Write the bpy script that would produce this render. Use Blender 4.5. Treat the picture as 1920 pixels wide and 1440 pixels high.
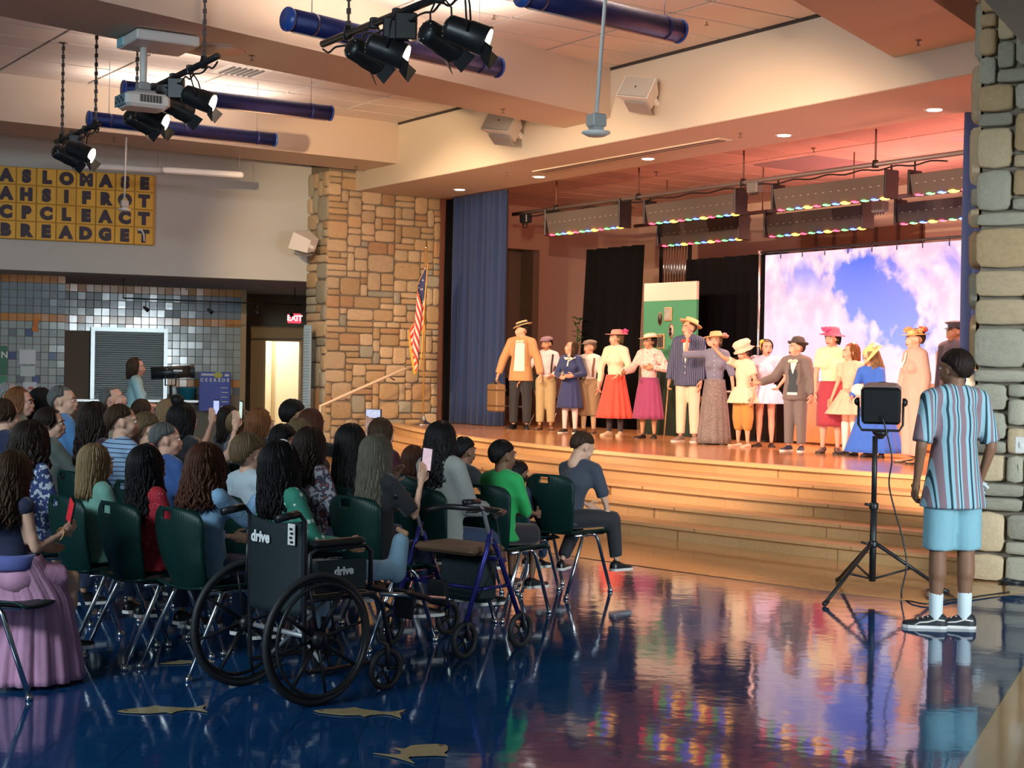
import bpy, math, random
from mathutils import Vector, Matrix, Euler
from mathutils.bvhtree import BVHTree
V = Vector; PI = math.pi
SC = bpy.context.scene; COL = SC.collection
for o in list(bpy.data.objects): bpy.data.objects.remove(o, do_unlink=True)

# ------------------------------------------------------------ camera
FPX = 2800.0; CH = 1.55; ROLL = math.atan(0.018); PITCH = math.atan(25.7/FPX)
XR = V((1,0,0)); FW = V((0,math.cos(PITCH),-math.sin(PITCH))); UP = V((0,math.sin(PITCH),math.cos(PITCH)))
cx = math.cos(ROLL)*XR + math.sin(ROLL)*UP; cy = -math.sin(ROLL)*XR + math.cos(ROLL)*UP
cam = bpy.data.objects.new('camera', bpy.data.cameras.new('camera')); COL.objects.link(cam)
M = Matrix((( cx.x,cy.x,-FW.x,0),(cx.y,cy.y,-FW.y,0),(cx.z,cy.z,-FW.z,CH),(0,0,0,1)))
cam.matrix_world = M; cam.data.sensor_width = 36; cam.data.lens = 36*FPX/1920; cam.data.clip_end = 200
SC.camera = cam
CP = V((0,0,CH))
def ray(px,py): return (cx*(px-960) + cy*(720-py) + FW*FPX)
def at(px,py,Y): d = ray(px,py); return CP + d*(Y/d.y)
def onz(px,py,z=0.0): d = ray(px,py); return CP + d*((z-CH)/d.z)
# stage front line
F0 = V((4.38,13.9,0)); B_ = V((-.557,.8305,0)).normalized(); N_ = V((B_.y,-B_.x,0))
def FP(q,s,z=0.0): return F0 + B_*q + N_*s + V((0,0,z))
def onf(px,py,s):
    d = ray(px,py); return CP + d*((s-(CP-F0).dot(N_))/d.dot(N_))
def qs(p): w = p-F0; return w.dot(B_), w.dot(N_)

# ------------------------------------------------------------ world and light
SC.view_settings.view_transform = 'Standard'; SC.view_settings.look = 'None'
SC.view_settings.exposure = 0.55; SC.view_settings.gamma = 1.0; SC.view_settings.use_curve_mapping = False
wd = bpy.data.worlds.new('world'); SC.world = wd; wd.use_nodes = True
bg = wd.node_tree.nodes['Background']; bg.inputs[0].default_value = (.62,.86,1,1); bg.inputs[1].default_value = .05
def spot(p, target, power, col, ang=40, blend=.5, size=.12, name='lamp_light'):
    l = bpy.data.lights.new(name,'SPOT'); l.energy = power; l.color = col; l.spot_size = math.radians(ang); l.spot_blend = blend; l.shadow_soft_size = size
    o = bpy.data.objects.new(name,l); COL.objects.link(o); o.location = p
    o.rotation_euler = (V(target)-V(p)).to_track_quat('-Z','Y').to_euler(); return o
def area(p, target, power, col, sx, sy, name='cool_area_light'):
    l = bpy.data.lights.new(name,'AREA'); l.shape='RECTANGLE'; l.size = sx; l.size_y = sy; l.energy = power; l.color = col
    o = bpy.data.objects.new(name,l); COL.objects.link(o); o.location = p
    o.rotation_euler = (V(target)-V(p)).to_track_quat('-Z','Y').to_euler(); return o
# daylight from the window walls behind and beside the camera
area((-10,-2,2.6),(-3,14,1.0),75,(.58,.86,1),6,2.4)
area((-6,1,4.6),(-5,24,3.6),420,(.74,.90,1),4,1.2)  # added cool fill to brighten the far wall, no known window there
l_=area((7.5,1.5,2.6),(3.2,11,1.3),105,(.80,.93,1),3,2.4); l_.data.spread=math.radians(60)
# lamps on the three hanging bars, aimed at the stage
def lamp(px,py,Y,tg,pw,col,ang): return spot(at(px,py,Y)+V((.22,.20,-.06)),tg,pw,col,ang,size=.05)
lamp(152,285,17.0,FP(9.5,1.8,1.6),1100,(1,.64,.38),56)
lamp(288,222,15.2,FP(11.5,.6,2.8),1100,(1,.66,.38),50)
lamp(375,186,14.3,FP(7,1.9,1.6),1000,(1,.66,.42),58)
lamp(730,96,11.1,FP(3.2,1.9,1.5),1000,(1,.64,.44),60)
lamp(880,66,10.3,FP(5.5,1.9,1.5),900,(1,.64,.44),60)
spot(at(385,693,17.3),FP(2.2,1.8,1.5),550,(1,.80,.66),26,size=.05)
spot(V((2.75,11.0,1.36)),FP(.9,1.6,1.5),520,(1,.66,.50),60,size=.06)
# added red fills, unseen behind the strips, brighten the stage ceiling
area(tuple(FP(1.0,4.6,3.2)),tuple(FP(1.2,3.6,4.6)),75,(1,.30,.26),3,.15,'red_ceiling_fill')
area(tuple(FP(5.0,4.6,3.3)),tuple(FP(5.2,3.6,4.6)),38,(1,.36,.28),3,.15,'red_ceiling_fill')
# added fills over the blue tubes stand in for bounce light on the ceiling
def uplight(a,b_,pw):
    A=onz(a[0],a[1],4.72); Bq=onz(b_[0],b_[1],4.72); l=bpy.data.lights.new('ceiling_fill','AREA'); l.shape='RECTANGLE'; l.size=(Bq-A).length*.9; l.size_y=.12; l.energy=pw; l.color=(1,.80,.66)
    o=bpy.data.objects.new('ceiling_fill',l); COL.objects.link(o); o.location=(A+Bq)/2+V((0,0,.06)); d=(Bq-A).normalized(); o.rotation_euler=Matrix(((d.x,-d.y,0),(d.y,d.x,0),(0,0,1))).to_4x4().to_euler(); o.rotation_euler.rotate_axis('X',PI)
uplight((540,36),(932,126),36); uplight((232,166),(619,212),32); uplight((167,222),(514,262),28); uplight((980,-12),(1272,58),38)
# coloured strip lights over the stage
for q,pw,c in ((.9,70,(1,.34,.27)),(2.9,60,(1,.40,.30)),(5.3,34,(1,.50,.36)),(8.6,24,(1,.58,.40))):
    l_=area(tuple(FP(q,2.35,3.55)),tuple(FP(q,1.9,.6)),pw,c,1.6,.10,'strip_glow'); l_.data.spread=math.radians(110)

# ------------------------------------------------------------ materials
MATS = {}
def mat(name, col=(.5,.5,.5), rough=.6, metal=0, emit=None, es=1, noise=0, nscale=20, bump=0, bscale=60, spec=.5, vary=0, coat=0, trans=0, sheen=0):
    if name in MATS: return MATS[name]
    m = bpy.data.materials.new(name); m.use_nodes = True; nt = m.node_tree; b = nt.nodes['Principled BSDF']
    b.inputs['Base Color'].default_value = (*col,1); b.inputs['Roughness'].default_value = rough; b.inputs['Metallic'].default_value = metal
    b.inputs['Specular IOR Level'].default_value = spec; b.inputs['Coat Weight'].default_value = coat; b.inputs['Coat Roughness'].default_value=.06
    if sheen: b.inputs['Sheen Weight'].default_value = sheen
    if trans: b.inputs['Transmission Weight'].default_value = trans
    if emit: b.inputs['Emission Color'].default_value = (*emit,1); b.inputs['Emission Strength'].default_value = es
    tc = nt.nodes.new('ShaderNodeTexCoord')
    if noise or vary:
        mx = nt.nodes.new('ShaderNodeMix'); mx.data_type='RGBA'; mx.blend_type='MULTIPLY'; mx.inputs['Factor'].default_value=1
        mx.inputs['A'].default_value=(*col,1)
        r = nt.nodes.new('ShaderNodeMapRange'); r.inputs['To Min'].default_value = 1-(noise or 0); r.inputs['To Max'].default_value = 1+(noise or 0)
        n = nt.nodes.new('ShaderNodeTexNoise'); n.inputs['Scale'].default_value = nscale; n.inputs['Detail'].default_value=4
        nt.links.new(tc.outputs['Object'], n.inputs['Vector']); nt.links.new(n.outputs['Fac'], r.inputs['Value'])
        out = r.outputs['Result']
        if vary:
            oi = nt.nodes.new('ShaderNodeObjectInfo'); r2 = nt.nodes.new('ShaderNodeMapRange'); r2.inputs['To Min'].default_value=1-vary; r2.inputs['To Max'].default_value=1+vary
            nt.links.new(oi.outputs['Random'], r2.inputs['Value']); mm = nt.nodes.new('ShaderNodeMath'); mm.operation='MULTIPLY'
            nt.links.new(out, mm.inputs[0]); nt.links.new(r2.outputs['Result'], mm.inputs[1]); out = mm.outputs[0]
        nt.links.new(out, mx.inputs['B']); nt.links.new(mx.outputs['Result'], b.inputs['Base Color'])
    if bump:
        n = nt.nodes.new('ShaderNodeTexNoise'); n.inputs['Scale'].default_value = bscale; n.inputs['Detail'].default_value=3
        bp = nt.nodes.new('ShaderNodeBump'); bp.inputs['Strength'].default_value = bump; bp.inputs['Distance'].default_value=.01
        nt.links.new(tc.outputs['Object'], n.inputs['Vector']); nt.links.new(n.outputs['Fac'], bp.inputs['Height']); nt.links.new(bp.outputs['Normal'], b.inputs['Normal'])
    MATS[name] = m; return m
def pattern(name, kind, c1, c2, scale=30, thr=.5, axis='X', rough=.8, c3=None):
    """stripes / dots / floral print on cloth, in object space"""
    if name in MATS: return MATS[name]
    m = mat(name, c1, rough, bump=.2, bscale=40); nt = m.node_tree; b = nt.nodes['Principled BSDF']
    tc = [n for n in nt.nodes if n.type=='TEX_COORD'][0]
    if kind=='stripes':
        w = nt.nodes.new('ShaderNodeTexWave'); w.bands_direction = axis; w.inputs['Scale'].default_value = scale; w.inputs['Distortion'].default_value=.3
        fac = w.outputs['Fac']; nt.links.new(tc.outputs['Object'], w.inputs['Vector'])
    elif kind=='dots':
        w = nt.nodes.new('ShaderNodeTexVoronoi'); w.inputs['Scale'].default_value = scale; w.inputs['Randomness'].default_value=.6; fac = w.outputs['Distance']
        nt.links.new(tc.outputs['Object'], w.inputs['Vector'])
    else:
        w = nt.nodes.new('ShaderNodeTexNoise'); w.inputs['Scale'].default_value = scale; w.inputs['Detail'].default_value=1.5; fac = w.outputs['Fac']
        nt.links.new(tc.outputs['Object'], w.inputs['Vector'])
    r = nt.nodes.new('ShaderNodeValToRGB'); r.color_ramp.interpolation='CONSTANT'
    e = r.color_ramp.elements; e[0].color=(*c1,1) if kind!='dots' else (*c2,1); e[1].position=thr; e[1].color=(*c2,1) if kind!='dots' else (*c1,1)
    if c3: x = e.new(min(.98,thr+.12)); x.color=(*c3,1)
    nt.links.new(fac, r.inputs['Fac']); nt.links.new(r.outputs['Color'], b.inputs['Base Color'])
    return m

# ------------------------------------------------------------ mesh builder
class MB:
    def __init__(s): s.v=[]; s.f=[]; s.m=[]; s.sm=[]
    def add(s, vs, fs, mi=0, smooth=False):
        n=len(s.v); s.v += [tuple(v) for v in vs]; s.f += [tuple(i+n for i in f) for f in fs]; s.m += [mi]*len(fs); s.sm += [smooth]*len(fs); return s
    def box(s, c, d, R=None, mi=0, bev=0):
        c=V(c); hx,hy,hz=d[0]/2,d[1]/2,d[2]/2; R = R or Matrix.Identity(3)
        if bev:
            b=min(bev,hx*.9,hy*.9,hz*.9); vs=[]
            for z,i in ((-hz,b),(-hz+b,0),(hz-b,0),(hz,b)):
                X,Y=hx-i,hy-i
                for (x,y) in ((X-b,-Y),(X,-Y+b),(X,Y-b),(X-b,Y),(-X+b,Y),(-X,Y-b),(-X,-Y+b),(-X+b,-Y)): vs.append((x,y,z))
            fs=[tuple(range(7,-1,-1)),tuple(range(24,32))]+[(k*8+i,k*8+(i+1)%8,(k+1)*8+(i+1)%8,(k+1)*8+i) for k in range(3) for i in range(8)]
        else:
            vs=[(x,y,z) for z in(-hz,hz) for (x,y) in((-hx,-hy),(hx,-hy),(hx,hy),(-hx,hy))]
            fs=[(3,2,1,0),(4,5,6,7),(0,1,5,4),(1,2,6,5),(2,3,7,6),(3,0,4,7)]
        return s.add([c+R@V(v) for v in vs],fs,mi)
    def tube(s, pts, rs, seg=8, mi=0, smooth=True, flat=1.0, caps=True, closed=False):
        pts=[V(p) for p in pts]; n=len(pts)
        if not isinstance(rs,(list,tuple)): rs=[rs]*n
        vs=[]; prev=None
        for i,p in enumerate(pts):
            if closed: t=(pts[(i+1)%n]-pts[i-1])
            else: t=(pts[min(i+1,n-1)]-pts[max(i-1,0)])
            t = t.normalized() if t.length>1e-9 else V((0,0,1))
            if prev is None:
                u=t.orthogonal().normalized() if abs(t.z)<.9 else (V((1,0,0))-t*t.x).normalized()
            else:
                u=(prev-t*prev.dot(t)); u = u.normalized() if u.length>1e-6 else t.orthogonal().normalized()
            prev=u; w=t.cross(u)
            for k in range(seg):
                a=2*PI*k/seg; vs.append(p+(u*math.cos(a)+w*math.sin(a)*flat)*rs[i])
        fs=[(i*seg+k,i*seg+(k+1)%seg,(i+1)*seg+(k+1)%seg,(i+1)*seg+k) for i in range(n-1) for k in range(seg)]
        if closed: fs+=[((n-1)*seg+k,(n-1)*seg+(k+1)%seg,(k+1)%seg,k) for k in range(seg)]
        elif caps: fs+=[tuple(range(seg-1,-1,-1)),tuple(range((n-1)*seg,n*seg))]
        return s.add(vs,fs,mi,smooth)
    def cap(s, a, ra, b, rb, seg=12, mi=0):
        a=V(a);b=V(b); t=(b-a); L=t.length
        if L<1e-6: return s.ell(a,(ra,ra,ra),mi=mi)
        t/=L; pts=[];rs=[]
        for k in range(4):
            an=PI/2*(1-k/4.0); pts.append(a-t*ra*math.sin(an)); rs.append(max(ra*math.cos(an),ra*.05))
        pts.append(a); rs.append(ra); pts.append(b); rs.append(rb)
        for k in range(1,5):
            an=PI/2*k/4.0; pts.append(b+t*rb*math.sin(an)); rs.append(max(rb*math.cos(an),rb*.05))
        return s.tube(pts,rs,seg,mi)
    def ell(s, c, r, R=None, mi=0, seg=16, rings=10, smooth=True):
        c=V(c); R=R or Matrix.Identity(3); vs=[c+R@V((0,0,-r[2]))]
        for i in range(1,rings):
            a=-PI/2+PI*i/rings
            for k in range(seg):
                b=2*PI*k/seg; vs.append(c+R@V((r[0]*math.cos(a)*math.cos(b),r[1]*math.cos(a)*math.sin(b),r[2]*math.sin(a))))
        vs.append(c+R@V((0,0,r[2]))); top=len(vs)-1
        fs=[(0,1+(k+1)%seg,1+k) for k in range(seg)]
        fs+=[(1+i*seg+k,1+i*seg+(k+1)%seg,1+(i+1)*seg+(k+1)%seg,1+(i+1)*seg+k) for i in range(rings-2) for k in range(seg)]
        fs+=[(top,1+(rings-2)*seg+k,1+(rings-2)*seg+(k+1)%seg) for k in range(seg)]
        return s.add(vs,fs,mi,smooth)
    def lathe(s, prof, seg=24, c=(0,0,0), R=None, mi=0, smooth=True, sx=1, sy=1, wave=None):
        """prof: list of (r,z)"""
        c=V(c); R=R or Matrix.Identity(3); vs=[]
        for (r,z) in prof:
            for k in range(seg):
                a=2*PI*k/seg; rr = r*(wave(a,z) if wave else 1)
                vs.append(c+R@V((rr*math.cos(a)*sx,rr*math.sin(a)*sy,z)))
        n=len(prof)
        fs=[(i*seg+k,i*seg+(k+1)%seg,(i+1)*seg+(k+1)%seg,(i+1)*seg+k) for i in range(n-1) for k in range(seg)]
        if prof[0][0]>0: fs.append(tuple(range(seg-1,-1,-1)))
        if prof[-1][0]>0: fs.append(tuple(range((n-1)*seg,n*seg)))
        return s.add(vs,fs,mi,smooth)
    def prism(s, poly, z0, z1, mi=0):
        """poly: list of 2D points CCW"""
        n=len(poly); vs=[(p[0],p[1],z0) for p in poly]+[(p[0],p[1],z1) for p in poly]
        fs=[tuple(range(n-1,-1,-1)),tuple(range(n,2*n))]+[(i,(i+1)%n,n+(i+1)%n,n+i) for i in range(n)]
        return s.add(vs,fs,mi)
    def grid(s, fn, nu, nv, mi=0, smooth=True, skip=None):
        vs=[fn(i/nu,j/nv) for j in range(nv+1) for i in range(nu+1)]
        fs=[(j*(nu+1)+i,j*(nu+1)+i+1,(j+1)*(nu+1)+i+1,(j+1)*(nu+1)+i) for j in range(nv) for i in range(nu) if not(skip and skip((i+.5)/nu,(j+.5)/nv))]
        return s.add(vs,fs,mi,smooth)
    def mesh_in(s, me, Mx=None, off=0):
        Mx = Mx or Matrix.Identity(4); n=len(s.v)
        s.v += [tuple(Mx@v.co) for v in me.vertices]
        for p in me.polygons: s.f.append(tuple(i+n for i in p.vertices)); s.m.append(p.material_index+off); s.sm.append(p.use_smooth)
        return s
    def mesh(s, name='m'):
        me=bpy.data.meshes.new(name); me.from_pydata(s.v,[],s.f)
        me.polygons.foreach_set('material_index',s.m); me.polygons.foreach_set('use_smooth',s.sm); me.update(); return me
    def obj(s, name, mats, parent=None, loc=None, rot=None, **kw):
        me=s.mesh(name)
        if not isinstance(mats,(list,tuple)): mats=[mats]
        for m in mats: me.materials.append(m)
        o=bpy.data.objects.new(name,me); COL.objects.link(o)
        if parent: o.parent=parent
        if loc is not None: o.location=loc
        if rot is not None: o.rotation_euler=rot
        for k,v in kw.items(): o[k]=v
        return o
def thing(name, label, cat, loc=(0,0,0), rz=0, group=None, rot=None):
    o=bpy.data.objects.new(name,None); COL.objects.link(o); o.location=loc; o.rotation_euler = rot if rot is not None else (0,0,rz)
    o['label']=label; o['category']=cat
    if group: o['group']=group
    o.empty_display_size=.1; return o
def tag(o,label,cat,group=None):
    o['label']=label; o['category']=cat
    if group: o['group']=group
    return o
def struct(o): o['kind']='structure'; return o
def inst(src, name, parent, loc=None, rot=None, scale=None):
    c=src.copy(); c.name=name; COL.objects.link(c); c.parent=parent
    if loc is not None: c.location=loc
    if rot is not None: c.rotation_euler=rot
    if scale is not None: c.scale=scale
    return c
def copy_tree(o, parent=None, loc=None, rz=None):
    c=o.copy(); COL.objects.link(c)
    if parent: c.parent=parent
    if loc is not None: c.location=loc
    if rz is not None: c.rotation_euler=(0,0,rz)
    for ch in list(o.children): copy_tree(ch,c)
    return c
def remesh(mb, vox, sm=3):
    me=mb.mesh('tmp'); ob=bpy.data.objects.new('tmp',me); COL.objects.link(ob)
    m=ob.modifiers.new('r','REMESH'); m.mode='VOXEL'; m.voxel_size=vox; m.use_smooth_shade=True
    if sm:
        k=ob.modifiers.new('s','SMOOTH'); k.factor=.5; k.iterations=sm
    dg=bpy.context.evaluated_depsgraph_get(); dg.update()
    out=bpy.data.meshes.new_from_object(ob.evaluated_get(dg)); bpy.data.objects.remove(ob); bpy.data.meshes.remove(me)
    return out
def text(body, size, m, parent, Mx, name='lettering', ext=.003, off=0, al='CENTER'):
    c=bpy.data.curves.new(name,'FONT'); c.body=body; c.size=size; c.extrude=ext; c.offset=off; c.align_x=al; c.align_y='CENTER'; c.resolution_u=3
    t=bpy.data.objects.new(name,c); COL.objects.link(t); dg=bpy.context.evaluated_depsgraph_get(); dg.update(); me=bpy.data.meshes.new_from_object(t.evaluated_get(dg)); bpy.data.objects.remove(t)
    if not me.materials: me.materials.append(m)
    o=bpy.data.objects.new(name,me); COL.objects.link(o); o.parent=parent; o.matrix_local=Mx; return o
def frame(x,y,z,o): # matrix from axes
    return Matrix(((x[0],y[0],z[0],o[0]),(x[1],y[1],z[1],o[1]),(x[2],y[2],z[2],o[2]),(0,0,0,1)))
# ------------------------------------------------------------ surfaces
def floor_mat():
    m=mat('blue_vinyl',(.006,.05,.16),.07,coat=0,spec=1.0); nt=m.node_tree; b=nt.nodes['Principled BSDF']; tc=nt.nodes.new('ShaderNodeTexCoord')
    br=nt.nodes.new('ShaderNodeTexBrick'); br.offset=0; br.inputs['Scale'].default_value=1; br.inputs['Brick Width'].default_value=.305; br.inputs['Row Height'].default_value=.305
    br.inputs['Mortar Size'].default_value=.002; br.inputs['Color1'].default_value=(.004,.045,.15,1); br.inputs['Color2'].default_value=(.006,.058,.18,1); br.inputs['Mortar'].default_value=(.003,.02,.07,1)
    n=nt.nodes.new('ShaderNodeTexNoise'); n.inputs['Scale'].default_value=7; n.inputs['Detail'].default_value=2.5
    bp=nt.nodes.new('ShaderNodeBump'); bp.inputs['Strength'].default_value=.05; bp.inputs['Distance'].default_value=.02
    L=nt.links.new; L(tc.outputs['Object'],br.inputs['Vector']); L(br.outputs['Color'],b.inputs['Base Color']); L(tc.outputs['Object'],n.inputs['Vector']); L(n.outputs['Fac'],bp.inputs['Height']); L(bp.outputs['Normal'],b.inputs['Normal'])
    return m
def wood_mat(name,c1,c2,rough,plank=.06,spec=.5):
    m=mat(name,c1,rough,spec=spec); nt=m.node_tree; b=nt.nodes['Principled BSDF']; tc=nt.nodes.new('ShaderNodeTexCoord'); mp=nt.nodes.new('ShaderNodeMapping')
    mp.inputs['Rotation'].default_value=(0,0,-math.atan2(B_.y,B_.x)); br=nt.nodes.new('ShaderNodeTexBrick'); br.inputs['Scale'].default_value=1
    br.inputs['Brick Width'].default_value=.9; br.inputs['Row Height'].default_value=plank; br.inputs['Mortar Size'].default_value=.0012
    br.inputs['Color1'].default_value=(*c1,1); br.inputs['Color2'].default_value=(*c2,1); br.inputs['Mortar'].default_value=(c1[0]*.5,c1[1]*.45,c1[2]*.4,1)
    n=nt.nodes.new('ShaderNodeTexNoise'); n.inputs['Scale'].default_value=14; n.inputs['Detail'].default_value=3
    mp2=nt.nodes.new('ShaderNodeMapping'); mp2.inputs['Scale'].default_value=(.3,4,4); mp2.inputs['Rotation'].default_value=(0,0,-math.atan2(B_.y,B_.x))
    mx=nt.nodes.new('ShaderNodeMix'); mx.data_type='RGBA'; mx.blend_type='MULTIPLY'; mx.inputs['Factor'].default_value=.25
    L=nt.links.new; L(tc.outputs['Object'],mp.inputs['Vector']); L(mp.outputs['Vector'],br.inputs['Vector']); L(tc.outputs['Object'],mp2.inputs['Vector']); L(mp2.outputs['Vector'],n.inputs['Vector'])
    L(br.outputs['Color'],mx.inputs['A']); L(n.outputs['Fac'],mx.inputs['B']); L(mx.outputs['Result'],b.inputs['Base Color']); return m
M_BLUE=floor_mat()
M_TAN=mat('tan_vinyl',(.50,.30,.13),.09,noise=.12,nscale=3,spec=.7,bump=.05,bscale=8)
M_STAGE=wood_mat('stage_maple',(.55,.27,.11),(.62,.32,.14),.16,spec=.7)
M_RISER=wood_mat('step_maple',(.62,.38,.17),(.68,.42,.20),.38,plank=.3)
M_SHADE=mat('step_shade_brown',(.42,.23,.09),.4)
M_PAINT=mat('cream_paint',(.66,.60,.48),.75,bump=.05,bscale=200)
M_WALL=mat('grey_wall_paint',(.52,.54,.50),.8,bump=.05,bscale=200)
M_STW=mat('stage_wall_paint',(.60,.42,.33),.8)
M_STC=mat('stage_ceiling_paint',(.80,.55,.46),.8)
M_CEIL=mat('ceiling_tile_white',(.72,.66,.62),.85,noise=.05,nscale=60,bump=.15,bscale=120)
M_GAP=mat('ceiling_grid_metal',(.20,.16,.14),.7)
M_SOF=mat('soffit_paint',(.60,.50,.40),.8)
M_DARK=mat('black_metal',(.012,.012,.014),.45)
M_BLK=mat('black_plastic',(.012,.013,.014),.38)
M_CHR=mat('chrome',(.62,.64,.66),.2,1)
M_WHT=mat('white_plastic',(.75,.74,.70),.5)
M_GREYM=mat('grey_metal',(.42,.43,.44),.45,.4)
M_MORT=mat('mortar',(.24,.20,.15),.95)
# floor
A_=MB(); A_.add([(-16,-3,0),(10,-3,0),(10,34,0),(-16,34,0)],[(0,1,2,3)]); fl=struct(A_.obj('floor',M_BLUE))
# ---------------- stage arc
pa,pm,pb=(12.05,.53),(5.91,-.99),(.174,-.62)
def circ(a,b,c):
    d=2*(a[0]*(b[1]-c[1])+b[0]*(c[1]-a[1])+c[0]*(a[1]-b[1])); q=lambda p:p[0]**2+p[1]**2
    x=(q(a)*(b[1]-c[1])+q(b)*(c[1]-a[1])+q(c)*(a[1]-b[1]))/d; y=(q(a)*(c[0]-b[0])+q(b)*(a[0]-c[0])+q(c)*(b[0]-a[0]))/d
    return x,y,math.hypot(a[0]-x,a[1]-y)
QC,SCn,RA=circ(pa,pm,pb)
def arc(r,q0=-2.2,q1=12.5,n=44):
    out=[]
    for i in range(n+1):
        q=q0+(q1-q0)*i/n; d=max(r*r-(q-QC)**2,0); out.append((q,SCn-math.sqrt(d)))
    return out
def arcpoly(r_in,r_out):
    o=arc(r_out); i=arc(r_in); return [tuple(FP(q,s).xy) for q,s in o]+[tuple(FP(q,s).xy) for q,s in reversed(i)]
def ccw(p):
    a=sum(p[i][0]*p[(i+1)%len(p)][1]-p[(i+1)%len(p)][0]*p[i][1] for i in range(len(p))); return p if a>0 else p[::-1]
HS=.65
st=MB(); top=[tuple(FP(q,s).xy) for q,s in arc(RA-.02)]+[tuple(FP(12.5,1.6).xy),tuple(FP(14.5,1.6).xy),tuple(FP(14.5,8).xy),tuple(FP(-5,8).xy),tuple(FP(-2.2,1).xy)]
st.prism(ccw(top),HS-.12,HS); stage=struct(st.obj('floor_stage',M_STAGE))
e=MB(); e.prism(ccw(arcpoly(RA-.1,RA+.025)),HS-.036,HS+.002); e.obj('stage_nosing',mat('nosing_pale',(.70,.46,.22),.3),stage)
for k in range(0,5):
    r=RA+.38*k; z=HS-.13*k
    s_=MB(); s_.prism(ccw(arcpoly(r-.5,r-.012)),z-.13 if k<4 else 0,z-.03 if k==0 else z-.0); 
    so=s_.obj('step_block',M_RISER,stage)
    if k:
        s2=MB(); s2.prism(ccw(arcpoly(r-.42,r+.02)),z-.028,z+.001); s2.obj('step_tread',M_RISER,stage)
        s3=MB(); s3.prism(ccw(arcpoly(r-.1,r+.004)),z-.036,z-.0285); s3.obj('step_shade_strip',M_SHADE,stage)  # darker solid strip paints the shade line under the tread lip
# tan vinyl band round the stage and the one at the right
t=MB(); t.prism(ccw(arcpoly(RA+.3,RA+.38*4+1.65)),.0005,.004); t.obj('tan_floor_band',M_TAN,fl)
p=[onz(1800,1440),onz(1850,1350),onz(1920,1250)]; d=(p[2]-p[0]).normalized(); pe=p[0]-d*5; pf=p[2]+d*1.6
t=MB(); t.prism(ccw([tuple(pe.xy),tuple(pf.xy),(pf.x+.35,pf.y+.5),(9,pf.y+.5),(9,-2)]),.0005,.004); t.obj('tan_floor_panel',M_TAN,fl)
# fish inlays
FISH=[(0,.02),(.06,.07),(.2,.13),(.34,.16),(.42,.24),(.5,.17),(.62,.12),(.78,.05),(.86,.07),(1,.2),(.95,.0),(1,-.2),(.86,-.06),(.78,-.04),(.66,-.1),(.6,-.2),(.54,-.12),(.36,-.15),(.2,-.11),(.06,-.05)]
M_FISH=mat('fish_inlay_tan',(.42,.32,.16),.2,noise=.2,nscale=12,spec=.7); M_FISHD=mat('fish_inlay_brown',(.16,.11,.06),.25)
for (a,b,w) in (((220,1336),(388,1330),1.0),((587,1335),(757,1340),1.0),((832,1398),(738,1424),1.9),((300,1246),(398,1240),.9)):
    P=onz(*a);Q=onz(*b); u=Q-P; L=u.length; u/=L; vv=V((-u.y,u.x,0))
    f=MB(); pts=[]
    for (x,y) in FISH: c=P+u*x*L+vv*y*L*w; pts.append((c.x,c.y))
    f.prism(ccw(pts),.004,.006); fo=f.obj('fish_inlay',M_FISH,fl)
    g=MB(); c=P+u*L*.08+vv*L*.02; g.lathe([(.012,.0061),(.012,.0068)],10,(c.x,c.y,0)); g.obj('fish_eye',M_FISHD,fo)

# ---------------- hall ceiling, beams, fascia
ZC=5.36; ZB=4.72; ZF=4.42
c=MB(); c.box((0,0,.06),(26,34,.1)); co=struct(c.obj('ceiling',M_GAP,loc=(-2,11,ZC+.01)))
co.rotation_euler=(0,0,0)
tl=MB(); tl.box((0,0,0),(1.18,.585,.024)); t0=None
Rz=math.atan2(N_.y,N_.x)
for i in range(-14,1):
    for j in range(-3,24):
        s=i*1.22-.02-.61; q=j*.62+.3
        P=FP(q,s,ZC)
        if P.y<7: continue
        r=(P-CP); px=960+FPX*r.x/r.y; py=694-FPX*r.z/r.y
        if not(-260<px<2000 and py>-190): continue
        if t0 is None: t0=tl.obj('ceiling_tile',M_CEIL,co); o=t0
        else: o=inst(t0,'ceiling_tile',co)
        o.location=P-co.location+V((0,0,-.004)); o.rotation_euler=(0,0,Rz)
def beam(pL,pR,dirL,dirR,back,name):
    # footprint from the two bottom edges where they meet the fascia, running back toward the room
    dl=V((math.sin(dirL),math.cos(dirL),0)); dr=V((math.sin(dirR),math.cos(dirR),0))
    a=V(pL)+dl*.6; b=V(pR)+dr*.6; m=MB(); m.prism(ccw([tuple((V(pL)-dl*back).xy),tuple((V(pR)-dr*back).xy),tuple(b.xy),tuple(a.xy)]),ZB,ZC+.03)
    return struct(m.obj(name,M_SOF))
rad=math.radians
def zb(px,py,z=ZB): return onz(px,py,z)
def bdir(p,q): d=q-p; return math.atan2(d.x,d.y)
L1,L2=zb(1665,102),zb(1486,0); R1,R2=zb(1843,65),zb(1748,0)
b1=beam(L1,R1,bdir(L2,L1),bdir(R2,R1),9,'beam_1')
L1,L2=zb(1050,239),zb(0,30); R1,R2=zb(1144,222),zb(450,62)
b2=beam(L1,R1,bdir(L2,L1),bdir(R2,R1),9,'beam_2')
L1,L2=zb(660,318),zb(400,289); R1,R2=zb(732,305),zb(0,226)
b3=beam(L1,R1,bdir(R2,R1),bdir(R2,R1),12,'beam_3')
def fbox(q0,q1,s0,s1,z0,z1,mb=None,mi=0):
    mb=mb or MB(); n0=len(mb.v); mb.prism(ccw([tuple(FP(q,s).xy) for q,s in ((q0,s0),(q1,s0),(q1,s1),(q0,s1))]),z0,z1,mi); return mb
fascia=struct(fbox(-3,12.53,0,1.6,ZF,ZC+.04).obj('wall_fascia',M_PAINT))
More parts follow.
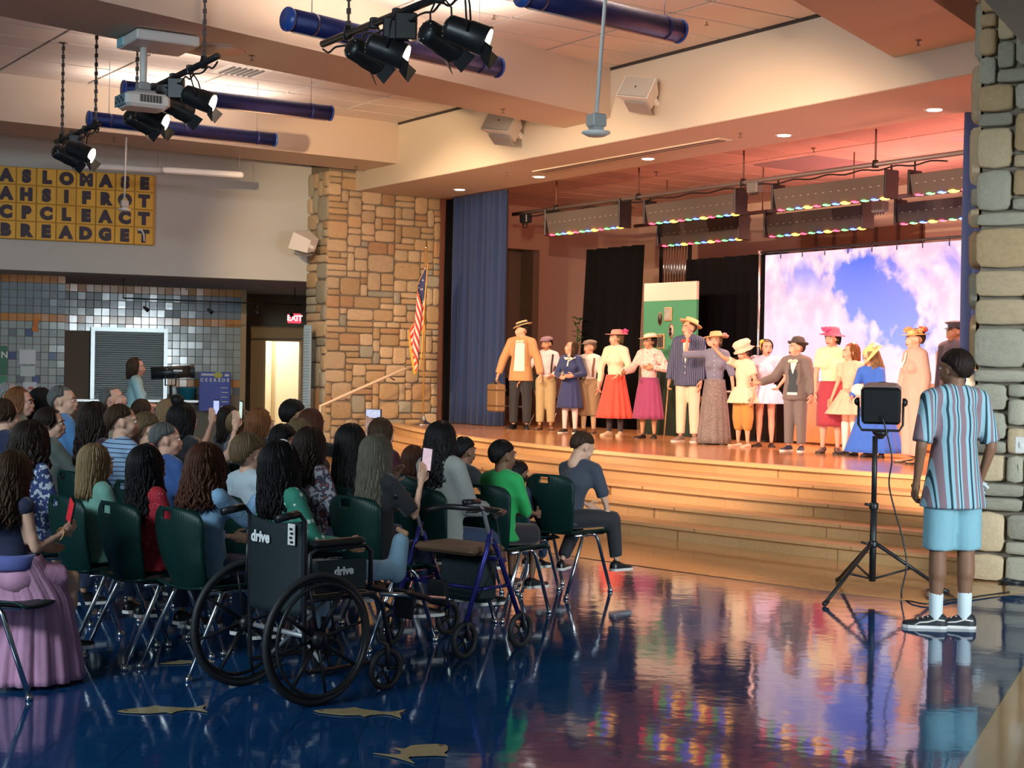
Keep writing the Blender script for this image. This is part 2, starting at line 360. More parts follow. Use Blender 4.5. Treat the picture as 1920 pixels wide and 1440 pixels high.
fbox(-3,12.5,-.012,.0,ZC-.045,ZC-.01).obj('reveal_shade_strip',mat('reveal_shade_dark',(.06,.05,.045),.8),fascia)  # flat dark strip paints the shade line where fascia meets ceiling
fbox(-3,12.52,.01,1.6,ZF-.006,ZF-.001).obj('soffit_panel',M_SOF,fascia)
# slot vent in the soffit: frame, two slots
P0=onf(1002,320,.55);P1=onf(1372,262,.55); q0,q1=qs(onz(1000,320,ZF))[0],qs(onz(1374,261,ZF))[0]; sv=qs(onz(1180,291,ZF))[1]
sl=fbox(q0,q1,sv-.11,sv+.11,ZF-.02,ZF-.004).obj('slot_vent',M_PAINT,fascia)
for ds in(-.05,.04): fbox(q0-.06,q1+.06,sv+ds-.014,sv+ds+.014,ZF-.023,ZF-.018).obj('slot',M_DARK,sl)
# downlights
dl0=None
M_LAMP=mat('downlight_lens',(1,.95,.85),.4,emit=(1,.93,.82),es=5)
for i,(x,y) in enumerate(((862,355),(1011,331),(1215,297),(1470,253),(1752,205))):
    P=onz(x,y,ZF)
    if dl0 is None:
        dl0=thing('downlight','x','light',P,0,'recessed downlights in the stage soffit'); MB().lathe([(.075,-.004),(.11,-.012),(.115,-.004)],24).obj('trim_ring',M_WHT,dl0); MB().lathe([(.078,-.012),(.078,-.006)],24).obj('lens',M_LAMP,dl0); o=dl0
    else: o=copy_tree(dl0,None,P)
    o['label']=('round lit downlight in soffit above the left stone column end','round lit downlight in soffit at the left end of the slot vent','round lit downlight in soffit beside the middle of the slot vent','round lit downlight in soffit right of the slot vent','round lit downlight in soffit nearest the right stone column')[i]
# sprinklers
sp0=None
for i,(x,y,z) in enumerate(((472,104,ZB),(943,204,ZB),(1722,75,ZB),(926,26,ZC),(1325,38,ZC),(214,258,ZB),(1388,249,ZF),(950,322,ZF),(1231,322,ZF+.1),(1526,278,ZF+.1),(350,538,2.95),(668,312,ZB))):
    P=onz(x,y,z)
    if sp0 is None:
        sp0=tag(MB().lathe([(.03,-.002),(.03,-.008),(.008,-.01),(.008,-.05),(.025,-.052),(.025,-.056)],12).obj('sprinkler_head',mat('sprinkler_bronze',(.30,.22,.16),.4,.6)),'','sprinkler','ceiling sprinkler heads'); o=sp0
    else: o=inst(sp0,'sprinkler_head',None)
    o.location=P; o['label']=('small sprinkler head under the beam right of the projector plate','small sprinkler head under the wide beam above the left white loudspeaker','small sprinkler head under the beam at top right','small sprinkler head in ceiling tiles beside the four-lamp bar','small sprinkler head in ceiling tiles right of blue tube','small sprinkler head under the beam below the two-lamp bar','small sprinkler head in stage soffit by the slot vent end','small sprinkler head in soffit left of slot vent','small sprinkler head in stage ceiling left of the first long strip light','small sprinkler head in stage ceiling near the lit pink panel','small sprinkler head in the serving area ceiling','small sprinkler head where beam meets the stone column')[i]
# ---------------- stage house
stc=struct(fbox(-5,14.5,1.6,9,ZF+.12,ZF+.2).obj('ceiling_stage',M_STC))
tb=MB(); tb.box((0,0,0),(1.2,.6,.015),bev=.004)
M_STT=mat('stage_ceiling_tile',(.80,.54,.46),.85,vary=.12); t1=None
for i in range(0,5):
    for j in range(-2,22):
        P=FP(j*.62+.2,1.75+.62+i*1.24,ZF+.112)
        o=tb.obj('ceiling_tile',M_STT,stc) if t1 is None else inst(t1,'ceiling_tile',stc); t1=t1 or o
        o.location=P; o.rotation_euler=(0,0,Rz)
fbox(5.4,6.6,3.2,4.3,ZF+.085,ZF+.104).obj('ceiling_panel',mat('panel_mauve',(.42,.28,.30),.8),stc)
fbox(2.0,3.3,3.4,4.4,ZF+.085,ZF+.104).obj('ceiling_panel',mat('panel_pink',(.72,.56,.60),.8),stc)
bw=struct(fbox(-5,14.5,6.5,6.7,0,ZF+.15).obj('wall_stage_back',M_STW))
sw=struct(fbox(13.3,13.5,1.6,2.6,HS,ZF+.15,fbox(13.3,13.5,2.6,4.2,3.75,ZF+.15,fbox(13.3,13.5,4.2,6.6,HS,ZF+.15))).obj('wall_stage_left',M_STW))
fbox(13.9,14.0,2.5,4.4,HS,3.8,fbox(13.5,14.0,2.5,2.6,HS,3.8,fbox(13.5,14.0,4.2,4.3,HS,3.8))).obj('door_recess',mat('recess_brown',(.26,.20,.15),.8),sw)
# projection beyond the black legs: brown panelled door wall
bp=fbox(6.2,8.9,6.42,6.5,HS,3.9).obj('wall_stage_panel',mat('brown_panel',(.30,.15,.08),.6),bw)
for q in (6.3,6.75,7.2,7.65,8.1,8.5): fbox(q,q+.04,6.38,6.42,HS,3.9).obj('panel_rib',mat('brown_rib',(.14,.07,.04),.6),bw)
for z in (1.7,2.3,2.9,3.4): fbox(6.2,8.8,6.36,6.38,z,z+.05).obj('panel_rail',MATS['brown_rib'],bw)
fbox(-5,6.2,6.35,6.5,2.9,3.9).obj('upper_wall_band',mat('cream_band',(.72,.60,.42),.75),bw)
fbox(-5,6.2,6.25,6.5,2.75,2.9).obj('wall_ledge',M_STW,bw)

# ---------------- stone columns
M_ST=[mat('sandstone_%s'%n,tuple(x*1.12 for x in c),.9,noise=.22,nscale=7,bump=.6,bscale=22,vary=.14) for n,c in (('tan',(.47,.33,.18)),('buff',(.52,.40,.25)),('brown',(.42,.26,.14)),('grey',(.36,.34,.26)))]
random.seed(5)
def stone_pool(n=14):
    pool=[]
    for k in range(n):
        m=MB(); N=10; ring=[]
        for i in range(N):
            a=2*PI*(i+.5)/N; ca,sa=math.cos(a),math.sin(a); e=.34
            x=math.copysign(abs(ca)**e,ca)*.5; y=math.copysign(abs(sa)**e,sa)*.5
            x*=1+random.uniform(-.07,.0); y*=1+random.uniform(-.09,.0); ring.append((x,y))
        vs=[(x,y,-.2) for x,y in ring]+[(x,y,.55) for x,y in ring]+[(x*.93,y*.91,.85+random.uniform(-.06,.06)) for x,y in ring]+[(x*.55,y*.5,1+random.uniform(-.12,.12)) for x,y in ring]
        fs=[(r*N+i,r*N+(i+1)%N,(r+1)*N+(i+1)%N,(r+1)*N+i) for r in range(3) for i in range(N)]+[tuple(range(3*N,4*N))]
        m.add(vs,fs,0,True); pool.append(m.mesh('stone'))
    return pool
POOL=stone_pool()
PM={}
def stone_face(parent,O,u,n,W,Hh,cell,seed,weights=(6,5,.9,1),thick=.05,wmax=4,hmax=3,z0=0,order=None):
    random.seed(seed); u=V(u).normalized(); n=V(n).normalized(); up=V((0,0,1)); cw=max(1,round(W/cell)); ch=max(1,round((Hh-z0)/(cell*.8))); dx=W/cw; dz=(Hh-z0)/ch
    occ=[[0]*cw for _ in range(ch)]; cnt=0
    R=Matrix((( u.x,up.x,n.x),(u.y,up.y,n.y),(u.z,up.z,n.z))).to_euler()
    for j in range(ch):
        for i in range(cw):
            if occ[j][i]: continue
            w=random.choice([1,2,2,3,3,4][:wmax+2]); h=random.choice([1,1,2,2,3][:hmax+2])
            w=min(w,cw-i,wmax); h=min(h,ch-j,hmax)
            while w>1 and any(occ[j][i+a] for a in range(w)): w-=1
            if w==1 and h==1 and i+1<cw and not occ[j][i+1]: w=2
            for a in range(w):
                for b in range(h): occ[j+b][i+a]=1
            k=random.randrange(len(POOL)); mi=random.choices(range(4),weights)[0]
            key=(k,mi)
            if key not in PM: me=POOL[k].copy(); me.materials.append(M_ST[mi]); PM[key]=me
            o=bpy.data.objects.new('stone',PM[key]); COL.objects.link(o); o.parent=parent
            g=.007; c=V(O)+u*((i+w/2)*dx)+up*(z0+(j+h/2)*dz)
            o.location=c; o.rotation_euler=R; o.scale=(w*dx-g,h*dz-g,thick*random.uniform(.75,1.25)); cnt+=1
    return cnt
# left column: s from -.5 to 1.57, q 12.53..13.15
lc=fbox(12.56,13.3,-.47,1.62,0,ZC+.02).obj('column_left',M_MORT); struct(lc)
n1=stone_face(lc,FP(12.56,-.5),N_,-B_,2.12,ZB,.125,11)
n2=stone_face(lc,FP(13.25,-.47),-B_,-N_,.72,ZB,.17,12,weights=(2,4,1,6))  # more grey stones paint the cool daylight into this side face
# right column
K=V((3.55,11.5,0)); c1=V((.857,-.515,0)).normalized(); c2=V((.515,.857,0))
m=MB(); m.prism(ccw([tuple((K+c1*a+c2*b).xy) for a,b in((.03,.03),(2.2,.03),(2.2,1.3),(.03,1.3))]),0,ZC+.05); rc=struct(m.obj('column_right',M_MORT))
n3=stone_face(rc,K,c1,-c2,1.75,5.1,.135,21,weights=(3,3,.9,7),thick=.07)  # grey-heavy mix paints the daylight tint into this column's stone
n4=stone_face(rc,K+c2*1.25,-c2,-c1,1.25,5.1,.2,22,weights=(2,4,.6,5),thick=.06)
print('stones',n1,n2,n3,n4)
# low bulkhead right of the column, in front of it
P0=onz(1845,0,3.0); P1=onz(1920,85,3.0); dd=(P1-P0).normalized(); a=P0-dd*4; b=P0+dd*1.9
m=MB(); m.prism(ccw([tuple(a.xy),tuple(b.xy),(b.x+4,b.y),(a.x+6,a.y)]),3.0,ZC); struct(m.obj('ceiling_bulkhead',M_WALL))
# ---------------- far wall with the letter board, serving area behind
W0=V((-3.3,24.62,0)); wv=V((-.927,-.375,0)).normalized(); wn=V((-.375,.927,0)).normalized()
def WP(a,d,z=0.0): return W0+wv*a+wn*d+V((0,0,z))
def aw(px,py,d):   # ray onto the plane parallel to the far wall, offset d
    r=ray(px,py); return CP+r*((d-(CP-W0).dot(wn))/r.dot(wn))
def wa(p): return (p-W0).dot(wv)
def wbox(a0,a1,d0,d1,z0,z1,mb=None):
    mb=mb or MB(); mb.prism(ccw([tuple(WP(a,d).xy) for a,d in((a0,d0),(a1,d0),(a1,d1),(a0,d1))]),z0,z1); return mb
struct(wbox(-.3,9,0,.3,2.95,ZC+.02).obj('wall_upper_left',M_WALL))
struct(wbox(-2,9,.3,8,2.96,3.05).obj('ceiling_serving',mat('serving_ceiling',(.42,.42,.42),.8)))
DB=3.6; DP=1.3
a_l=wa(aw(122,600,DP)); a_k=wa(aw(452,600,DB))
wl=struct(wbox(a_l,9,DP,DP+.1,0,2.96).obj('wall_tiled_left',M_MORT))
wr=struct(wbox(a_l-.0,a_l+.1,DP,DB+.1,0,2.96).obj('wall_return',mat('return_brown',(.24,.17,.11),.5)))
wb=struct(wbox(a_k,a_l+.1,DB,DB+.1,0,2.96).obj('wall_tiled_back',M_MORT))
wk=struct(wbox(a_k-.1,a_k,DB,DB+2,0,2.96).obj('wall_tiled_return',mat('return_tan',(.42,.30,.16),.6)))
# beige wall with the lit doorway
DD=5.2; ad0=wa(aw(563,700,DD)); ad1=wa(aw(497,700,DD)); zd=aw(530,640,DD).z
wd_=wbox(-2.5,ad0,DD,DD+.12,0,2.96,wbox(ad1,a_k+.2,DD,DD+.12,0,2.96,wbox(ad0,ad1,DD,DD+.12,zd,2.96)))
bw2=struct(wd_.obj('wall_beige',mat('beige_paint',(.36,.29,.18),.8)))
dr=MB(); wbox(ad0-.06,ad0,DD-.03,DD+.14,0,zd+.06,dr); wbox(ad1,ad1+.06,DD-.03,DD+.14,0,zd+.06,dr); wbox(ad0,ad1,DD-.03,DD+.14,zd,zd+.06,dr)
dro=struct(dr.obj('door_1',mat('door_frame_tan',(.40,.30,.19),.6)))
lit=mat('corridor_wall',(.86,.80,.62),.7)
cr=wbox(ad0-1.2,ad1+1.2,DD+1.8,DD+1.9,0,2.7).obj('corridor_wall',lit,bw2)
for f in (.30,.52,.8):
    a=ad1+(ad0-ad1)*f; wbox(a-.03,a+.03,DD+1.74,DD+1.8,0,2.2).obj('corridor_panel',mat('corridor_trim',(.55,.42,.25),.6) if f>.6 else lit,bw2)
wbox(ad0-1.2,ad1+1.2,DD+.12,DD+1.9,0,.01).obj('corridor_floor',M_TAN,bw2)
area(tuple(WP((ad0+ad1)/2,DD+.9,2.75)),tuple(WP((ad0+ad1)/2,DD+1.5,0)),60,(1,.90,.68),1.2,.8,'corridor_light')
# glazed wall tiles, each its own piece
TC={'g':(.22,.27,.30),'w':(.34,.40,.385),'o':(.56,.25,.07),'b':(.10,.14,.28),'d':(.17,.21,.23)}
TM={k:mat('glazed_tile_'+k,c,.12,vary=.10,spec=.6) for k,c in TC.items()}
random.seed(8)
def tiles(parent,a0,a1,d,z0,z1,sz,rule):
    nx=int(abs(a1-a0)/sz); cache={}; nz=int((z1-z0)/sz)
    for i in range(nx):
        for j in range(nz):
            k=rule(i,j,nz)
            if not k: continue
            if k not in cache:
                m=MB(); m.box((0,0,0),(sz-.008,.016,sz-.008),bev=.003); o=m.obj('tile',TM[k],parent); cache[k]=o
            else: o=inst(cache[k],'tile',parent)
            o.location=WP(a0+(i+.5)*sz,d-.006,z1-(j+.5)*sz); o.rotation_euler=(random.uniform(-.012,.012),0,math.atan2(wv.y,wv.x)+random.uniform(-.012,.012))
def ruleL(i,j,nz):
    if j==0 or j==5: return 'o'
    if j<5: return 'g'
    if j in(7,10,13): return 'b' if (i+j)%5==1 else ('d' if (i+j)%5==3 else 'w')
    if j==16: return 'o'
    if j>16: return 'd' if (i+j)%3==0 else 'w'
    return 'w'
tiles(wl,a_l+.0,a_l+1.2,DP,.9,2.955,.125,ruleL)
a_sh1=wa(aw(176,700,DB)); a_sh0=wa(aw(305,700,DB)); zsh=aw(240,622,DB).z
def ruleB(i,j,nz):
    if j in(0,4): return 'o'
    if j<4: return 'g'
    a=a_k+(i+.5)*.14; z=2.955-(j+.5)*.14
    if a>a_sh0-.07 and z<zsh+.04: return None
    if j==12: return 'o'
    if j in(13,14) and i%2==0: return 'd'
    return 'w'
tiles(wb,a_k,a_l+.1,DB,.95,2.955,.14,ruleB)
# roller shutter
sh=struct(wbox(a_sh0,a_sh1,DB-.03,DB-.01,.9,zsh).obj('window_shutter',mat('shutter_steel',(.13,.145,.14),.4,.4)))
sm=MB(); sm.box((0,0,0),(a_sh1-a_sh0,.02,.034),bev=.008); s0=None
for k in range(int((zsh-.95)/.04)):
    o=sm.obj('slat',MATS['shutter_steel'],sh) if s0 is None else inst(s0,'slat',sh); s0=s0 or o
    o.location=WP((a_sh0+a_sh1)/2,DB-.045,zsh-.04-k*.04); o.rotation_euler=(0,0,math.atan2(wv.y,wv.x))
f=MB(); wbox(a_sh0-.07,a_sh0,DB-.09,DB,.9,zsh+.07,f); wbox(a_sh1,a_sh1+.07,DB-.09,DB,.9,zsh+.07,f); wbox(a_sh0,a_sh1,DB-.09,DB,zsh,zsh+.07,f)
f.obj('shutter_frame',mat('frame_steel',(.5,.55,.55),.3,.5),sh)
struct(wbox(a_k+.3,a_l,DB-.3,DB,.86,.9).obj('counter_trim',mat('counter_steel',(.4,.4,.4),.3,.6)))
# rear hall walls so that the room closes on the left
struct(MB().box((-15.8,10,2.7),(.2,24,5.4)).obj('wall_left',M_WALL))
# ------------------------------------------------------------ people
SKIN={n:mat('skin_'+n,c,.55,spec=.35,noise=.06,nscale=8) for n,c in (('fair',(.72,.42,.29)),('rosy',(.70,.38,.27)),('tan',(.50,.27,.16)),('brown',(.24,.12,.07)),('dark',(.10,.05,.03)))}
HAIRC={n:mat('hair_'+n,c,.58,noise=.35,nscale=30,spec=.28) for n,c in (('black',(.008,.007,.007)),('darkbrown',(.022,.012,.008)),('brown',(.055,.028,.014)),('auburn',(.075,.025,.012)),('ginger',(.20,.075,.025)),('blonde',(.26,.17,.085)),('darkblonde',(.15,.10,.05)),('ashblonde',(.13,.115,.085)),('grey',(.13,.13,.125)),('lightgrey',(.30,.30,.30)))}
M_EYE=mat('eye_white',(.75,.73,.70),.25); M_IRIS=mat('iris_dark',(.02,.012,.008),.2); M_LIP=mat('lips',(.42,.13,.11),.45); M_MOUTH=mat('mouth_dark',(.07,.01,.01),.7)
def head_mesh(openm=False, vox=.0085):
    b=MB()
    b.ell((0,-.014,.028),(.074,.095,.084),seg=20,rings=12); b.ell((0,.026,-.02),(.060,.064,.078)); b.ell((0,.046,-.076),(.034,.034,.030))
    for s in(-1,1):
        b.ell((s*.034,.056,-.028),(.028,.026,.028)); b.ell((s*.076,-.008,-.006),(.010,.017,.030)); b.ell((s*.031,.068,.030),(.028,.018,.010))
        b.ell((s*.013,.089,-.027),(.008,.010,.008))
    b.cap((0,.083,.014),.0085,(0,.099,-.024),.0115); b.ell((0,.079,-.05),(.03,.018,.022)); b.cap((0,-.01,-.06),.052,(0,-.02,-.15),.050)
    me=remesh(b,vox,2); me.transform(Matrix.Identity(4)); h=MB(); h.mesh_in(me); bpy.data.meshes.remove(me)
    for s in(-1,1):
        h.ell((s*.031,.0795,.006),(.0155,.0085,.0085),mi=1,seg=10,rings=6); h.ell((s*.031,.0868,.006),(.0072,.0035,.0074),mi=2,seg=8,rings=6)
        h.cap((s*.014,.0905,.026),.0032,(s*.034,.0915,.031),.0036,6,mi=2); h.cap((s*.034,.0915,.031),.0036,(s*.050,.082,.026),.0022,6,mi=2)
        h.cap((s*.016,.0845,.0125),.0025,(s*.046,.0815,.013),.0022,6,mi=0)
    if openm:
        h.ell((0,.091,-.062),(.016,.008,.012),mi=4,seg=12,rings=6); h.tube([(-.019,.090,-.060),(-.008,.098,-.049),(.008,.098,-.049),(.019,.090,-.060)],.0042,6,mi=3)
        h.tube([(-.019,.090,-.062),(-.008,.096,-.076),(.008,.096,-.076),(.019,.090,-.062)],.0045,6,mi=3)
    else:
        h.tube([(-.022,.089,-.056),(-.008,.0985,-.052),(0,.0985,-.0535),(.008,.0985,-.052),(.022,.089,-.056)],.0038,6,mi=3); h.tube([(-.020,.090,-.059),(-.008,.097,-.063),(.008,.097,-.063),(.020,.090,-.059)],.0048,6,mi=3)
    return h.mesh('head')
HEADS={False:head_mesh(False),True:head_mesh(True)}
def rotv(v,ax,a): return Matrix.Rotation(a,3,ax)@V(v)
def hand(mb,W,d,pn,sc,side,curl=.5,mi=0,spread=.12,bend=None):
    """palm and five jointed fingers; d = hand direction, pn = where the palm looks, side=+1 thumb towards pn x d"""
    W=V(W); d=V(d).normalized(); pn=V(pn); pn=(pn-d*pn.dot(d)).normalized(); l=pn.cross(d)*side
    R=Matrix(((l.x,d.x,pn.x),(l.y,d.y,pn.y),(l.z,d.z,pn.z)))
    mb.ell(W+d*.048*sc,(.039*sc,.052*sc,.015*sc),R,mi,12,8); mb.cap(W-d*.01*sc,.022*sc,W+d*.03*sc,.024*sc,10,mi)
    for i,(o,L) in enumerate(((.028,.070),(.010,.079),(-.009,.073),(-.027,.058))):
        p=W+d*.088*sc+l*o*sc; dr=rotv(d,pn,-(o/.028)*spread*side); c=curl if not bend else bend[i]; ax=dr.cross(pn)
        pts=[p-dr*.02*sc,p]; a=0
        for k,f in enumerate((.45,.32,.23)):
            a+=c*(.5,.8,.5)[k]; dd=(dr*math.cos(a)+pn*math.sin(a)); p=p+dd*L*f*sc; pts.append(p)
        mb.tube(pts,[.0095*sc,.0095*sc,.0088*sc,.008*sc,.0055*sc],7,mi)
    p=W+d*.022*sc+l*.030*sc; d1=(l*.75+d*.6+pn*.25).normalized(); d2=(l*.25+d*.85+pn*(.3+curl*.3)).normalized()
    mb.tube([W+d*.01*sc+l*.012*sc,p,p+d1*.032*sc,p+d1*.032*sc+d2*.028*sc,p+d1*.032*sc+d2*.05*sc],[.013*sc,.013*sc,.0105*sc,.009*sc,.006*sc],7,mi)
def shoe(mb,A,yaw,L,h=.09,heel=0,low=False,mi=0,ms=1,pitch=0):
    """A ankle point (x,y), sole at z0 = A.z - h"""
    A=V(A); R=Matrix.Rotation(-yaw,3,'Z')@Matrix.Rotation(pitch,3,'X'); z0=-h; ys=[-.26,-.22,-.1,.05,.25,.45,.62,.72,.745]; ws=[.05,.13,.16,.15,.165,.19,.17,.10,.03]
    hs=[.5,.75,1,.95,.62,.42,.32,.26,.12] if not low else [.3,.45,.5,.42,.25,.22,.25,.2,.1]
    n=12; vs=[]; vb=[]
    for y,w,hh in zip(ys,ws,hs):
        lift=heel*max(0,min(1,(.45-y)/.6))
        for k in range(n):
            a=PI*k/(n-1); vs.append(A+R@V((w*L*math.cos(a),y*L,z0+.016+lift+math.sin(a)**.7*hh*h*.95)))
        for x in (w*L*1.04,-w*L*1.04):
            pass
    m=len(ys); fs=[(i*n+k,i*n+k+1,(i+1)*n+k+1,(i+1)*n+k) for i in range(m-1) for k in range(n-1)]
    mb.add(vs,fs,mi,True)
    vs=[]
    for y,w in zip(ys,ws):
        lift=heel*max(0,min(1,(.45-y)/.6))
        for (x,z) in ((w*L*1.06,z0+lift),(w*L*1.06,z0+.018+lift),(-w*L*1.06,z0+.018+lift),(-w*L*1.06,z0+lift)): vs.append(A+R@V((x,y*L*1.01,z)))
    fs=[(i*4+k,i*4+(k+1)%4,(i+1)*4+(k+1)%4,(i+1)*4+k) for i in range(m-1) for k in range(4)]+[(3,2,1,0),((m-1)*4,(m-1)*4+1,(m-1)*4+2,(m-1)*4+3)]
    mb.add(vs,fs,ms)
    if heel: mb.tube([A+R@V((0,-.2*L,z0+heel+.005)),A+R@V((0,-.2*L,z0))],[.025,.014],8,ms)
def hairmb(sty,seed,lod=1.0):
    """locks in head space (adult size). sty: len (below head centre), wave, vol, n, front(coverage angle), part"""
    rnd=random.Random(seed); b=MB(); L=sty.get('len',.1); wave=sty.get('wave',.01); vol=sty.get('vol',1.0); n=int(sty.get('n',90)*lod); cov=sty.get('cov',2.15); wr=sty.get('lw',.011); spread=sty.get('spread',0)
    rx,ry,rz=.083*vol,.104*vol,.094*vol; c=V((0,-.016,.028)); short=L<.02
    # scalp shell without the face
    def shell(u,v):
        az=(u-.5)*2*(cov+.12); a=-PI/2+az; ext=1.75 if not short else 2.45-.95*min(1,max(0,(abs(az)-.6)/.8))-.35*max(0,abs(az)-1.6); el=PI/2-v*ext; k=1.0-.03
        fz=math.cos(el)
        p=V((rx*k*fz*math.cos(a),ry*k*fz*math.sin(a),rz*k*math.sin(el)))
        return c+p
    b.grid(shell,28,12,0,True)
    def shell2(u,v):
        a=-PI/2+(u-.5)*2*PI; el=PI/2-v*.85; return c+V((rx*.97*math.cos(el)*math.cos(a),ry*.97*math.cos(el)*math.sin(a),rz*.97*math.sin(el)))
    b.grid(shell2,24,5,0,True)
    if L>.06:   # inner volume behind the neck
        def vol2(u,v):
            a=-PI/2+(u-.5)*2*min(cov,1.75); z=.03-v*(L+.01)
            k=.90-.20*v*(1-spread); kk=1+spread*v
            return V((rx*k*kk*math.cos(a)*(1 if v<.95 else .6),-.016+ry*k*(math.sin(a)*.95) + (-.012*v if math.sin(a)<0 else 0),z))
        b.grid(vol2,20,8,0,True)
    for i in range(n):
        f=(i+rnd.random())/n; az=(f-.5)*2*cov; a=-PI/2+az; lay=rnd.random(); o=1+.05*lay
        el0=PI/2-.08-rnd.random()*.5; pts=[];rs=[]; ph=rnd.random()*6.28; ph2=rnd.random()*6.28; fr=rnd.uniform(.8,1.25)
        nn=6; elend=0.0-(.55 if short else 0)*rnd.uniform(.7,1.0)
        if short: elend=-.86*rnd.uniform(.85,1.0)+.93*min(1,max(0,(abs(az)-.6)/.8))+.35*max(0,abs(az)-1.6)
        for k in range(nn+1):
            t=k/nn; el=el0+(elend-el0)*t; fz=math.cos(el)
            w=wave*.5*t*math.sin(ph+k*1.3); p=c+V((rx*o*fz*math.cos(a+w*3),ry*o*fz*math.sin(a+w*3),rz*o*math.sin(el))); p+=V((0,0,rnd.uniform(-.002,.002)))
            pts.append(p); rs.append(wr*(.5+.5*t))
        if not short:
            Li=L*rnd.uniform(.86,1.06)*(1 if abs(az)<1.3 else .93); m=max(4,int(Li/.035)); base=pts[-1]; inw=.018
            for k in range(1,m+1):
                t=k/m; dz=(.03+Li)*t
                rad_=V((math.cos(a),math.sin(a),0)); off=rad_*(-inw*t+spread*.08*t)+V((0,-.014*t if math.sin(a)<0 else -.03*t,0))
                wv_=V((math.cos(a+PI/2),math.sin(a+PI/2),0))*wave*math.sin(ph+t*Li*38*fr)+rad_*wave*.7*math.cos(ph2+t*Li*33*fr)
                pts.append(base+off+wv_*(.3+t)+V((0,0,-dz))); rs.append(wr*(1.0 if t<.8 else 1.0-.8*(t-.8)/.2))
        b.tube(pts,rs,4,0,True,flat=.5)
    return b
# body -------------------------------------------------
def person(label,H,loc,yaw,skin='fair',hair='brown',sty=None,pose=None,lod=1.0,seed=1,top=None,topm=None,sleeve=1.0,bottom=None,botm=None,shoes=None,hats=None,headyaw=0,headpitch=0,headroll=0,openm=False,seat=False,lean=(0,0),vox=.017,ztop=None,hood=None,extra=None,cat='person',group=None,collar=None,fem=False,bare=True):
    pose=pose or {}; k=H/1.7; hh=.225*(H/1.7)**.40; hs=hh/.225
    root=thing('person',label,cat,loc,-yaw,group); sm=SKIN[skin]
    if seat:
        ph=pose.get('seath',.46); pel=V((0,0,ph+.10*k)); T=H*.52-hh-.085*k-.03
    else: pel=V((0,0,.525*H)); T=H-hh-.065*k-pel.z
    ln=V((lean[0],lean[1],1)).normalized()
    wa_=pel+V((0,.0,.11*k))*1; che=pel+ln*(T*.62); nb=pel+ln*T; sw=(.098 if not fem else .090)*H
    hd=nb+ln*(.045*k)+V((0,.012,hh*.47)); 
    sx=V((1,0,0)); shR=nb+sx*sw-V((0,0,.03*k)); shL=nb-sx*sw-V((0,0,.03*k))
    UA,FA=.172*H,.148*H
    def arm(sh,key,s):
        u,f=pose.get(key,((s*.12,0,-1),(s*.05,.12,-1))); u=V(u).normalized(); f=V(f).normalized(); e=sh+u*UA; w=e+f*FA; return e,w,f
    eR,wR,fR=arm(shR,'ra',1); eL,wL,fL=arm(shL,'la',-1)
    hw=.047*H; hipR=pel+V((hw,0,-.02*k)); hipL=pel+V((-hw,0,-.02*k)); TL,SL=.24*H,.235*H
    if seat:
        dR,sR=pose.get('rl',((.10,1,-.08),(.0,-.12,-1))); dL_,sL=pose.get('ll',((-.12,1,-.08),(0,-.05,-1)))
    else:
        dR,sR=pose.get('rl',((.03,0,-1),(.02,-.02,-1))); dL_,sL=pose.get('ll',((-.03,0,-1),(-.02,-.02,-1)))
    kR=hipR+V(dR).normalized()*TL; kL=hipL+V(dL_).normalized()*TL; aR=kR+V(sR).normalized()*SL; aL=kL+V(sL).normalized()*SL
    if not seat:
        for nm in('aR','aL'): pass
        aR.z=max(aR.z,.05*H) if not pose.get('free') else aR.z
        aR.z=aL.z=.05*H
    fa=math.atan2(ln.y,ln.z); RT=Matrix.Rotation(-fa,3,'X')
    def torso(b,g):
        b.ell(pel+V((0,0,.0)),(.084*H+g,.064*H+g,.075*H+g),RT); b.ell(pel+ln*(T*.33),(.070*H+g,.054*H+g,.09*H+g),RT); b.ell(che,(.083*H+g,.060*H+g,.105*H+g),RT)
        if fem and H>1.35:
            for s in(-1,1): b.ell(che+V((s*.042*H,.045*H,0)),(.034*H+g,.03*H+g,.034*H+g))
        b.cap(shR,.030*H+g,nb+V((.02,0,.0)),.036*H+g); b.cap(shL,.030*H+g,nb-V((.02,0,0)),.036*H+g); b.ell(nb-V((0,.0,.05*k)),(.082*H+g,.048*H+g,.05*H+g))
    b=MB(); torso(b,0)
    b.cap(nb-V((0,0,.02)),.030*H,hd-V((0,.012,.05*hs)),.028*H)
    for sh,e,w in((shR,eR,wR),(shL,eL,wL)): b.cap(sh,.027*H,e,.0205*H); b.cap(e,.021*H,w,.0135*H)
    for hp,kn,an in((hipR,kR,aR),(hipL,kL,aL)): b.cap(hp,.046*H,kn,.031*H); b.cap(kn,.031*H,kn+(an-kn)*.35+V((0,-.008,0)),.032*H); b.cap(kn+(an-kn)*.35,.031*H,an,.0175*H)
    me=remesh(b,max(vox,.013),3); body=MB(); body.mesh_in(me); bpy.data.meshes.remove(me)
    HR=Matrix.Rotation(-headyaw,4,'Z')@Matrix.Rotation(headpitch,4,'X')@Matrix.Rotation(headroll,4,'Y')
    HM=Matrix.Translation(hd)@HR@Matrix.Scale(hs,4); body.mesh_in(HEADS[openm],HM)
    hsc=H/1.7*1.02
    for key,w,f,s in(('rh',wR,fR,1),('lh',wL,fL,-1)):
        hp=pose.get(key,{}); d=V(hp.get('d',f)).normalized(); pn=V(hp.get('pn',(-s,0,0))); 
        if abs(pn.normalized().dot(d))>.9: pn=V((0,1,0))
        # thumb side: towards the front of the body by default
        l=pn.cross(d); ts=V(hp.get('thumb',(0,1,.2))); side=1 if l.dot(ts)>=0 else -1
        hand(body,w,d,pn,hsc,side,hp.get('curl',.45),0,hp.get('spread',.12))
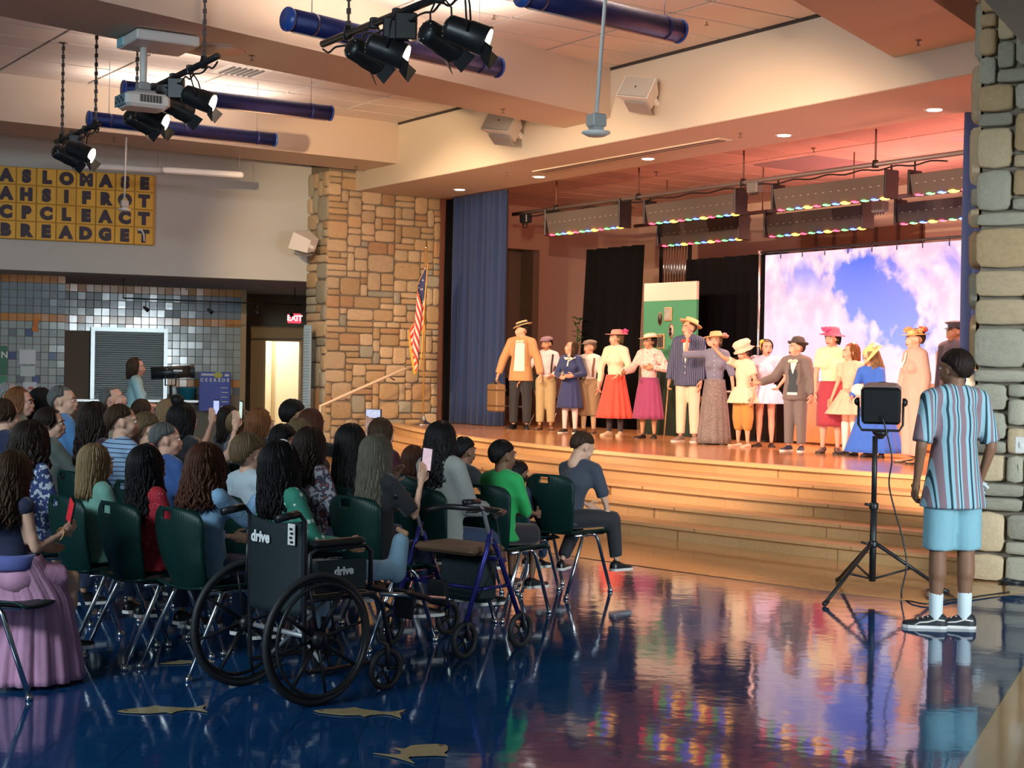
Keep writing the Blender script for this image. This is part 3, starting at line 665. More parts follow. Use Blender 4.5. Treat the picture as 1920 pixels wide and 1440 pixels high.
    if not seat and shoes is None:
        for an in(aR,aL): shoe(body,an,0,.15*H,.05*H,mi=0,ms=0)
    bo=body.obj('body',[sm,M_EYE,M_IRIS,M_LIP,M_MOUTH],root)
    # hair
    if sty is not None:
        ho=hairmb(sty,seed,lod).obj('hair',HAIRC[hair],root); ho.matrix_local=HM
        if sty.get('band'):
            bm=MB(); bm.tube([(.088*math.cos(a),-.0+.01*math.sin(a),.03+.094*math.sin(a)) for a in [PI*i/14 for i in range(15)]],.007,6,flat=.5); bm.obj('headband',sty['band'],root).matrix_local=HM@Matrix.Translation((0,.01,.004))@Matrix.Scale(1.03,4)
    res=dict(root=root,HM=HM,hd=hd,nb=nb,pel=pel,che=che,shR=shR,shL=shL,eR=eR,eL=eL,wR=wR,wL=wL,aR=aR,aL=aL,kR=kR,kL=kL,hs=hs,H=H,k=k,fR=fR,fL=fL,T=T,ln=ln)
    # top garment
    if top:
        g={'tee':.012,'shirt':.013,'jacket':.024,'tank':.009,'dress':.013,'coat':.03}[top]
        b=MB(); torso(b,g)
        if top in('jacket','coat'):
            b.tube([pel+ln*(T*.45),pel+V((0,0,.03*H)),pel-V((0,0,.075*H))],[.078*H+g,.094*H+g,.104*H+g],24,flat=.76)
        elif top=='tee' or top=='shirt' and not (bottom and not seat):
            b.tube([pel+ln*(T*.45),pel+V((0,0,.02*H)),pel-V((0,0,(.05 if seat else .095)*H))],[.074*H+g,.092*H+g,.116*H+g],24,flat=.80)
        if top!='tank':
            for sh,e,w in((shR,eR,wR),(shL,eL,wL)):
                r1=.028*H+g; r2=.023*H+g*1.2
                if sleeve<=.5: q=sh+(e-sh)*(sleeve*2); b.cap(sh,r1,sh+(q-sh)*.2,r1); b.tube([sh,q],[r1,r1*1.04],14)
                else:
                    b.cap(sh,r1,e,r2); q=e+(w-e)*((sleeve-.5)*2*.96); b.tube([e,q],[r2,.017*H+g*1.1],14)
        me=remesh(b,vox,2); me.materials.append(topm)
        nm={'tee':'t_shirt','shirt':'shirt','jacket':'jacket','tank':'top','dress':'dress_bodice','coat':'coat'}[top]
        o=bpy.data.objects.new(nm,me); COL.objects.link(o); o.parent=root; res['top']=o; res['bvh']=BVHTree.FromPolygons([v.co.copy() for v in me.vertices],[tuple(p.vertices) for p in me.polygons])
        if collar:
            cm=MB(); cm.tube([nb+V((.036*H*math.cos(a),.008+.034*H*math.sin(a),.012*k+.006*math.sin(a)*0)) for a in [2*PI*i/16 for i in range(16)]],.010,6,closed=True); cm.obj('collar',collar,root)
    if bottom:
        b=MB(); zt=pel.z+.05*H
        if bottom[0]=='skirt':
            _,zh,rw,rh,pl=bottom; w0=.078*H+.016
            prof=[]; N=10
            for i in range(N+1):
                t=i/N; z=zt+(zh*H-zt)*t; r=w0+(max(rw,.095*H+.02)-w0)*min(1,t*4)*(1) if t<.25 else None
                if r is None: r0=max(rw,.095*H+.02); r=r0+(rh-r0)*((t-.25)/.75)
                prof.append((r,z))
            ph=seed*1.7
            wf=(lambda a,z: 1+ (pl*max(0,(zt-z)/(zt-zh*H))**.6)*(math.sin(a*14+ph)+.4*math.sin(a*9+2*ph)))
            sk=MB(); sk.lathe(prof,72,(pel.x,pel.y,0),None,0,True,1,.86,wf); 
            o=sk.obj('skirt',botm,root); res['skirt']=o
        else:
            _,frac,gw=bottom     # trousers: frac of leg covered, looseness
            for hp,kn,an in((hipR,kR,aR),(hipL,kL,aL)):
                if frac<=.55:
                    q=hp+(kn-hp)*(frac/.5)*.97; b.cap(hp,.050*H+gw,hp+(q-hp)*.2,.050*H+gw); b.tube([hp,q],[.050*H+gw,.044*H+gw*1.1],16)
                else:
                    b.cap(hp,.052*H+gw,kn,.036*H+gw); q=kn+(an-kn)*((frac-.5)*2); b.cap(kn,.036*H+gw,kn+(q-kn)*.1,.036*H+gw); b.tube([kn,q],[.036*H+gw,.027*H+gw],16)
            b.ell(pel+V((0,0,.0)),(.088*H+gw*.6,.067*H+gw*.6,.078*H)); me=remesh(b,vox,2); me.materials.append(botm)
            o=bpy.data.objects.new('trousers' if frac>.6 else 'shorts',me); COL.objects.link(o); o.parent=root; res['bot']=o
    if shoes:
        for an,yy,pp in((aR,pose.get('fy',(.25,-.25))[0],pose.get('fp',(0,0))[0]),(aL,pose.get('fy',(.25,-.25))[1],pose.get('fp',(0,0))[1])):
            m=MB(); shoe(m,an,yy,.155*H,.05*H if not seat else .05*H,heel=shoes[2] if len(shoes)>2 else 0,low=len(shoes)>3,pitch=pp); m.obj('shoe',[shoes[0],shoes[1]],root)
            if len(shoes)>4:
                s=MB(); s.cap(an+V((0,0,-.02*H)),.024*H,an+V((0,0,shoes[5])),.028*H); s.obj('sock',shoes[4],root)
    if hats:
        for nm,mbx,mm in hats: mbx.obj(nm,mm,root).matrix_local=HM
    return res
def drape(res,name,pts,m,off=.004,thick=.003):
    """pts: rows of (x,z) in body space, projected from the front onto the garment"""
    b=MB(); bv=res['bvh']; nu=len(pts[0])-1; nv=len(pts)-1; vs=[]
    for row in pts:
        for (x,z) in row:
            h=bv.ray_cast(V((x,.6,z)),V((0,-1,0))); y=h[0].y if h[0] else .05
            vs.append((x,y+off,z))
    fs=[(j*(nu+1)+i,j*(nu+1)+i+1,(j+1)*(nu+1)+i+1,(j+1)*(nu+1)+i) for j in range(nv) for i in range(nu)]
    b.add(vs,fs,0,True); o=b.obj(name,m,res['root']); return o
def strip(res,name,path,w,m,off=.006,n=10):
    """a narrow strip following (x,z) path on the front of the garment"""
    rows=[]; P=[V((p[0],0,p[1])) for p in path]; tot=sum((P[i+1]-P[i]).length for i in range(len(P)-1))
    for i in range(n+1):
        d=tot*i/n; j=0
        while j<len(P)-2 and d>(P[j+1]-P[j]).length: d-=(P[j+1]-P[j]).length; j+=1
        t=(P[j+1]-P[j]).normalized(); p=P[j]+t*d; nn=V((t.z,0,-t.x)); rows.append([((p+nn*w*f).x,(p+nn*w*f).z) for f in(-.5,0,.5)])
    return drape(res,name,rows,m,off)
def vpanel(res,name,ztop,zbot,wtop,wbot,m,off=.005,shape=None,x0=0):
    rows=[]
    for i in range(11):
        t=i/10; w=(wtop+(wbot-wtop)*t) if not shape else shape(t); rows.append([(x0+w*(j/6-.5)*2,ztop+(zbot-ztop)*t) for j in range(7)])
    return drape(res,name,rows,m,off)
# hats in head space
M_STRAW=mat('straw_hat',(.72,.52,.26),.8,noise=.12,nscale=60,bump=.4,bscale=120)
def tilt(ax=0,ay=0,z=.055,y=-.01): return Matrix.Translation((0,y,z))@Matrix.Rotation(ax,4,'X')@Matrix.Rotation(ay,4,'Y')
def hatmb(prof,seg=32,T=None,wave=None,mb=None):
    a=MB(); a.lathe(prof,seg,wave=wave); b=mb or MB(); T=T or tilt(); n=len(b.v); b.v+=[tuple(T@V(v)) for v in a.v]; b.f+=[tuple(i+n for i in f) for f in a.f]; b.m+=a.m; b.sm+=a.sm; return b
def boater(T,r=.155): return [('hat',hatmb([(r*.62,0),(r,-.002),(r,.008),(.093,.010),(.090,.070),(.01,.074)],32,T),M_STRAW)]
def brimhat(T,r,ch,droop=.02,cr=.088,wave=None): return hatmb([(cr*.9,-.004),(r*.75,-.004-droop*.4),(r,-droop),(r*1.0,-droop+.006),(r*.72,.006-droop*.3),(cr,.010),(cr*.97,ch*.6),(cr*.8,ch*.93),(cr*.4,ch),(.004,ch*1.01)],36,T,wave)
def band(T,r,z0,z1,mb=None): return hatmb([(r,z0),(r+.003,z0),(r+.003,z1),(r,z1)],32,T,mb=mb)
def flowers(T,spots,seed,rr=.02):
    b=MB(); rnd=random.Random(seed)
    for (a,r,z) in spots:
        c=T@V((r*math.cos(a),r*math.sin(a),z))
        for k in range(6):
            f=2*PI*k/6+rnd.random(); b.ell(c+V((math.cos(f)*rr*.7,math.sin(f)*rr*.5,rnd.uniform(-.3,.6)*rr)),(rr*.7,rr*.5,rr*.45),seg=6,rings=4)
        b.ell(c,(rr*.5,rr*.5,rr*.6),seg=6,rings=4)
    return b
def flatcap(T):
    b=MB(); a=MB(); a.ell((0,0,.012),(.098,.118,.045),seg=20,rings=10); a.ell((0,.02,.0),(.09,.115,.022),seg=20,rings=8)
    a.grid(lambda u,v:V((math.sin((u-.5)*2.2)*(.085+.0*v),.085+v*.045*math.cos((u-.5)*2.4)+.02*math.cos((u-.5)*2.4),.002-v*.012)),10,3,0); a.ell((0,0,.056),(.01,.01,.005),seg=8,rings=4)
    b.v+=[tuple(T@V(v)) for v in a.v]; b.f+=a.f; b.m+=a.m; b.sm+=a.sm; return b
# ------------------------------------------------------------ the cast on stage
def cl(n,c,r=.8,**k): return mat('cloth_'+n,c,r,bump=k.pop('bump',.15),bscale=90,noise=k.pop('noise',.06),nscale=12,sheen=.2)
WHITE=cl('white',(.78,.74,.68)); BLACKC=cl('black',(.012,.012,.014)); NAVY=cl('navy',(.03,.05,.16)); TAN=cl('tan',(.50,.27,.12)); KHAKI=cl('khaki',(.42,.33,.17)); CREAM=cl('cream',(.78,.70,.52))
BRSH=mat('brown_shoe',(.20,.09,.045),.5); BKSH=mat('black_shoe',(.012,.012,.014),.35); WSOLE=mat('white_sole',(.75,.73,.68),.6); BSOLE=mat('dark_sole',(.03,.025,.02),.6)
D=math.radians
ST_SHORT=dict(len=0,n=70,vol=.98,lw=.010); ST_BOB=dict(len=.07,n=80,wave=.006,cov=2.0); ST_LONG=dict(len=.20,n=90,wave=.010,cov=2.0); ST_WAVY=dict(len=.22,n=100,wave=.022,cov=2.0,vol=1.05)
def perf(px,py,ytop,hat,phi,label,**kw):
    L=onz(px,py,HS); Ht=at(px,ytop,L.y).z-HS; H=Ht-hat
    kw.setdefault('vox',.0155); kw.setdefault('group','costumed performers on the stage'); kw.setdefault('lod',.7)
    return person(label,H,L,PI+D(phi),**kw)
# 1 tan blazer, boater, suitcase
r=perf(975,805,597,.05,14,'person in tan blazer, white shirt and tilted straw boater, head turned in profile, arms out',skin='fair',hair='darkbrown',sty=ST_SHORT,seed=3,headyaw=D(62),
 pose=dict(ra=((.42,.15,-1),(.30,.10,-1)),la=((-.40,.1,-1),(-.25,.25,-1)),rl=((.07,0,-1),(0,0,-1)),ll=((-.06,0,-1),(0,0,-1)),rh=dict(curl=1.1)),
 top='jacket',topm=TAN,bottom=('t',.98,.016),botm=cl('charcoal',(.02,.022,.028)),shoes=(BKSH,BSOLE),hats=boater(tilt(-.28,.16,.075,-.015))+[('hat_band',band(tilt(-.28,.16,.075,-.015),.0935,.012,.045),BLACKC)])
P1=r; nb=r['nb']; vpanel(r,'shirt_front',nb.z-.01,nb.z-.47,.02,.075,WHITE,.010,shape=lambda t:.070+.015*t); 
m=MB()
for s in(-1,1): m.ell((s*.035+.0,.02,0),(.032,.012,.020),Matrix.Rotation(s*.3,3,'Y'),seg=8,rings=6)
m.ell((0,.025,0),(.010,.010,.012)); bow=m.mesh('bow')
def bowtie(r,mm):
    me=bow.copy(); me.materials.append(mm); o=bpy.data.objects.new('bow_tie',me); COL.objects.link(o); o.parent=r['root']; nb=r['nb']; h=r['bvh'].ray_cast(V((0,.6,nb.z-.025)),V((0,-1,0))); o.location=(0,(h[0].y if h[0] else .06)+.008,nb.z-.02); return o
bowtie(r,CREAM)
for s in(-1,1): strip(r,'lapel',[(s*.085,nb.z+.0),(s*.105,nb.z-.2),(s*.10,nb.z-.40)],.035,cl('tan_lapel',(.44,.23,.10)),.012)
# 2 mauve cap, suspenders
def susp(r,mm,back=False):
    nb=r['nb']; pz=r['pel'].z+.07*r['H']
    for s in(-1,1): strip(r,'suspender',[(s*.075*r['H'],nb.z-.015),(s*.062*r['H'],nb.z-.2),(s*.058*r['H'],pz)],.026,mm,.006)
def buttons(r,mm,n=5,x=0,z1=.25,skipz=.05):
    b=MB()
    for i in range(n):
        z=r['nb'].z-skipz-(z1)*i/(n-1); h=r['bvh'].ray_cast(V((x,.6,z)),V((0,-1,0)))
        if h[0]: b.ell(h[0]+V((0,.003,0)),(.007,.004,.007),seg=8,rings=4)
    if b.v: b.obj('buttons',mm,r['root'],kind='stuff')
r=perf(1022,806,627,.02,8,'child in mauve flat cap, pale shirt and dark suspenders, hand at waist',skin='tan',hair='black',sty=ST_SHORT,seed=4,headyaw=D(22),openm=True,
 pose=dict(ra=((.55,.1,-1),(.6,.25,-.9)),la=((-.35,-.0,-1),(.45,.7,-.35))),top='shirt',topm=cl('lilac_shirt',(.62,.52,.56)),bottom=('t',.93,.022),botm=KHAKI,shoes=(BRSH,BSOLE),hats=[('flat_cap',flatcap(tilt(-.1,0,.072)),cl('mauve',(.22,.14,.19)))])
susp(r,BLACKC); buttons(r,WHITE)
# 3 navy dress
TIGHT=cl('white_tights',(.80,.66,.62),bump=0)
def tights(r,m,z0=.05,z1=.34,g=.006,nm='tights'):
    b=MB()
    for kn,an in((r['kR'],r['aR']),(r['kL'],r['aL'])):
        H=r['H']; f=max(0,min(1,(z1*H-an.z)/(kn.z-an.z))); t=an+(kn-an)*f; b.cap(an,.019*H+g*.7,t,(.019+.014*f)*H+g)
    b.obj(nm,m,r['root'])
r=perf(1068,812,636,.005,20,'child in navy sailor dress with white neck bow, hands clasped in front',skin='fair',hair='brown',sty=ST_LONG,seed=7,headyaw=D(45),headpitch=.22,fem=True,
 pose=dict(ra=((.35,.15,-1),(-.5,.75,-.25)),la=((-.40,.05,-1),(.6,.75,-.15)),rh=dict(d=(-.6,.7,0)),lh=dict(d=(.6,.7,0))),top='dress',topm=NAVY,bottom=('skirt',.27,.14,.195,.05),botm=cl('navy_chiffon',(.035,.05,.17),bump=.05),shoes=(BKSH,WSOLE))
tights(r,TIGHT); nb=r['nb']; bowtie(r,WHITE); 
for s in(-1,1): strip(r,'collar_trim',[(0,nb.z-.05),(s*.05,nb.z-.02),(s*.09,nb.z+.0)],.014,WHITE,.008)
strip(r,'bow_tail',[(.012,nb.z-.03),(.02,nb.z-.13)],.02,WHITE,.01); 
# 4 knickers boy
r=perf(1103,812,634,.015,28,'child in brown flat cap, white shirt and loose brown knickers, reaching one arm forward',skin='rosy',hair='darkblonde',sty=ST_SHORT,seed=8,headyaw=D(30),openm=True,
 pose=dict(ra=((.55,.45,-.8),(.55,.75,-.25)),la=((-.22,-.1,-1),(.1,.25,-1)),rh=dict(pn=(0,0,1),curl=.3)),top='shirt',topm=WHITE,bottom=('t',.70,.040),botm=cl('knickers',(.33,.22,.12)),shoes=(BRSH,BSOLE,0,),hats=[('flat_cap',flatcap(tilt(-.05,0,.072)),cl('capbrown',(.20,.15,.12)))])
susp(r,cl('susp_brown',(.22,.10,.07))); tights(r,cl('beige_socks',(.50,.36,.22)),nm='socks')
# 5 coral skirt
HP=mat('hat_pink',(.70,.33,.27),.8,bump=.4,bscale=100); FL_M=mat('flowers_magenta',(.62,.08,.24),.7); FL_P=mat('flowers_pink',(.80,.30,.38),.7); FL_Y=mat('flowers_yellow',(.80,.50,.08),.7)
T=tilt(-.12,0,.062)
r=perf(1152,818,613,.03,30,'person in cream blouse and long pleated coral red skirt, pink wide-brimmed hat with magenta flowers',skin='fair',hair='darkblonde',sty=ST_BOB,seed=9,headyaw=D(32),headpitch=.1,fem=True,
 pose=dict(ra=((.40,-.05,-1),(.0,.15,-1)),la=((-.42,.25,-1),(.3,.85,-.5)),lh=dict(pn=(.3,.2,1),curl=.2)),top='shirt',topm=CREAM,bottom=('skirt',.17,.155,.25,.09),botm=cl('coral',(.78,.09,.06)),shoes=(mat('cream_shoe',(.72,.55,.38),.6),mat('cream_shoe2',(.6,.45,.3),.6)),hats=[('hat',brimhat(T,.175,.075,.0),HP),('hat_flowers',flowers(T,[(-1.6,.10,.03),(-1.1,.11,.04),(-2.1,.12,.02),(-1.8,.14,.05)],4,.04),FL_M)])
tights(r,cl('leggings',(.035,.03,.04)),.05,.3,.006,'leggings')
# 6 plum skirt
T=tilt(-.15,.1,.06)
r=perf(1215,822,619,.03,24,'person in glasses, pink-white blouse and plum skirt, straw hat with scarf band',skin='tan',hair='darkbrown',sty=ST_BOB,seed=12,headyaw=D(28),headpitch=.08,fem=True,
 pose=dict(ra=((.45,.2,-1),(.15,.9,-.15)),la=((-.62,.0,-1),(.75,.55,.1)),lh=dict(d=(.9,.3,0))),top='shirt',topm=pattern('blouse_pink_print','noise',(.72,.55,.50),(.50,.22,.24),45,.58,c3=(.78,.66,.60)),bottom=('skirt',.185,.15,.215,.06),botm=cl('plum',(.30,.045,.14)),shoes=(BKSH,BSOLE,0,1),
 hats=[('hat',brimhat(T,.17,.07,.0),M_STRAW),('scarf_band',band(T,.092,.012,.05),cl('scarf',(.75,.60,.56)))])
def glasses(r,m):
    b=MB()
    for s in(-1,1): b.tube([(s*.031+.021*math.cos(a),.096,.006+.018*math.sin(a)) for a in [2*PI*i/14 for i in range(14)]],.0025,5,closed=True); b.tube([(s*.052,.095,.01),(s*.074,.05,.01),(s*.078,-.0,.008)],.0022,5)
    b.tube([(-.010,.098,.009),(.010,.098,.009)],.0025,5); b.obj('glasses',m,r['root']).matrix_local=r['HM']
glasses(r,BLACKC); buttons(r,WHITE,5,z1=.2)
# 18 behind: curly hair and red-orange dress
r=perf(1234,814,642,.0,22,'person in red-orange dress with curly brown hair, mostly hidden behind the plum-skirted one',skin='tan',hair='brown',sty=dict(len=.05,n=80,wave=.03,vol=1.25,cov=2.1),seed=14,headyaw=D(20),pose=dict(),top='dress',topm=cl('orange',(.75,.14,.04)),bottom=('skirt',.2,.15,.24,.06),botm=cl('orange2',(.78,.15,.03)),shoes=(BKSH,BSOLE))
# 7 pinstripe
PIN=pattern('pinstripe_navy','stripes',(.035,.05,.13),(.32,.35,.42),14,.93,'X')
r=perf(1288,828,589,.05,26,'tall person in navy pinstripe blazer, red bow tie and cream trousers, straw boater pushed back',skin='fair',hair='brown',sty=ST_SHORT,seed=15,headyaw=D(28),headpitch=.05,
 pose=dict(ra=((.20,.05,-1),(.1,.2,-1)),la=((-.15,.05,-1),(.05,.12,-1)),rh=dict(curl=1.0)),top='jacket',topm=PIN,bottom=('t',.97,.014),botm=CREAM,shoes=(mat('taupe_shoe',(.25,.19,.15),.7),WSOLE),hats=boater(tilt(.35,-.1,.060,-.03),.16))
nb=r['nb']; vpanel(r,'shirt_front',nb.z-.01,nb.z-.33,.03,.0,WHITE,.008,shape=lambda t:.052*(1-t)+.004); bowtie(r,cl('red',(.65,.05,.03))); buttons(r,WHITE,2,z1=.08,skipz=.36)
for s in(-1,1): strip(r,'lapel',[(s*.06,nb.z+.0),(s*.055,nb.z-.14),(s*.008,nb.z-.35)],.03,PIN,.011)
W=r['root'].matrix_basis@ (r['wR']+r['fR']*.07)
cn=thing('walking_cane','slim wooden walking cane held by the pinstriped person','cane',(W.x,W.y,0)); c_=MB(); ft=V((W.x-.06,W.y-.10,HS)); c_.tube([W+V((0,0,.05))-V((W.x,W.y,0)),V((ft.x-W.x,ft.y-W.y,HS))],[.011,.008],8); c_.obj('shaft',mat('cane_wood',(.35,.2,.09),.4),cn)
c_=MB(); c_.ell(W+V((0,0,.06))-V((W.x,W.y,0)),(.02,.02,.018)); c_.obj('knob',M_CHR,cn)
# 8 blue blouse, long grey skirt, arm raised
T=tilt(-.05,.1,.058)
TW=pattern('tweed_grey','noise',(.20,.17,.17),(.32,.27,.25),60,.5,c3=(.13,.11,.12))
r=perf(1338,833,616,.035,14,'person in blue-grey blouse and floor-length grey tweed skirt, waving one raised hand',skin='fair',hair='darkblonde',sty=ST_BOB,seed=16,headyaw=D(12),headpitch=.12,openm=True,fem=True,
 pose=dict(ra=((.85,.25,-.05),(-.10,.15,1)),la=((-.35,.05,-1),(-.12,.1,-1)),rh=dict(d=(.15,.1,1),pn=(.3,1,0),curl=.12,spread=.25)),top='shirt',topm=cl('bluegrey',(.20,.22,.33)),sleeve=.62,bottom=('skirt',.012,.15,.22,.035),botm=TW,shoes=(BKSH,BSOLE),
 hats=[('hat',brimhat(T,.17,.085,-.0),M_STRAW),('hat_flowers',flowers(T,[(-2.5,.10,.02),(-2.9,.12,.03),(-2.2,.11,.02),(-2.6,.14,.0)],6,.032),FL_P)])
buttons(r,WHITE,6,z1=.30)
# 9 cream puffy hat
def puffhat(T):
    b=MB(); a=MB(); a.lathe([(.085,-.01),(.14,-.035),(.150,-.03),(.10,.0),(.115,.03),(.13,.06),(.11,.10),(.05,.115),(.003,.115)],40,wave=lambda an,z:1+.06*math.sin(an*7+z*60)+.035*math.sin(an*13))
    b.v=[tuple(T@V(v)) for v in a.v]; b.f=a.f; b.m=a.m; b.sm=a.sm; return b
LACE=pattern('lace_cream','dots',(.80,.70,.52),(.66,.52,.34),36,.16)
r=perf(1392,838,633,.06,50,'child in ruffled cream hat, lace tunic and gold bloomers, reaching up to the next hat',skin='fair',hair='black',sty=ST_BOB,seed=17,headyaw=D(10),headpitch=-.35,fem=True,
 pose=dict(ra=((.25,.75,.35),(.35,.7,.75)),la=((-.3,-.05,-1),(-.05,.3,-1)),rh=dict(d=(.5,.3,.6),curl=.6)),top='dress',topm=LACE,sleeve=.3,bottom=('skirt',.42,.15,.20,.08),botm=LACE,shoes=(mat('pale_flats',(.80,.58,.45),.6),mat('pale_flats2',(.6,.42,.3),.6),0,1),hats=[('hat',puffhat(tilt(-.08,.05,.06)),CREAM)])
b=MB(); 
for hp,kn,an in((r['pel']+V((.05,0,0)),r['kR'],r['aR']),(r['pel']+V((-.05,0,0)),r['kL'],r['aL'])): b.cap(hp,.09,kn,.082); b.cap(kn,.082,kn+(an-kn)*.35,.062)
o=remesh(b,.016,2); o.materials.append(cl('gold',(.50,.28,.07))); oo=bpy.data.objects.new('bloomers',o); COL.objects.link(oo); oo.parent=r['root']
# 17 behind: feathery red hat
T=tilt(-.1,0,.05)
r=perf(1466,828,640,.05,20,'person in frilly red-orange hat, mostly hidden behind the lilac dress and grey suit',skin='rosy',hair='auburn',sty=dict(len=.12,n=80,wave=.03,vol=1.15,cov=2.1),seed=19,headyaw=D(20),top='dress',topm=cl('peach_dark',(.70,.28,.18)),bottom=('skirt',.3,.14,.2,.06),botm=cl('peach_dark2',(.72,.30,.18)),shoes=(BKSH,BSOLE),
 hats=[('hat',brimhat(T,.15,.08,.0,wave=lambda a,z:1+.05*math.sin(a*9)),mat('hat_coral',(.65,.20,.12),.8,bump=.6,bscale=60)),('hat_flowers',flowers(T,[(i*.8,.09,.03+.02*math.sin(i*2)) for i in range(8)],5,.03),mat('flowers_coral',(.78,.26,.16),.7))])
# 10 lilac-white dress
LIL=cl('lilac_tulle',(.66,.64,.86),bump=.05)
r=perf(1434,838,634,.0,18,'child in short lilac-white tulle dress, hands on hips, yellow hair bow',skin='rosy',hair='brown',sty=ST_BOB,seed=20,headyaw=D(-25),openm=True,fem=True,
 pose=dict(ra=((.80,-.1,-1),(-.55,.25,-.8)),la=((-.65,-.1,-1),(.5,.3,-.7)),rh=dict(d=(-.5,.4,-.6)),lh=dict(d=(.5,.4,-.6))),top='dress',topm=LIL,sleeve=.28,bottom=('skirt',.40,.15,.28,.07),botm=LIL,shoes=(BKSH,BSOLE,0,1))
b=MB(); b.ell((.07,.01,.085),(.035,.018,.03),Matrix.Rotation(.5,3,'Y')); b.ell((.08,.0,.03),(.02,.016,.04)); b.obj('hair_bow',FL_Y,r['root']).matrix_local=r['HM']
MB().ell(r['shR']+V((.02,0,.01)),(.075,.06,.06)).obj('puff_sleeve',LIL,r['root']); MB().ell(r['shL']+V((-.02,0,.01)),(.075,.06,.06)).obj('puff_sleeve',LIL,r['root'])
# 11 grey suit, bowler
T=tilt(.1,.1,.06,-.02)
GS=cl('suit_grey',(.15,.125,.12)); BOWL=mat('bowler_felt',(.07,.06,.055),.8)
r=perf(1490,846,627,.04,32,'child in grey suit, dark waistcoat and bowler hat, one fist held forward',skin='rosy',hair='brown',sty=ST_SHORT,seed=21,headyaw=D(40),headpitch=.05,openm=True,
 pose=dict(ra=((.62,.2,-1),(.75,.6,-.35)),la=((-.32,0,-1),(-.12,.45,-1)),rh=dict(curl=.4,d=(.8,.5,-.1)),lh=dict(curl=1.2)),top='jacket',topm=GS,bottom=('t',.96,.018),botm=cl('suit_grey2',(.16,.135,.13)),shoes=(mat('navy_shoe',(.03,.04,.08),.5),WSOLE),
 hats=[('hat',hatmb([(.08,-.005),(.13,.0),(.138,.016),(.132,.016),(.12,.006),(.09,.006),(.088,.05),(.07,.085),(.03,.098),(.003,.1)],32,T),BOWL),('hat_band',band(T,.0895,.008,.03),BLACKC)])
nb=r['nb']; vpanel(r,'waistcoat',nb.z-.12,nb.z-.40,.05,.06,cl('waistcoat',(.03,.045,.06)),.008,shape=lambda t:.045+.02*t); vpanel(r,'shirt_front',nb.z-.01,nb.z-.17,.04,.004,WHITE,.011,shape=lambda t:.045*(1-t)+.004); bowtie(r,CREAM)
vpanel(r,'shirt_hem',nb.z-.39,nb.z-.42,.06,.055,WHITE,.010,shape=lambda t:.062); buttons(r,WHITE,3,z1=.16,skipz=.2)
for s in(-1,1): strip(r,'lapel',[(s*.055,nb.z),(s*.075,nb.z-.16),(s*.06,nb.z-.30)],.035,GS,.012)
# 12 maroon skirt
T=tilt(-.02,-.1,.06)
r=perf(1556,850,607,.045,16,'person in pale yellow top and maroon pencil skirt, magenta-pink brimmed hat, dark heels',skin='rosy',hair='black',sty=ST_BOB,seed=22,headyaw=D(30),fem=True,
 pose=dict(ra=((.18,0,-1),(.0,.1,-1)),la=((-.18,.05,-1),(.1,.3,-1))),top='dress',topm=cl('paleyellow',(.80,.72,.46)),sleeve=.35,bottom=('skirt',.215,.155,.165,.012),botm=cl('maroon',(.36,.035,.06)),shoes=(mat('dark_heels',(.10,.05,.035),.4),BSOLE,.035,1),
 hats=[('hat',brimhat(T,.16,.09,.02),mat('hat_magenta',(.55,.12,.22),.8,bump=.4,bscale=90)),('hat_bow',flowers(T,[(1.2,.10,.04),(.9,.11,.05),(1.5,.10,.05)],7,.035),FL_M)])
# 13 peach dress
PE=cl('peach',(.80,.52,.36),bump=.05)
r=perf(1592,853,641,.0,58,'child in puffed peach dress with white stockings and ribboned brown hair, one hand on hip',skin='fair',hair='ginger',sty=dict(len=.12,n=90,wave=.014,cov=2.0),seed=23,headyaw=D(24),fem=True,
 pose=dict(ra=((.35,.1,-1),(.1,.4,-1)),la=((-.5,-.35,-.9),(.15,.85,-.35)),lh=dict(d=(.4,.6,-.2))),top='dress',topm=PE,sleeve=.3,bottom=('skirt',.36,.16,.30,.05),botm=PE,shoes=(BKSH,BSOLE,0,1))
tights(r,WHITE,.05,.42); b=MB(); b.ell((-.02,-.03,.115),(.06,.02,.022)); b.ell((.03,-.05,.10),(.03,.02,.03)); b.obj('hair_ribbon',CREAM,r['root']).matrix_local=r['HM']
MB().ell(r['shR']+V((.02,0,-.02)),(.07,.065,.075)).obj('puff_sleeve',PE,r['root']); MB().ell(r['shL']+V((-.02,0,-.02)),(.07,.065,.075)).obj('puff_sleeve',PE,r['root'])
# 14 blue dress, big bonnet, blond hair
T=tilt(-.45,.3,.05,-.03); BLU=cl('bright_blue',(.03,.14,.62))
r=perf(1640,857,643,.04,30,'child in long bright blue dress and floppy yellow bonnet over long blonde curls, bending forward',skin='fair',hair='blonde',sty=dict(len=.22,n=110,wave=.018,cov=2.3,vol=1.05),seed=24,headyaw=D(45),headpitch=-.35,lean=(.12,.2),fem=True,
 pose=dict(ra=((.2,.4,-1),(-.05,.8,-.5)),la=((-.2,.3,-1),(.2,.8,-.5))),top='dress',topm=BLU,bottom=('skirt',.045,.17,.33,.05),botm=BLU,shoes=(BRSH,BSOLE),
 hats=[('bonnet',brimhat(T,.17,.10,.03),mat('bonnet_yellow',(.80,.60,.26),.8,bump=.3,bscale=90)),('bonnet_flowers',flowers(T,[(-1.9,.12,.02),(-2.4,.12,.03),(-1.4,.12,.02)],8,.034),cl('flwhite',(.80,.78,.72))),('bonnet_yellow_flowers',flowers(T,[(-1.2,.13,.05),(-.7,.12,.03)],9,.034),FL_Y)])
b=MB(); b.ell(r['pel']+V((.12,.26,.1)),(.09,.05,.07)); b.ell(r['pel']+V((.04,.27,.07)),(.07,.05,.06)); b.obj('white_muff',WHITE,r['root'])
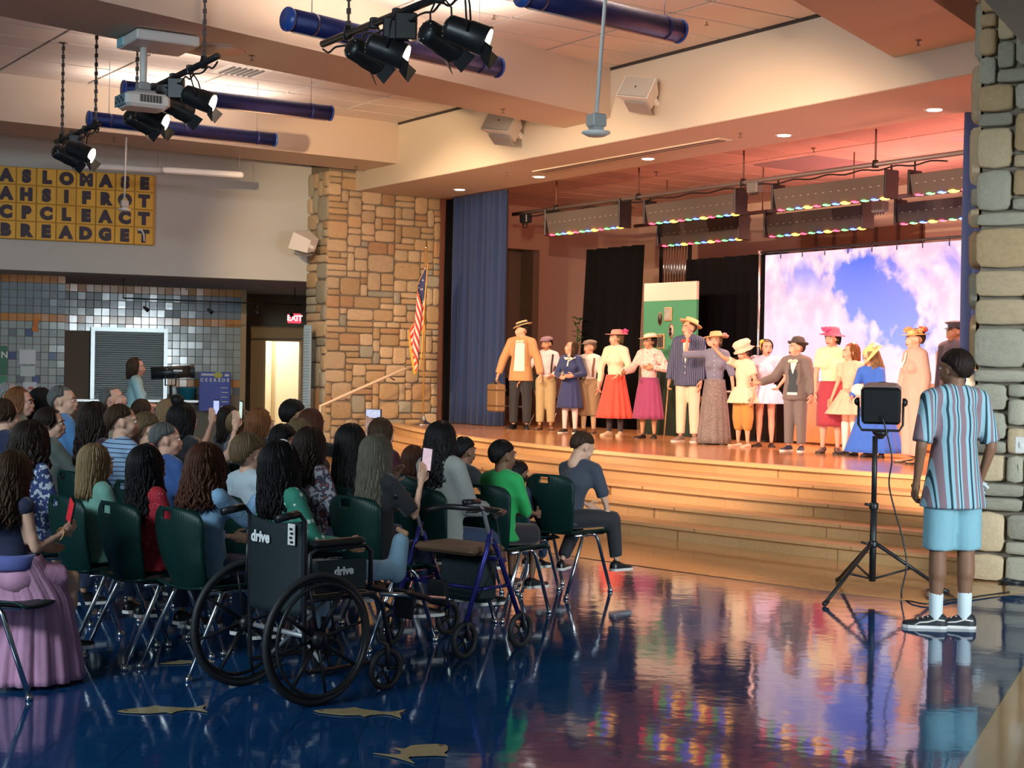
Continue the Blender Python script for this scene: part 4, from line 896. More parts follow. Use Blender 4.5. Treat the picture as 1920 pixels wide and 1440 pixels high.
# 15 suit, floral hat
T=tilt(-.05,.0,.055); SU=cl('rose_beige',(.47,.33,.27)); 
r=perf(1712,869,604,.055,74,'person in rose-beige suit jacket and wide pink trousers, yellow hat heaped with coral flowers',skin='rosy',hair='brown',sty=dict(len=.015,n=80,cov=2.0,vol=1.0),seed=25,headyaw=D(8),fem=True,
 pose=dict(ra=((.12,.12,-1),(.05,.3,-1)),la=((-.14,-.12,-1),(-.02,.15,-1))),top='jacket',topm=SU,bottom=('t',.985,.045),botm=cl('pink_trouser',(.66,.36,.30)),shoes=(mat('tan_heels',(.50,.26,.13),.4),BSOLE,.03,1),
 hats=[('hat',brimhat(T,.16,.065,.0),mat('hat_yellow',(.78,.52,.20),.8,bump=.4,bscale=90)),('hat_flowers',flowers(T,[(i*.9,.085+.02*(i%2),.035+.03*(i%3)/2) for i in range(9)],11,.034),mat('flowers_orange',(.80,.34,.16),.7)),('hat_flowers_red',flowers(T,[(-1.6,.11,.04),(-1.2,.10,.06),(-2,.1,.05)],12,.036),mat('flowers_red',(.70,.10,.07),.7))])
strip(r,'collar',[(.03,r['nb'].z),(.05,r['nb'].z-.16)],.05,WHITE,.012); b=MB(); b.cap(r['wL']-r['fL']*.03,.030,r['wL']+r['fL']*.005,.034); b.obj('cuff',WHITE,r['root'])
# 16 conductor cap at the curtain edge
T=tilt(-.05,0,.065)
r=perf(1786,858,593,.05,55,'person in dark peaked cap and white collar, half hidden by the right blue curtain',skin='brown',hair='black',sty=ST_SHORT,seed=26,headyaw=D(20),top='jacket',topm=cl('dark_uniform',(.03,.03,.05)),bottom=('t',.97,.016),botm=cl('dark_uniform2',(.03,.03,.05)),shoes=(BKSH,BSOLE),collar=WHITE,
 hats=[('cap',hatmb([(.086,-.01),(.088,.03),(.12,.05),(.118,.06),(.06,.072),(.003,.074)],28,T),cl('cap_black',(.03,.03,.045)))])
b=MB(); a=MB(); a.grid(lambda u,v:V((math.sin((u-.5)*2.2)*.088,.07+v*.06*math.cos((u-.5)*2.2)+.01,-.005-v*.018)),10,3); b.v=[tuple(T@V(v)) for v in a.v]; b.f=a.f;b.m=a.m;b.sm=a.sm; b.obj('peak',BKSH,r['root']).matrix_local=r['HM']
# suitcase in the tan blazer's hand
W=P1['root'].matrix_basis@ (P1['wR']+P1['fR']*.09)
sc=thing('suitcase','small brown suitcase hanging from the tan-blazered person\'s hand','suitcase',(W.x,W.y,W.z-.50),D(25)); b=MB(); b.box((0,0,.22),(.16,.36,.42),bev=.02); b.obj('case_body',mat('suitcase_brown',(.22,.13,.06),.6,noise=.2,nscale=9),sc)
b=MB(); 
for z in(.10,.34): b.box((0,0,z),(.166,.366,.02))
b.obj('case_strap',mat('strap_brown',(.09,.05,.025),.6),sc); b=MB(); b.tube([(0,-.07,.43),(0,-.06,.475),(0,.06,.475),(0,.07,.43)],.010,8); b.obj('handle',mat('strap_brown',(.1,.05,.02)),sc)
b=MB(); b.box((.0,-.1,.44),(.05,.03,.015)); b.box((0,.1,.44),(.05,.03,.015)); b.obj('latch',mat('brass',(.6,.42,.15),.3,.9),sc)
import re
# ------------------------------------------------------------ audience chairs
GREEN=mat('green_plastic',(.003,.026,.021),.45,spec=.3); 
nt=GREEN.node_tree; w=nt.nodes.new('ShaderNodeTexWave'); w.inputs['Scale'].default_value=22; tc=[n for n in nt.nodes if n.type=='TEX_COORD'][0]; bp=nt.nodes.new('ShaderNodeBump'); bp.inputs['Strength'].default_value=.12; bp.inputs['Distance'].default_value=.005
nt.links.new(tc.outputs['Object'],w.inputs['Vector']); nt.links.new(w.outputs['Fac'],bp.inputs['Height']); nt.links.new(bp.outputs['Normal'],nt.nodes['Principled BSDF'].inputs['Normal'])
def back_pt(u,v):
    t=v; wid=.135+.080*math.sin(min(t,1)*PI*.62)**.8; 
    if t>.86: wid*=math.cos((t-.86)/.14*1.05)**.35
    x=(u-.5)*2*wid; z=.42+.42*t+(-.02*(abs(u-.5)*2)**4 if t>.8 else 0); y=-.185-.085*t+.075*(abs(u-.5)*2)**2-.03*math.sin(t*PI)
    return V((x,y,z))
ch0=None
def chair(x,y,yaw,label,legm='chrome',group='green plastic stacking chairs'):
    global ch0
    if ch0 is None:
        ch0=thing('stacking_chair','','chair',(0,0,0),0,group)
        b=MB(); b.grid(back_pt,22,20,0,True,skip=lambda u,v:.40<u<.60 and .87<v<.94); o=b.obj('backrest',GREEN,ch0); m=o.modifiers.new('t','SOLIDIFY'); m.thickness=.010
        def seat_pt(u,v): xx=(u-.5)*2; return V((xx*(.20+.025*v),-.19+.42*v,.435+.018*xx*xx-.02*math.sin(v*PI)*(1-xx*xx)-(.025*((v-.85)/.15) if v>.85 else 0)))
        b=MB(); b.grid(seat_pt,16,14,0,True); o=b.obj('seat',GREEN,ch0); m=o.modifiers.new('t','SOLIDIFY'); m.thickness=.012
        for sx in(-1,1):
            for (fy,hy) in((-.27,-.08),(.24,.10)):
                b=MB(); b.tube([(sx*.215,fy,.012),(sx*.200,hy,.385),(sx*.190,hy+.02*(1 if hy<0 else -1),.412),(sx*.180,hy+.05*(1 if hy<0 else -1),.417)],.0125,10); o=b.obj('leg',M_CHR,ch0)
                g=MB(); g.lathe([(.017,0),(.019,.008),(.016,.026)],12,(sx*.215,fy,0)); g.obj('leg_glide',M_CHR,o)
            b=MB(); b.tube([(sx*.185,-.15,.415),(sx*.185,.18,.415)],.011,8); b.obj('seat_rail',M_CHR,ch0)
        o=ch0
    else: o=copy_tree(ch0)
    o.location=(x,y,0); o.rotation_euler=(0,0,-D(yaw)); o['label']=label; return o

# ------------------------------------------------------------ wheelchair
FABB=mat('black_nylon',(.010,.022,.026),.6,bump=.2,bscale=200); TYRE=mat('tyre_rubber',(.02,.022,.024),.55); M_TAG=mat('tag_white',(.75,.75,.72),.6)
wc=thing('wheelchair','black folding wheelchair with large spoked rear wheels and white maker lettering on its back','wheelchair',(-1.07,7.02,0),-D(45))
def circ3(cx_,r,n=40,y=0,z=.305): return [(cx_,y+r*math.cos(2*PI*i/n),z+r*math.sin(2*PI*i/n)) for i in range(n)]
for sx in(-1,1):
    b=MB(); b.tube(circ3(sx*.285,.290),.0165,10,closed=True); tw=b.obj('rear_wheel',TYRE,wc)
    MB().tube(circ3(sx*.285,.270),.009,8,closed=True).obj('wheel_rim',M_BLK,tw); MB().tube(circ3(sx*.325,.255),.0095,8,closed=True).obj('hand_rim',M_BLK,tw)
    for k in range(8):
        a=2*PI*k/8+.2; b=MB(); b.tube([(sx*.285,.03*math.cos(a),.305+.03*math.sin(a)),(sx*.285,.27*math.cos(a),.305+.27*math.sin(a))],[.013,.009],6,flat=.6); b.obj('spoke',M_BLK,tw)
    b=MB(); b.lathe([(.035,-.03),(.04,-.02),(.04,.02),(.02,.04)],16,(sx*.285,0,.305),Matrix.Rotation(PI/2,3,'Y')); b.obj('hub',M_BLK,tw)
    # frame side
    b=MB(); b.tube([(sx*.215,-.17,.86),(sx*.215,-.06,.875),(sx*.215,-.03,.84),(sx*.215,-.02,.16),(sx*.215,.0,.14),(sx*.215,.40,.14)],.0115,10); b.tube([(sx*.215,-.02,.47),(sx*.215,.38,.47),(sx*.215,.44,.42),(sx*.215,.50,.18)],.0115,10); b.obj('side_frame',mat('frame_dark',(.05,.055,.06),.35,.7),wc)
    MB().tube([(sx*.215,-.19,.858),(sx*.215,-.07,.876)],.019,10).obj('push_handle',M_BLK,wc)
    b=MB(); b.tube([(sx*.245,-.02,.50),(sx*.245,-.02,.69),(sx*.245,.02,.71),(sx*.245,.30,.71),(sx*.245,.34,.68),(sx*.245,.34,.50)],.011,8); b.obj('arm_frame',M_BLK,wc)
    b=MB(); b.box((sx*.245,.14,.735),(.055,.30,.035),bev=.012); b.obj('armrest',M_BLK,wc)
    b=MB(); b.box((sx*.25,.16,.58),(.012,.30,.15),bev=.005); sg=b.obj('side_panel',FABB,wc)
    if sx>0: text('drive',.055,mat('print_white',(.8,.82,.82),.6),sg,frame((0,1,0),(0,0,1),(1,0,0),(.258,.17,.60)),'lettering',.001,.002)
    b=MB(); b.tube(circ3(sx*.225,.088,24,.46,.10),.016,8,closed=True); cw=b.obj('caster',TYRE,wc)
    for k in range(5):
        a=2*PI*k/5; MB().tube([(sx*.225,.46,.10),(sx*.225,.46+.085*math.cos(a),.10+.085*math.sin(a))],.009,6).obj('caster_spoke',M_BLK,cw)
    MB().ell((sx*.236,.46,.10),(.012,.02,.02)).obj('caster_hub',M_CHR,cw)
    b=MB(); b.tube([(sx*.245,.46,.10),(sx*.245,.45,.22),(sx*.215,.42,.24),(sx*.215,.42,.30)],.011,8); b.obj('caster_fork',M_BLK,wc)
    # leg rest
    b=MB(); b.tube([(sx*.20,.44,.46),(sx*.20,.60,.44),(sx*.20,.86,.30 if sx<0 else .40)],.011,8); lr=b.obj('leg_rest',M_CHR,wc)
    b=MB(); b.box((sx*.16,.68,.43),(.13,.17,.03),bev=.012,R=Matrix.Rotation(-.3,3,'X')); b.obj('calf_pad',M_BLK,lr)
    b=MB(); b.box((sx*.13,.88,.32 if sx<0 else .42),(.14,.03,.13),bev=.01); b.obj('foot_plate',M_BLK,lr)
def wb(u,v): x=(u-.5)*.42; return V((x,-.035-.035*math.cos((u-.5)*PI)*(1-.4*v),.40+.44*v-.02*math.cos((u-.5)*PI)*(v>.9)))
b=MB(); b.grid(wb,14,14,0,True); bk=b.obj('backrest',FABB,wc); m=bk.modifiers.new('t','SOLIDIFY'); m.thickness=.012; m.offset=-1
text('drive',.072,MATS['print_white'],bk,frame((1,0,0),(0,.05,1),(0,-1,.05),(-.075,-.069,.745)),'lettering',.001,.003)
b=MB(); b.box((.15,-.056,.775),(.055,.004,.10),bev=.003); tg=b.obj('hang_tag',M_TAG,bk)
for i in range(4): MB().box((.15+.006*(i%2),-.0595,.80-.02*i),(.022,.002,.010)).obj('tag_print',M_DARK,tg)
b=MB(); b.box((0,.17,.475),(.42,.40,.03),bev=.012); b.obj('seat',FABB,wc)
for s in(-1,1): MB().tube([(-.2*s,.1,.16),(.2*s,.1,.45)],.010,8).obj('cross_brace',M_GREYM,wc)
b=MB(); b.tube([(-.285,0,.305),(.285,0,.305)],.012,8); b.obj('axle',M_GREYM,wc)

# ------------------------------------------------------------ rollator
RBL=mat('rollator_blue',(.03,.03,.22),.35,.5); ro=thing('rollator','blue rollator walker with brown padded seat standing in the aisle','walker',(-.29,8.34,0),-D(40))
for sx in(-1,1):
    b=MB(); b.tube([(sx*.27,-.235,.16),(sx*.27,-.06,.56),(sx*.26,-.02,.68)],.014,10); b.obj('rear_leg',RBL,ro)
    b=MB(); b.tube([(sx*.27,.235,.16),(sx*.27,.03,.56),(sx*.26,.0,.62)],.014,10); b.obj('front_leg',RBL,ro)
    b=MB(); b.tube([(sx*.26,-.01,.60),(sx*.26,-.08,.78),(sx*.26,-.12,.82),(sx*.26,-.22,.83)],.0115,10); b.obj('handle_tube',M_GREYM,ro)
    MB().tube([(sx*.26,-.12,.835),(sx*.26,-.24,.838)],.017,10).obj('hand_grip',M_BLK,ro)
    MB().tube([(sx*.26,-.08,.79),(sx*.26,-.14,.78),(sx*.26,-.22,.785)],.006,6).obj('brake_lever',M_BLK,ro)
    MB().tube([(sx*.26,-.12,.80),(sx*.30,-.02,.76),(sx*.31,.02,.55),(sx*.28,-.15,.30)],.004,6).obj('brake_cable',M_BLK,ro)
    b=MB(); b.tube([(sx*.27,-.14,.36),(sx*.27,.13,.36)],.010,8); b.obj('side_bar',RBL,ro)
    for fy in(-.235,.235):
        b=MB(); b.tube(circ3(sx*.275,.085,24,fy,.10),.016,8,closed=True); w=b.obj('wheel',TYRE,ro)
        for k in range(5): a=2*PI*k/5; MB().tube([(sx*.275,fy,.10),(sx*.275,fy+.08*math.cos(a),.10+.08*math.sin(a))],.008,6).obj('wheel_spoke',M_BLK,w)
        MB().ell((sx*.285,fy,.10),(.010,.016,.016)).obj('wheel_hub',M_GREYM,w); MB().tube([(sx*.300,fy,.10),(sx*.298,fy,.19),(sx*.27,fy,.20)],.009,8).obj('wheel_fork',M_BLK,w)
b=MB(); b.box((0,.02,.555),(.44,.30,.045),bev=.018); b.obj('seat',mat('seat_brown',(.16,.09,.05),.6),ro)
b=MB(); b.tube([(-.27,-.10,.36),(.27,-.10,.36)],.010,8); b.tube([(-.27,.1,.50),(.27,.1,.50)],.010,8); b.obj('cross_bar',RBL,ro)
b=MB(); b.tube([(-.26,.0,.74),(-.22,.14,.76),(0,.20,.76),(.22,.14,.76),(.26,.0,.74)],.018,10); b.obj('back_strap',M_BLK,ro)
b=MB(); b.box((0,.10,.38),(.34,.14,.26),bev=.03); b.obj('basket_bag',FABB,ro)

# ------------------------------------------------------------ audience
LAP=dict(ra=((.18,.30,-1),(-.25,1,-.15)),la=((-.18,.30,-1),(.25,1,-.15)))
def sty(**k): d=dict(len=.1,n=120,wave=.010,cov=2.05); d.update(k); return d
SHORTM=dict(len=0,n=110,vol=.98,lw=.009)
JEANS=cl('jeans',(.03,.05,.11)); DARKT=cl('dark_trousers',(.02,.02,.025))
GRP='seated audience in the rows before the stage'
def aud(px,py,d,yaw,label,skin='fair',hair='brown',st=None,topm=None,top='tee',sleeve=.45,pose=None,H=None,botm=None,**kw):
    P=at(px,py,d); H=H or (P.z-.435)/.555; p=dict(LAP); p.update(pose or {})
    a=D(yaw); f=V((math.sin(a),math.cos(a),0)); loc=V((P.x,P.y,0))-f*(.02+kw.get('lean',(0,0))[1]*.45)
    loc=loc-V((f.y,-f.x,0))*(kw.get('lean',(0,0))[0]*.45); kw.setdefault('lod',.75 if d>9.6 else 1.0)
    if kw.pop('seatchair',True):
        w_=re.sub(r'^(a |the )','',label).split(); w_=w_[:11]
        while w_[-1] in('and','with','of','the','a','in','over','behind','before','right','left','just','between','below','on','above','its','red','very','black','white','up','at','out'): w_.pop()
        cl_=f*.035; gi='pleated pink skirt' in label; c_=chair(-2.40 if gi else loc.x+cl_.x,7.06 if gi else loc.y+cl_.y,96 if gi else yaw+(6 if 'grey tee' in label else 0),'green chair under the '+' '.join(w_).rstrip(','))
        if p.get('seath',.46)<.44: c_.scale=(.9,.9,.88)
    return person(label,H,loc,a,skin,hair,st or SHORTM,p,top=top,topm=topm or DARKT,sleeve=sleeve,bottom=kw.pop('bottom',('t',.95,.012)),botm=botm or JEANS,shoes=kw.pop('shoes',(BKSH,WSOLE)),seat=True,vox=kw.pop('vox',.02 if d>8.8 else .017),group=GRP,**kw)
LW=dict(lw=.013)
# nearest row
PINK=pattern('pink_skirt','stripes',(.62,.28,.42),(.50,.22,.38),9,.5)
PINKP=mat('pleated_pink',(.60,.30,.46),.7,bump=.3,bscale=30)
g1=aud(30,846,7.15,38,'long-haired girl in navy top and pleated pink skirt at the left edge','fair','brown',sty(len=.30,wave=.018,n=170,spread=.35,lw=.012),cl('navy_top',(.012,.015,.05)),top='tank',headyaw=D(-20),headpitch=-.2,headroll=0,fem=True,
   pose=dict(ra=((.12,.20,-1),(-.12,1,.42)),rh=dict(d=(-.1,1,.5),pn=(-1,0,0),curl=.7)),bottom=('t',.4,.02),botm=PINKP)
def flow(u,v):   # skirt falling over the seat to the floor
    an=PI*(-.95)+u*PI*1.75; r0=.13+.02*math.sin(v*3); r=r0+(.15*v**1.1)*(1+.10*math.sin(an*16)); z=.62-.60*v+(.0 if v<1 else 0)
    rr=r*(1+.015*math.sin(an*40)*(v+.3)); return V((math.cos(an)*rr*.9-.02*v,math.sin(an)*rr*.9+.10*min(1,v*3)+.02,max(z,.012)))
b=MB(); b.grid(flow,150,20,0,True); o=b.obj('pleated_skirt',PINKP,g1['root']); m=o.modifiers.new('t','SOLIDIFY'); m.thickness=.006
b=MB(); b.lathe([(.125,.56),(.135,.57),(.132,.62),(.12,.63)],30,sy=.85); b.obj('waist_sash',cl('sash_blue',(.10,.12,.36)),g1['root'])
w=g1['wR']-g1['fR']*.02; b=MB(); b.tube([w+Matrix.Rotation(0,3,'X')@V((.028*math.cos(a),.01*math.sin(a),.03*math.sin(a))) for a in [2*PI*i/14 for i in range(14)]],.004,6,closed=True); b.obj('bracelet',mat('bracelet_orange',(.7,.35,.12),.5),g1['root'])
aud(186,832,8.15,48,'child with straight blonde bob and mint green top, seen from behind','fair','blonde',sty(len=.22,wave=.006,n=190,spread=.12,lw=.010,vol=1.05),cl('mint',(.16,.36,.29)),sleeve=.45,fem=True)
aud(283,836,7.85,46,'person with long black hair, coral headband and red dotted top','tan','black',sty(len=.34,wave=.022,n=180,spread=.3,lw=.013,vol=1.12,band=mat('headband_coral',(.60,.12,.08),.4)),pattern('red_dotted','dots',(.40,.015,.03),(.75,.55,.5),55,.14),sleeve=.9,fem=True,headpitch=.1)
b17=aud(394,834,7.62,44,'person with thick wavy dark brown hair and light blue tunic','fair','auburn',sty(len=.24,wave=.026,n=190,spread=.45,lw=.014,vol=1.14),mat('light_blue_denim',(.22,.38,.56),.8,noise=.15,nscale=30,bump=.5,bscale=25),sleeve=.9,fem=True,top='tee',pose=dict(ra=((.0,.75,-.55),(.10,.45,1)),rh=dict(d=(0,.15,1),pn=(-1,.1,0),curl=.7)))
aud(471,815,8.45,45,'boy with tousled dark blond hair and white tee, between auburn and black hair','fair','darkblonde',dict(len=.0,n=170,wave=.05,vol=1.12,lw=.014,cov=2.25),cl('tee_white',(.50,.60,.66)))
wl_=aud(533,836,7.22,45,'person in the wheelchair with black hair, white headband and green dotted blouse','tan','black',sty(len=.27,wave=.02,n=190,spread=.35,lw=.013,vol=1.12,band=mat('headband_white',(.6,.6,.58),.4)),pattern('green_dotted','dots',(.03,.22,.15),(.60,.72,.60),26,.27),sleeve=1.0,fem=True,
   headpitch=.15,seatchair=False,pose=dict(ra=((.42,.25,-1),(.1,1,-.15)),la=((-.3,.2,-1),(0,1,-.2)),rl=((.12,1,.02),(.02,1,-.06)),ll=((-.1,1,-.1),(0,.15,-1)),seath=.48,free=1),shoes=None,botm=cl('pale_jeans',(.20,.30,.40)))
b=MB(); A=wl_['aR']; b.cap(A-V((0,.12,0)),.052,A+V((0,.03,0)),.055); b.cap(A+V((0,.03,-.02)),.055,A+V((0,.06,.14)),.045); me=remesh(b,.014,3); me.materials.append(cl('cast_blue',(.22,.36,.48))); o=bpy.data.objects.new('leg_cast',me); COL.objects.link(o); o.parent=wl_['root']
b=MB(); 
for i in range(5): b.ell(A+V((-.03+.016*i,.068,.195-.004*i)),(.009,.013,.015))
b.obj('toes',SKIN['tan'],wl_['root'],kind='stuff')
FLOR=pattern('floral_grey','noise',(.42,.42,.46),(.06,.06,.10),38,.47,c3=(.30,.10,.09))
aud(588,803,9.0,46,'person in grey floral blouse with long dark hair, behind the wheelchair','fair','darkbrown',sty(len=.25,wave=.02,n=150,spread=.3,vol=1.12,lw=.013),FLOR,sleeve=.55,fem=True)
aud(664,796,9.35,44,'person with long straight black hair, left of the ash-blonde one','tan','black',sty(len=.34,wave=.012,n=150,spread=.35,vol=1.08,lw=.013),cl('black_top',(.012,.012,.015)),fem=True)
a9=aud(712,816,8.45,42,'person with very long ash-blonde hair and black top filming with a raised phone','fair','ashblonde',sty(len=.42,wave=.012,n=220,spread=.32,vol=1.08,lw=.011),cl('black_knit',(.010,.010,.013)),sleeve=.45,fem=True,
   pose=dict(ra=((.35,.60,-.9),(-.10,.35,1)),la=((-.1,.6,-.9),(.3,.4,1)),rh=dict(d=(0,.2,1),pn=(-1,.2,0),curl=.6)))
aud(719,783,10.6,42,'person with clipped-up light brown hair, behind the ash-blonde one','fair','brown',sty(len=.10,wave=.008,n=120),cl('maroon_knit',(.10,.02,.03)),fem=True)
aud(780,835,10.3,42,'child with dark reddish-brown hair, low between ash-blonde hair and pale cardigan','tan','auburn',sty(len=.14,wave=.01,n=120,vol=1.02),cl('dark_red',(.06,.012,.015)))
aud(833,790,9.1,42,'person with long curly black hair over a pale grey cardigan','tan','black',sty(len=.32,wave=.034,n=170,spread=.22,vol=1.02,lw=.012),mat('grey_cardigan',(.34,.35,.32),.9,bump=.4,bscale=60,noise=.08),top='jacket',sleeve=1.0,fem=True,headyaw=D(5))
aud(878,815,10.4,44,'dark-haired person in black tee just right of the long curly hair','brown','black',None,cl('tee_black',(.012,.012,.014)),sleeve=.5,lean=(0,.25),pose=dict(ra=((.5,.5,-.9),(-.2,1,.1))))
aud(946,850,9.5,36,'child in bright green polo shirt, seen from behind','brown','black',None,cl('bright_green',(.02,.42,.10)),sleeve=.55,lean=(0,.08),H=1.22,botm=DARKT,bottom=('t',.5,.015),collar=MATS['cloth_bright_green'],headyaw=D(15))
aud(974,886,10.5,36,'small child with dark hair peeking out right of the green polo','brown','black',None,cl('navy_tee',(.02,.03,.07)),H=.98,pose=dict(seath=.40))
bo_=aud(1099,848,10.62,34,'child in grey tee and dark trousers leaning forward on the end chair','fair','brown',None,cl('slate_tee',(.045,.055,.08)),sleeve=.45,lean=(.10,.42),H=1.30,botm=DARKT,headpitch=-.45,headyaw=D(25),
   pose=dict(ra=((.28,.15,-1),(.15,.35,-1)),la=((-.1,.5,-1),(.3,.8,-.4)),rl=((.75,1,-.02),(.1,.05,-1)),ll=((-.05,1,-.25),(-.05,-.75,-1))))
# second row and further back
aud(14,748,10.2,50,'brown-haired person in navy jacket at the left edge, behind the navy-topped girl','fair','brown',sty(len=.03,n=120,vol=1.02),cl('navy_jacket',(.015,.025,.07)),sleeve=1)
aud(42,726,11.6,62,'person with long ginger hair and olive jacket, face in profile near the left edge','rosy','ginger',sty(len=.18,n=130,wave=.012,vol=1.03),cl('olive',(.12,.12,.05)),sleeve=1,headyaw=D(28),fem=True)
aud(22,716,13.4,60,'bald pink-scalped person in the back at the left edge','rosy','lightgrey',dict(len=0,n=60,vol=.96,cov=1.6),cl('blue_stripe_back',(.25,.33,.45)),headyaw=D(20))
aud(84,729,12.0,52,'person with long black hair behind the man in the blue shirt','tan','black',sty(len=.16,n=110,wave=.016,vol=1.1),cl('dark_cloth',(.02,.02,.03)))
aud(122,722,11.4,58,'balding man with grey hair and bright blue shirt, in profile','fair','grey',dict(len=0,n=110,vol=.97,cov=1.8),cl('shirt_blue',(.08,.24,.50)),top='shirt',sleeve=.9,headyaw=D(30),collar=MATS['cloth_shirt_blue'])
aud(99,764,10.3,55,'person with dark pinned-up hair and grey-green sleeve, resting chin on hand','fair','darkbrown',sty(len=.03,n=110,vol=1.05),cl('greygreen',(.10,.12,.10)),sleeve=1,headyaw=D(28),fem=True,pose=dict(ra=((.25,.6,-.7),(-.25,.3,1)),rh=dict(d=(-.1,.1,1),curl=.9)))
aud(68,795,8.75,48,'person with big dark curls and navy floral blouse, behind the navy-topped girl','tan','darkbrown',sty(len=.22,n=170,wave=.034,spread=.3,vol=1.28,lw=.015),pattern('navy_floral','noise',(.03,.05,.16),(.50,.55,.62),42,.55),sleeve=.6,fem=True)
aud(186,757,10.0,50,'person with long wavy dark brown hair left of the striped polo','fair','darkbrown',sty(len=.30,n=150,wave=.022,spread=.25,vol=1.15),cl('plum_dark',(.05,.02,.03)),fem=True)
POLO=pattern('polo_stripes','stripes',(.32,.48,.68),(.03,.05,.12),11,.90,'Z')
aud(233,757,9.5,48,'man with short brown hair and blue and navy striped polo','fair','brown',None,POLO,sleeve=.5,headyaw=D(22),collar=cl('polo_collar',(.32,.48,.68)))
aud(281,775,10.3,50,'person with tousled blonde-brown hair right of the striped polo','fair','darkblonde',dict(len=.0,n=130,wave=.05,vol=1.1,lw=.014,cov=2.2),cl('black_lace',(.02,.02,.022)),headyaw=D(15))
aud(316,790,9.3,44,'grey-haired man in blue tee with bare neck','rosy','grey',None,cl('royal_tee',(.03,.09,.28)),headyaw=D(28),lean=(.05,.12))
b11=aud(348,757,10.6,46,'person with black hair in bun and bare shoulder, holding up a phone with raised arm','fair','black',sty(len=.22,n=130,wave=.012,vol=1.1),cl('black_strap',(.015,.015,.018)),top='tank',fem=True,pose=dict(ra=((.55,.7,-.35),(.05,.25,1)),rh=dict(d=(0,.1,1),pn=(-1,0,0),curl=.8)))
b=MB(); b.ell((-.02,-.05,.15),(.05,.05,.045)); b.obj('hair_bun',HAIRC['black'],b11['root']).matrix_local=b11['HM']
aud(216,723,13.0,58,'balding man with dark side hair and upturned face, below the standing girl','rosy','grey',dict(len=0,n=70,vol=.97,cov=1.6),cl('cream_back',(.50,.42,.30)),headyaw=D(25),headpitch=.3)
aud(272,748,13.2,52,'person with thin grey-brown hair in the back row below the follow spotlight','rosy','brown',sty(len=.04,n=80),cl('grey_back',(.2,.2,.22)))
b16=aud(320,748,12.6,50,'person with straight blonde-brown hair below the follow spotlight stand','fair','blonde',sty(len=.14,n=110,wave=.006),cl('tan_back',(.3,.22,.14)),pose=dict(ra=((.3,.8,-.45),(.0,.35,1)),rh=dict(d=(0,.1,1),pn=(-1,0,0),curl=.7)))
aud(434,760,12.2,46,'person with long dark hair and sunglasses on head, below the blue poster','tan','darkbrown',sty(len=.20,n=120,wave=.012),cl('charc_back',(.04,.04,.05)))
aud(456,771,11.2,46,'person with short curly blonde hair and white shirt','fair','blonde',dict(len=.0,n=130,wave=.06,vol=1.14,lw=.014,cov=2.2),cl('white_back',(.45,.47,.47)))
aud(493,767,11.0,46,'person with strawberry blonde bob and glasses','rosy','ginger',sty(len=.12,n=130,wave=.010,vol=1.08),cl('black_back',(.02,.02,.022)),headyaw=D(15))
aud(553,750,11.5,44,'man with short thick black hair in front of the lit doorway','tan','black',dict(len=.0,n=120,vol=1.08),cl('shirt_dark',(.03,.03,.04)))
b19=aud(588,767,11.0,44,'person with red-brown hair in black top filming with a phone held sideways','rosy','auburn',sty(len=.20,n=130,wave=.010,vol=1.04),cl('top_black',(.014,.014,.016)),fem=True,pose=dict(ra=((.45,.85,-.25),(.15,.5,.9)),rh=dict(d=(-.2,.3,1),pn=(-1,.3,0),curl=.6)))
aud(566,784,10.4,44,'small child with fine blonde hair below the red-brown haired person','fair','darkblonde',dict(len=.02,n=110,vol=1.0),cl('beige_kid',(.3,.24,.2)))
aud(536,796,9.9,44,'child with short black hair in front of the small blonde child','tan','black',dict(len=.0,n=120,vol=1.06),cl('navy_kid',(.02,.03,.06)))
# phones, each in the hand that holds it
def phone(r,w,h,yaw,label,roll=0,scr=(.75,.70,.80),up=.13,off=(0,.03,0)):
    P=r['root'].matrix_basis@(r['wR']+V(r.get('rhd',(0,.15,1))).normalized()*up+V(off)); t=thing('phone',label,'phone',P,rot=Euler((0,roll,-D(yaw)),'XYZ')); MB().box((0,0,0),(w,.009,h),bev=.004).obj('case',M_BLK,t)
    MB().box((0,-.0055,0),(w*.86,.002,h*.88)).obj('screen',mat('phone_screen_%d'%len(bpy.data.materials),scr,.2,emit=scr,es=.4,noise=.5,nscale=60),t); return t
phone(a9,.07,.14,30,'phone held upright beside the long ash-blonde hair',.1,(.65,.45,.5))
phone(b19,.15,.07,30,'phone held sideways in front of the stone column',0,(.6,.6,.75))
phone(b11,.065,.13,60,'phone held high above the raised hand by the blue poster',.1,(.7,.85,.75))
phone(g1,.07,.14,55,'red-cased phone in the hand of the girl in the pink skirt',.5,(.45,.02,.03),.10)
phone(b17,.06,.14,20,'phone held upright with bright screen, left of the tousled blond boy',0,(.80,.55,.60))
phone(b16,.065,.13,25,'phone with blue-white screen left of the black bun',0,(.55,.60,.95))
# usher standing beside the follow spot
TEAL=cl('white_teal',(.36,.62,.66))
P=at(255,668,18.2)
person('girl standing in pale teal and cream top with shoulder-length brown hair, beside the follow spotlight',P.z,(P.x,P.y,0),D(75),'rosy','brown',sty(len=.14,n=120,wave=.006),dict(LAP),top='tee',topm=TEAL,sleeve=.55,bottom=('t',.97,.012),botm=JEANS,shoes=(BKSH,WSOLE),fem=True,headyaw=D(10))
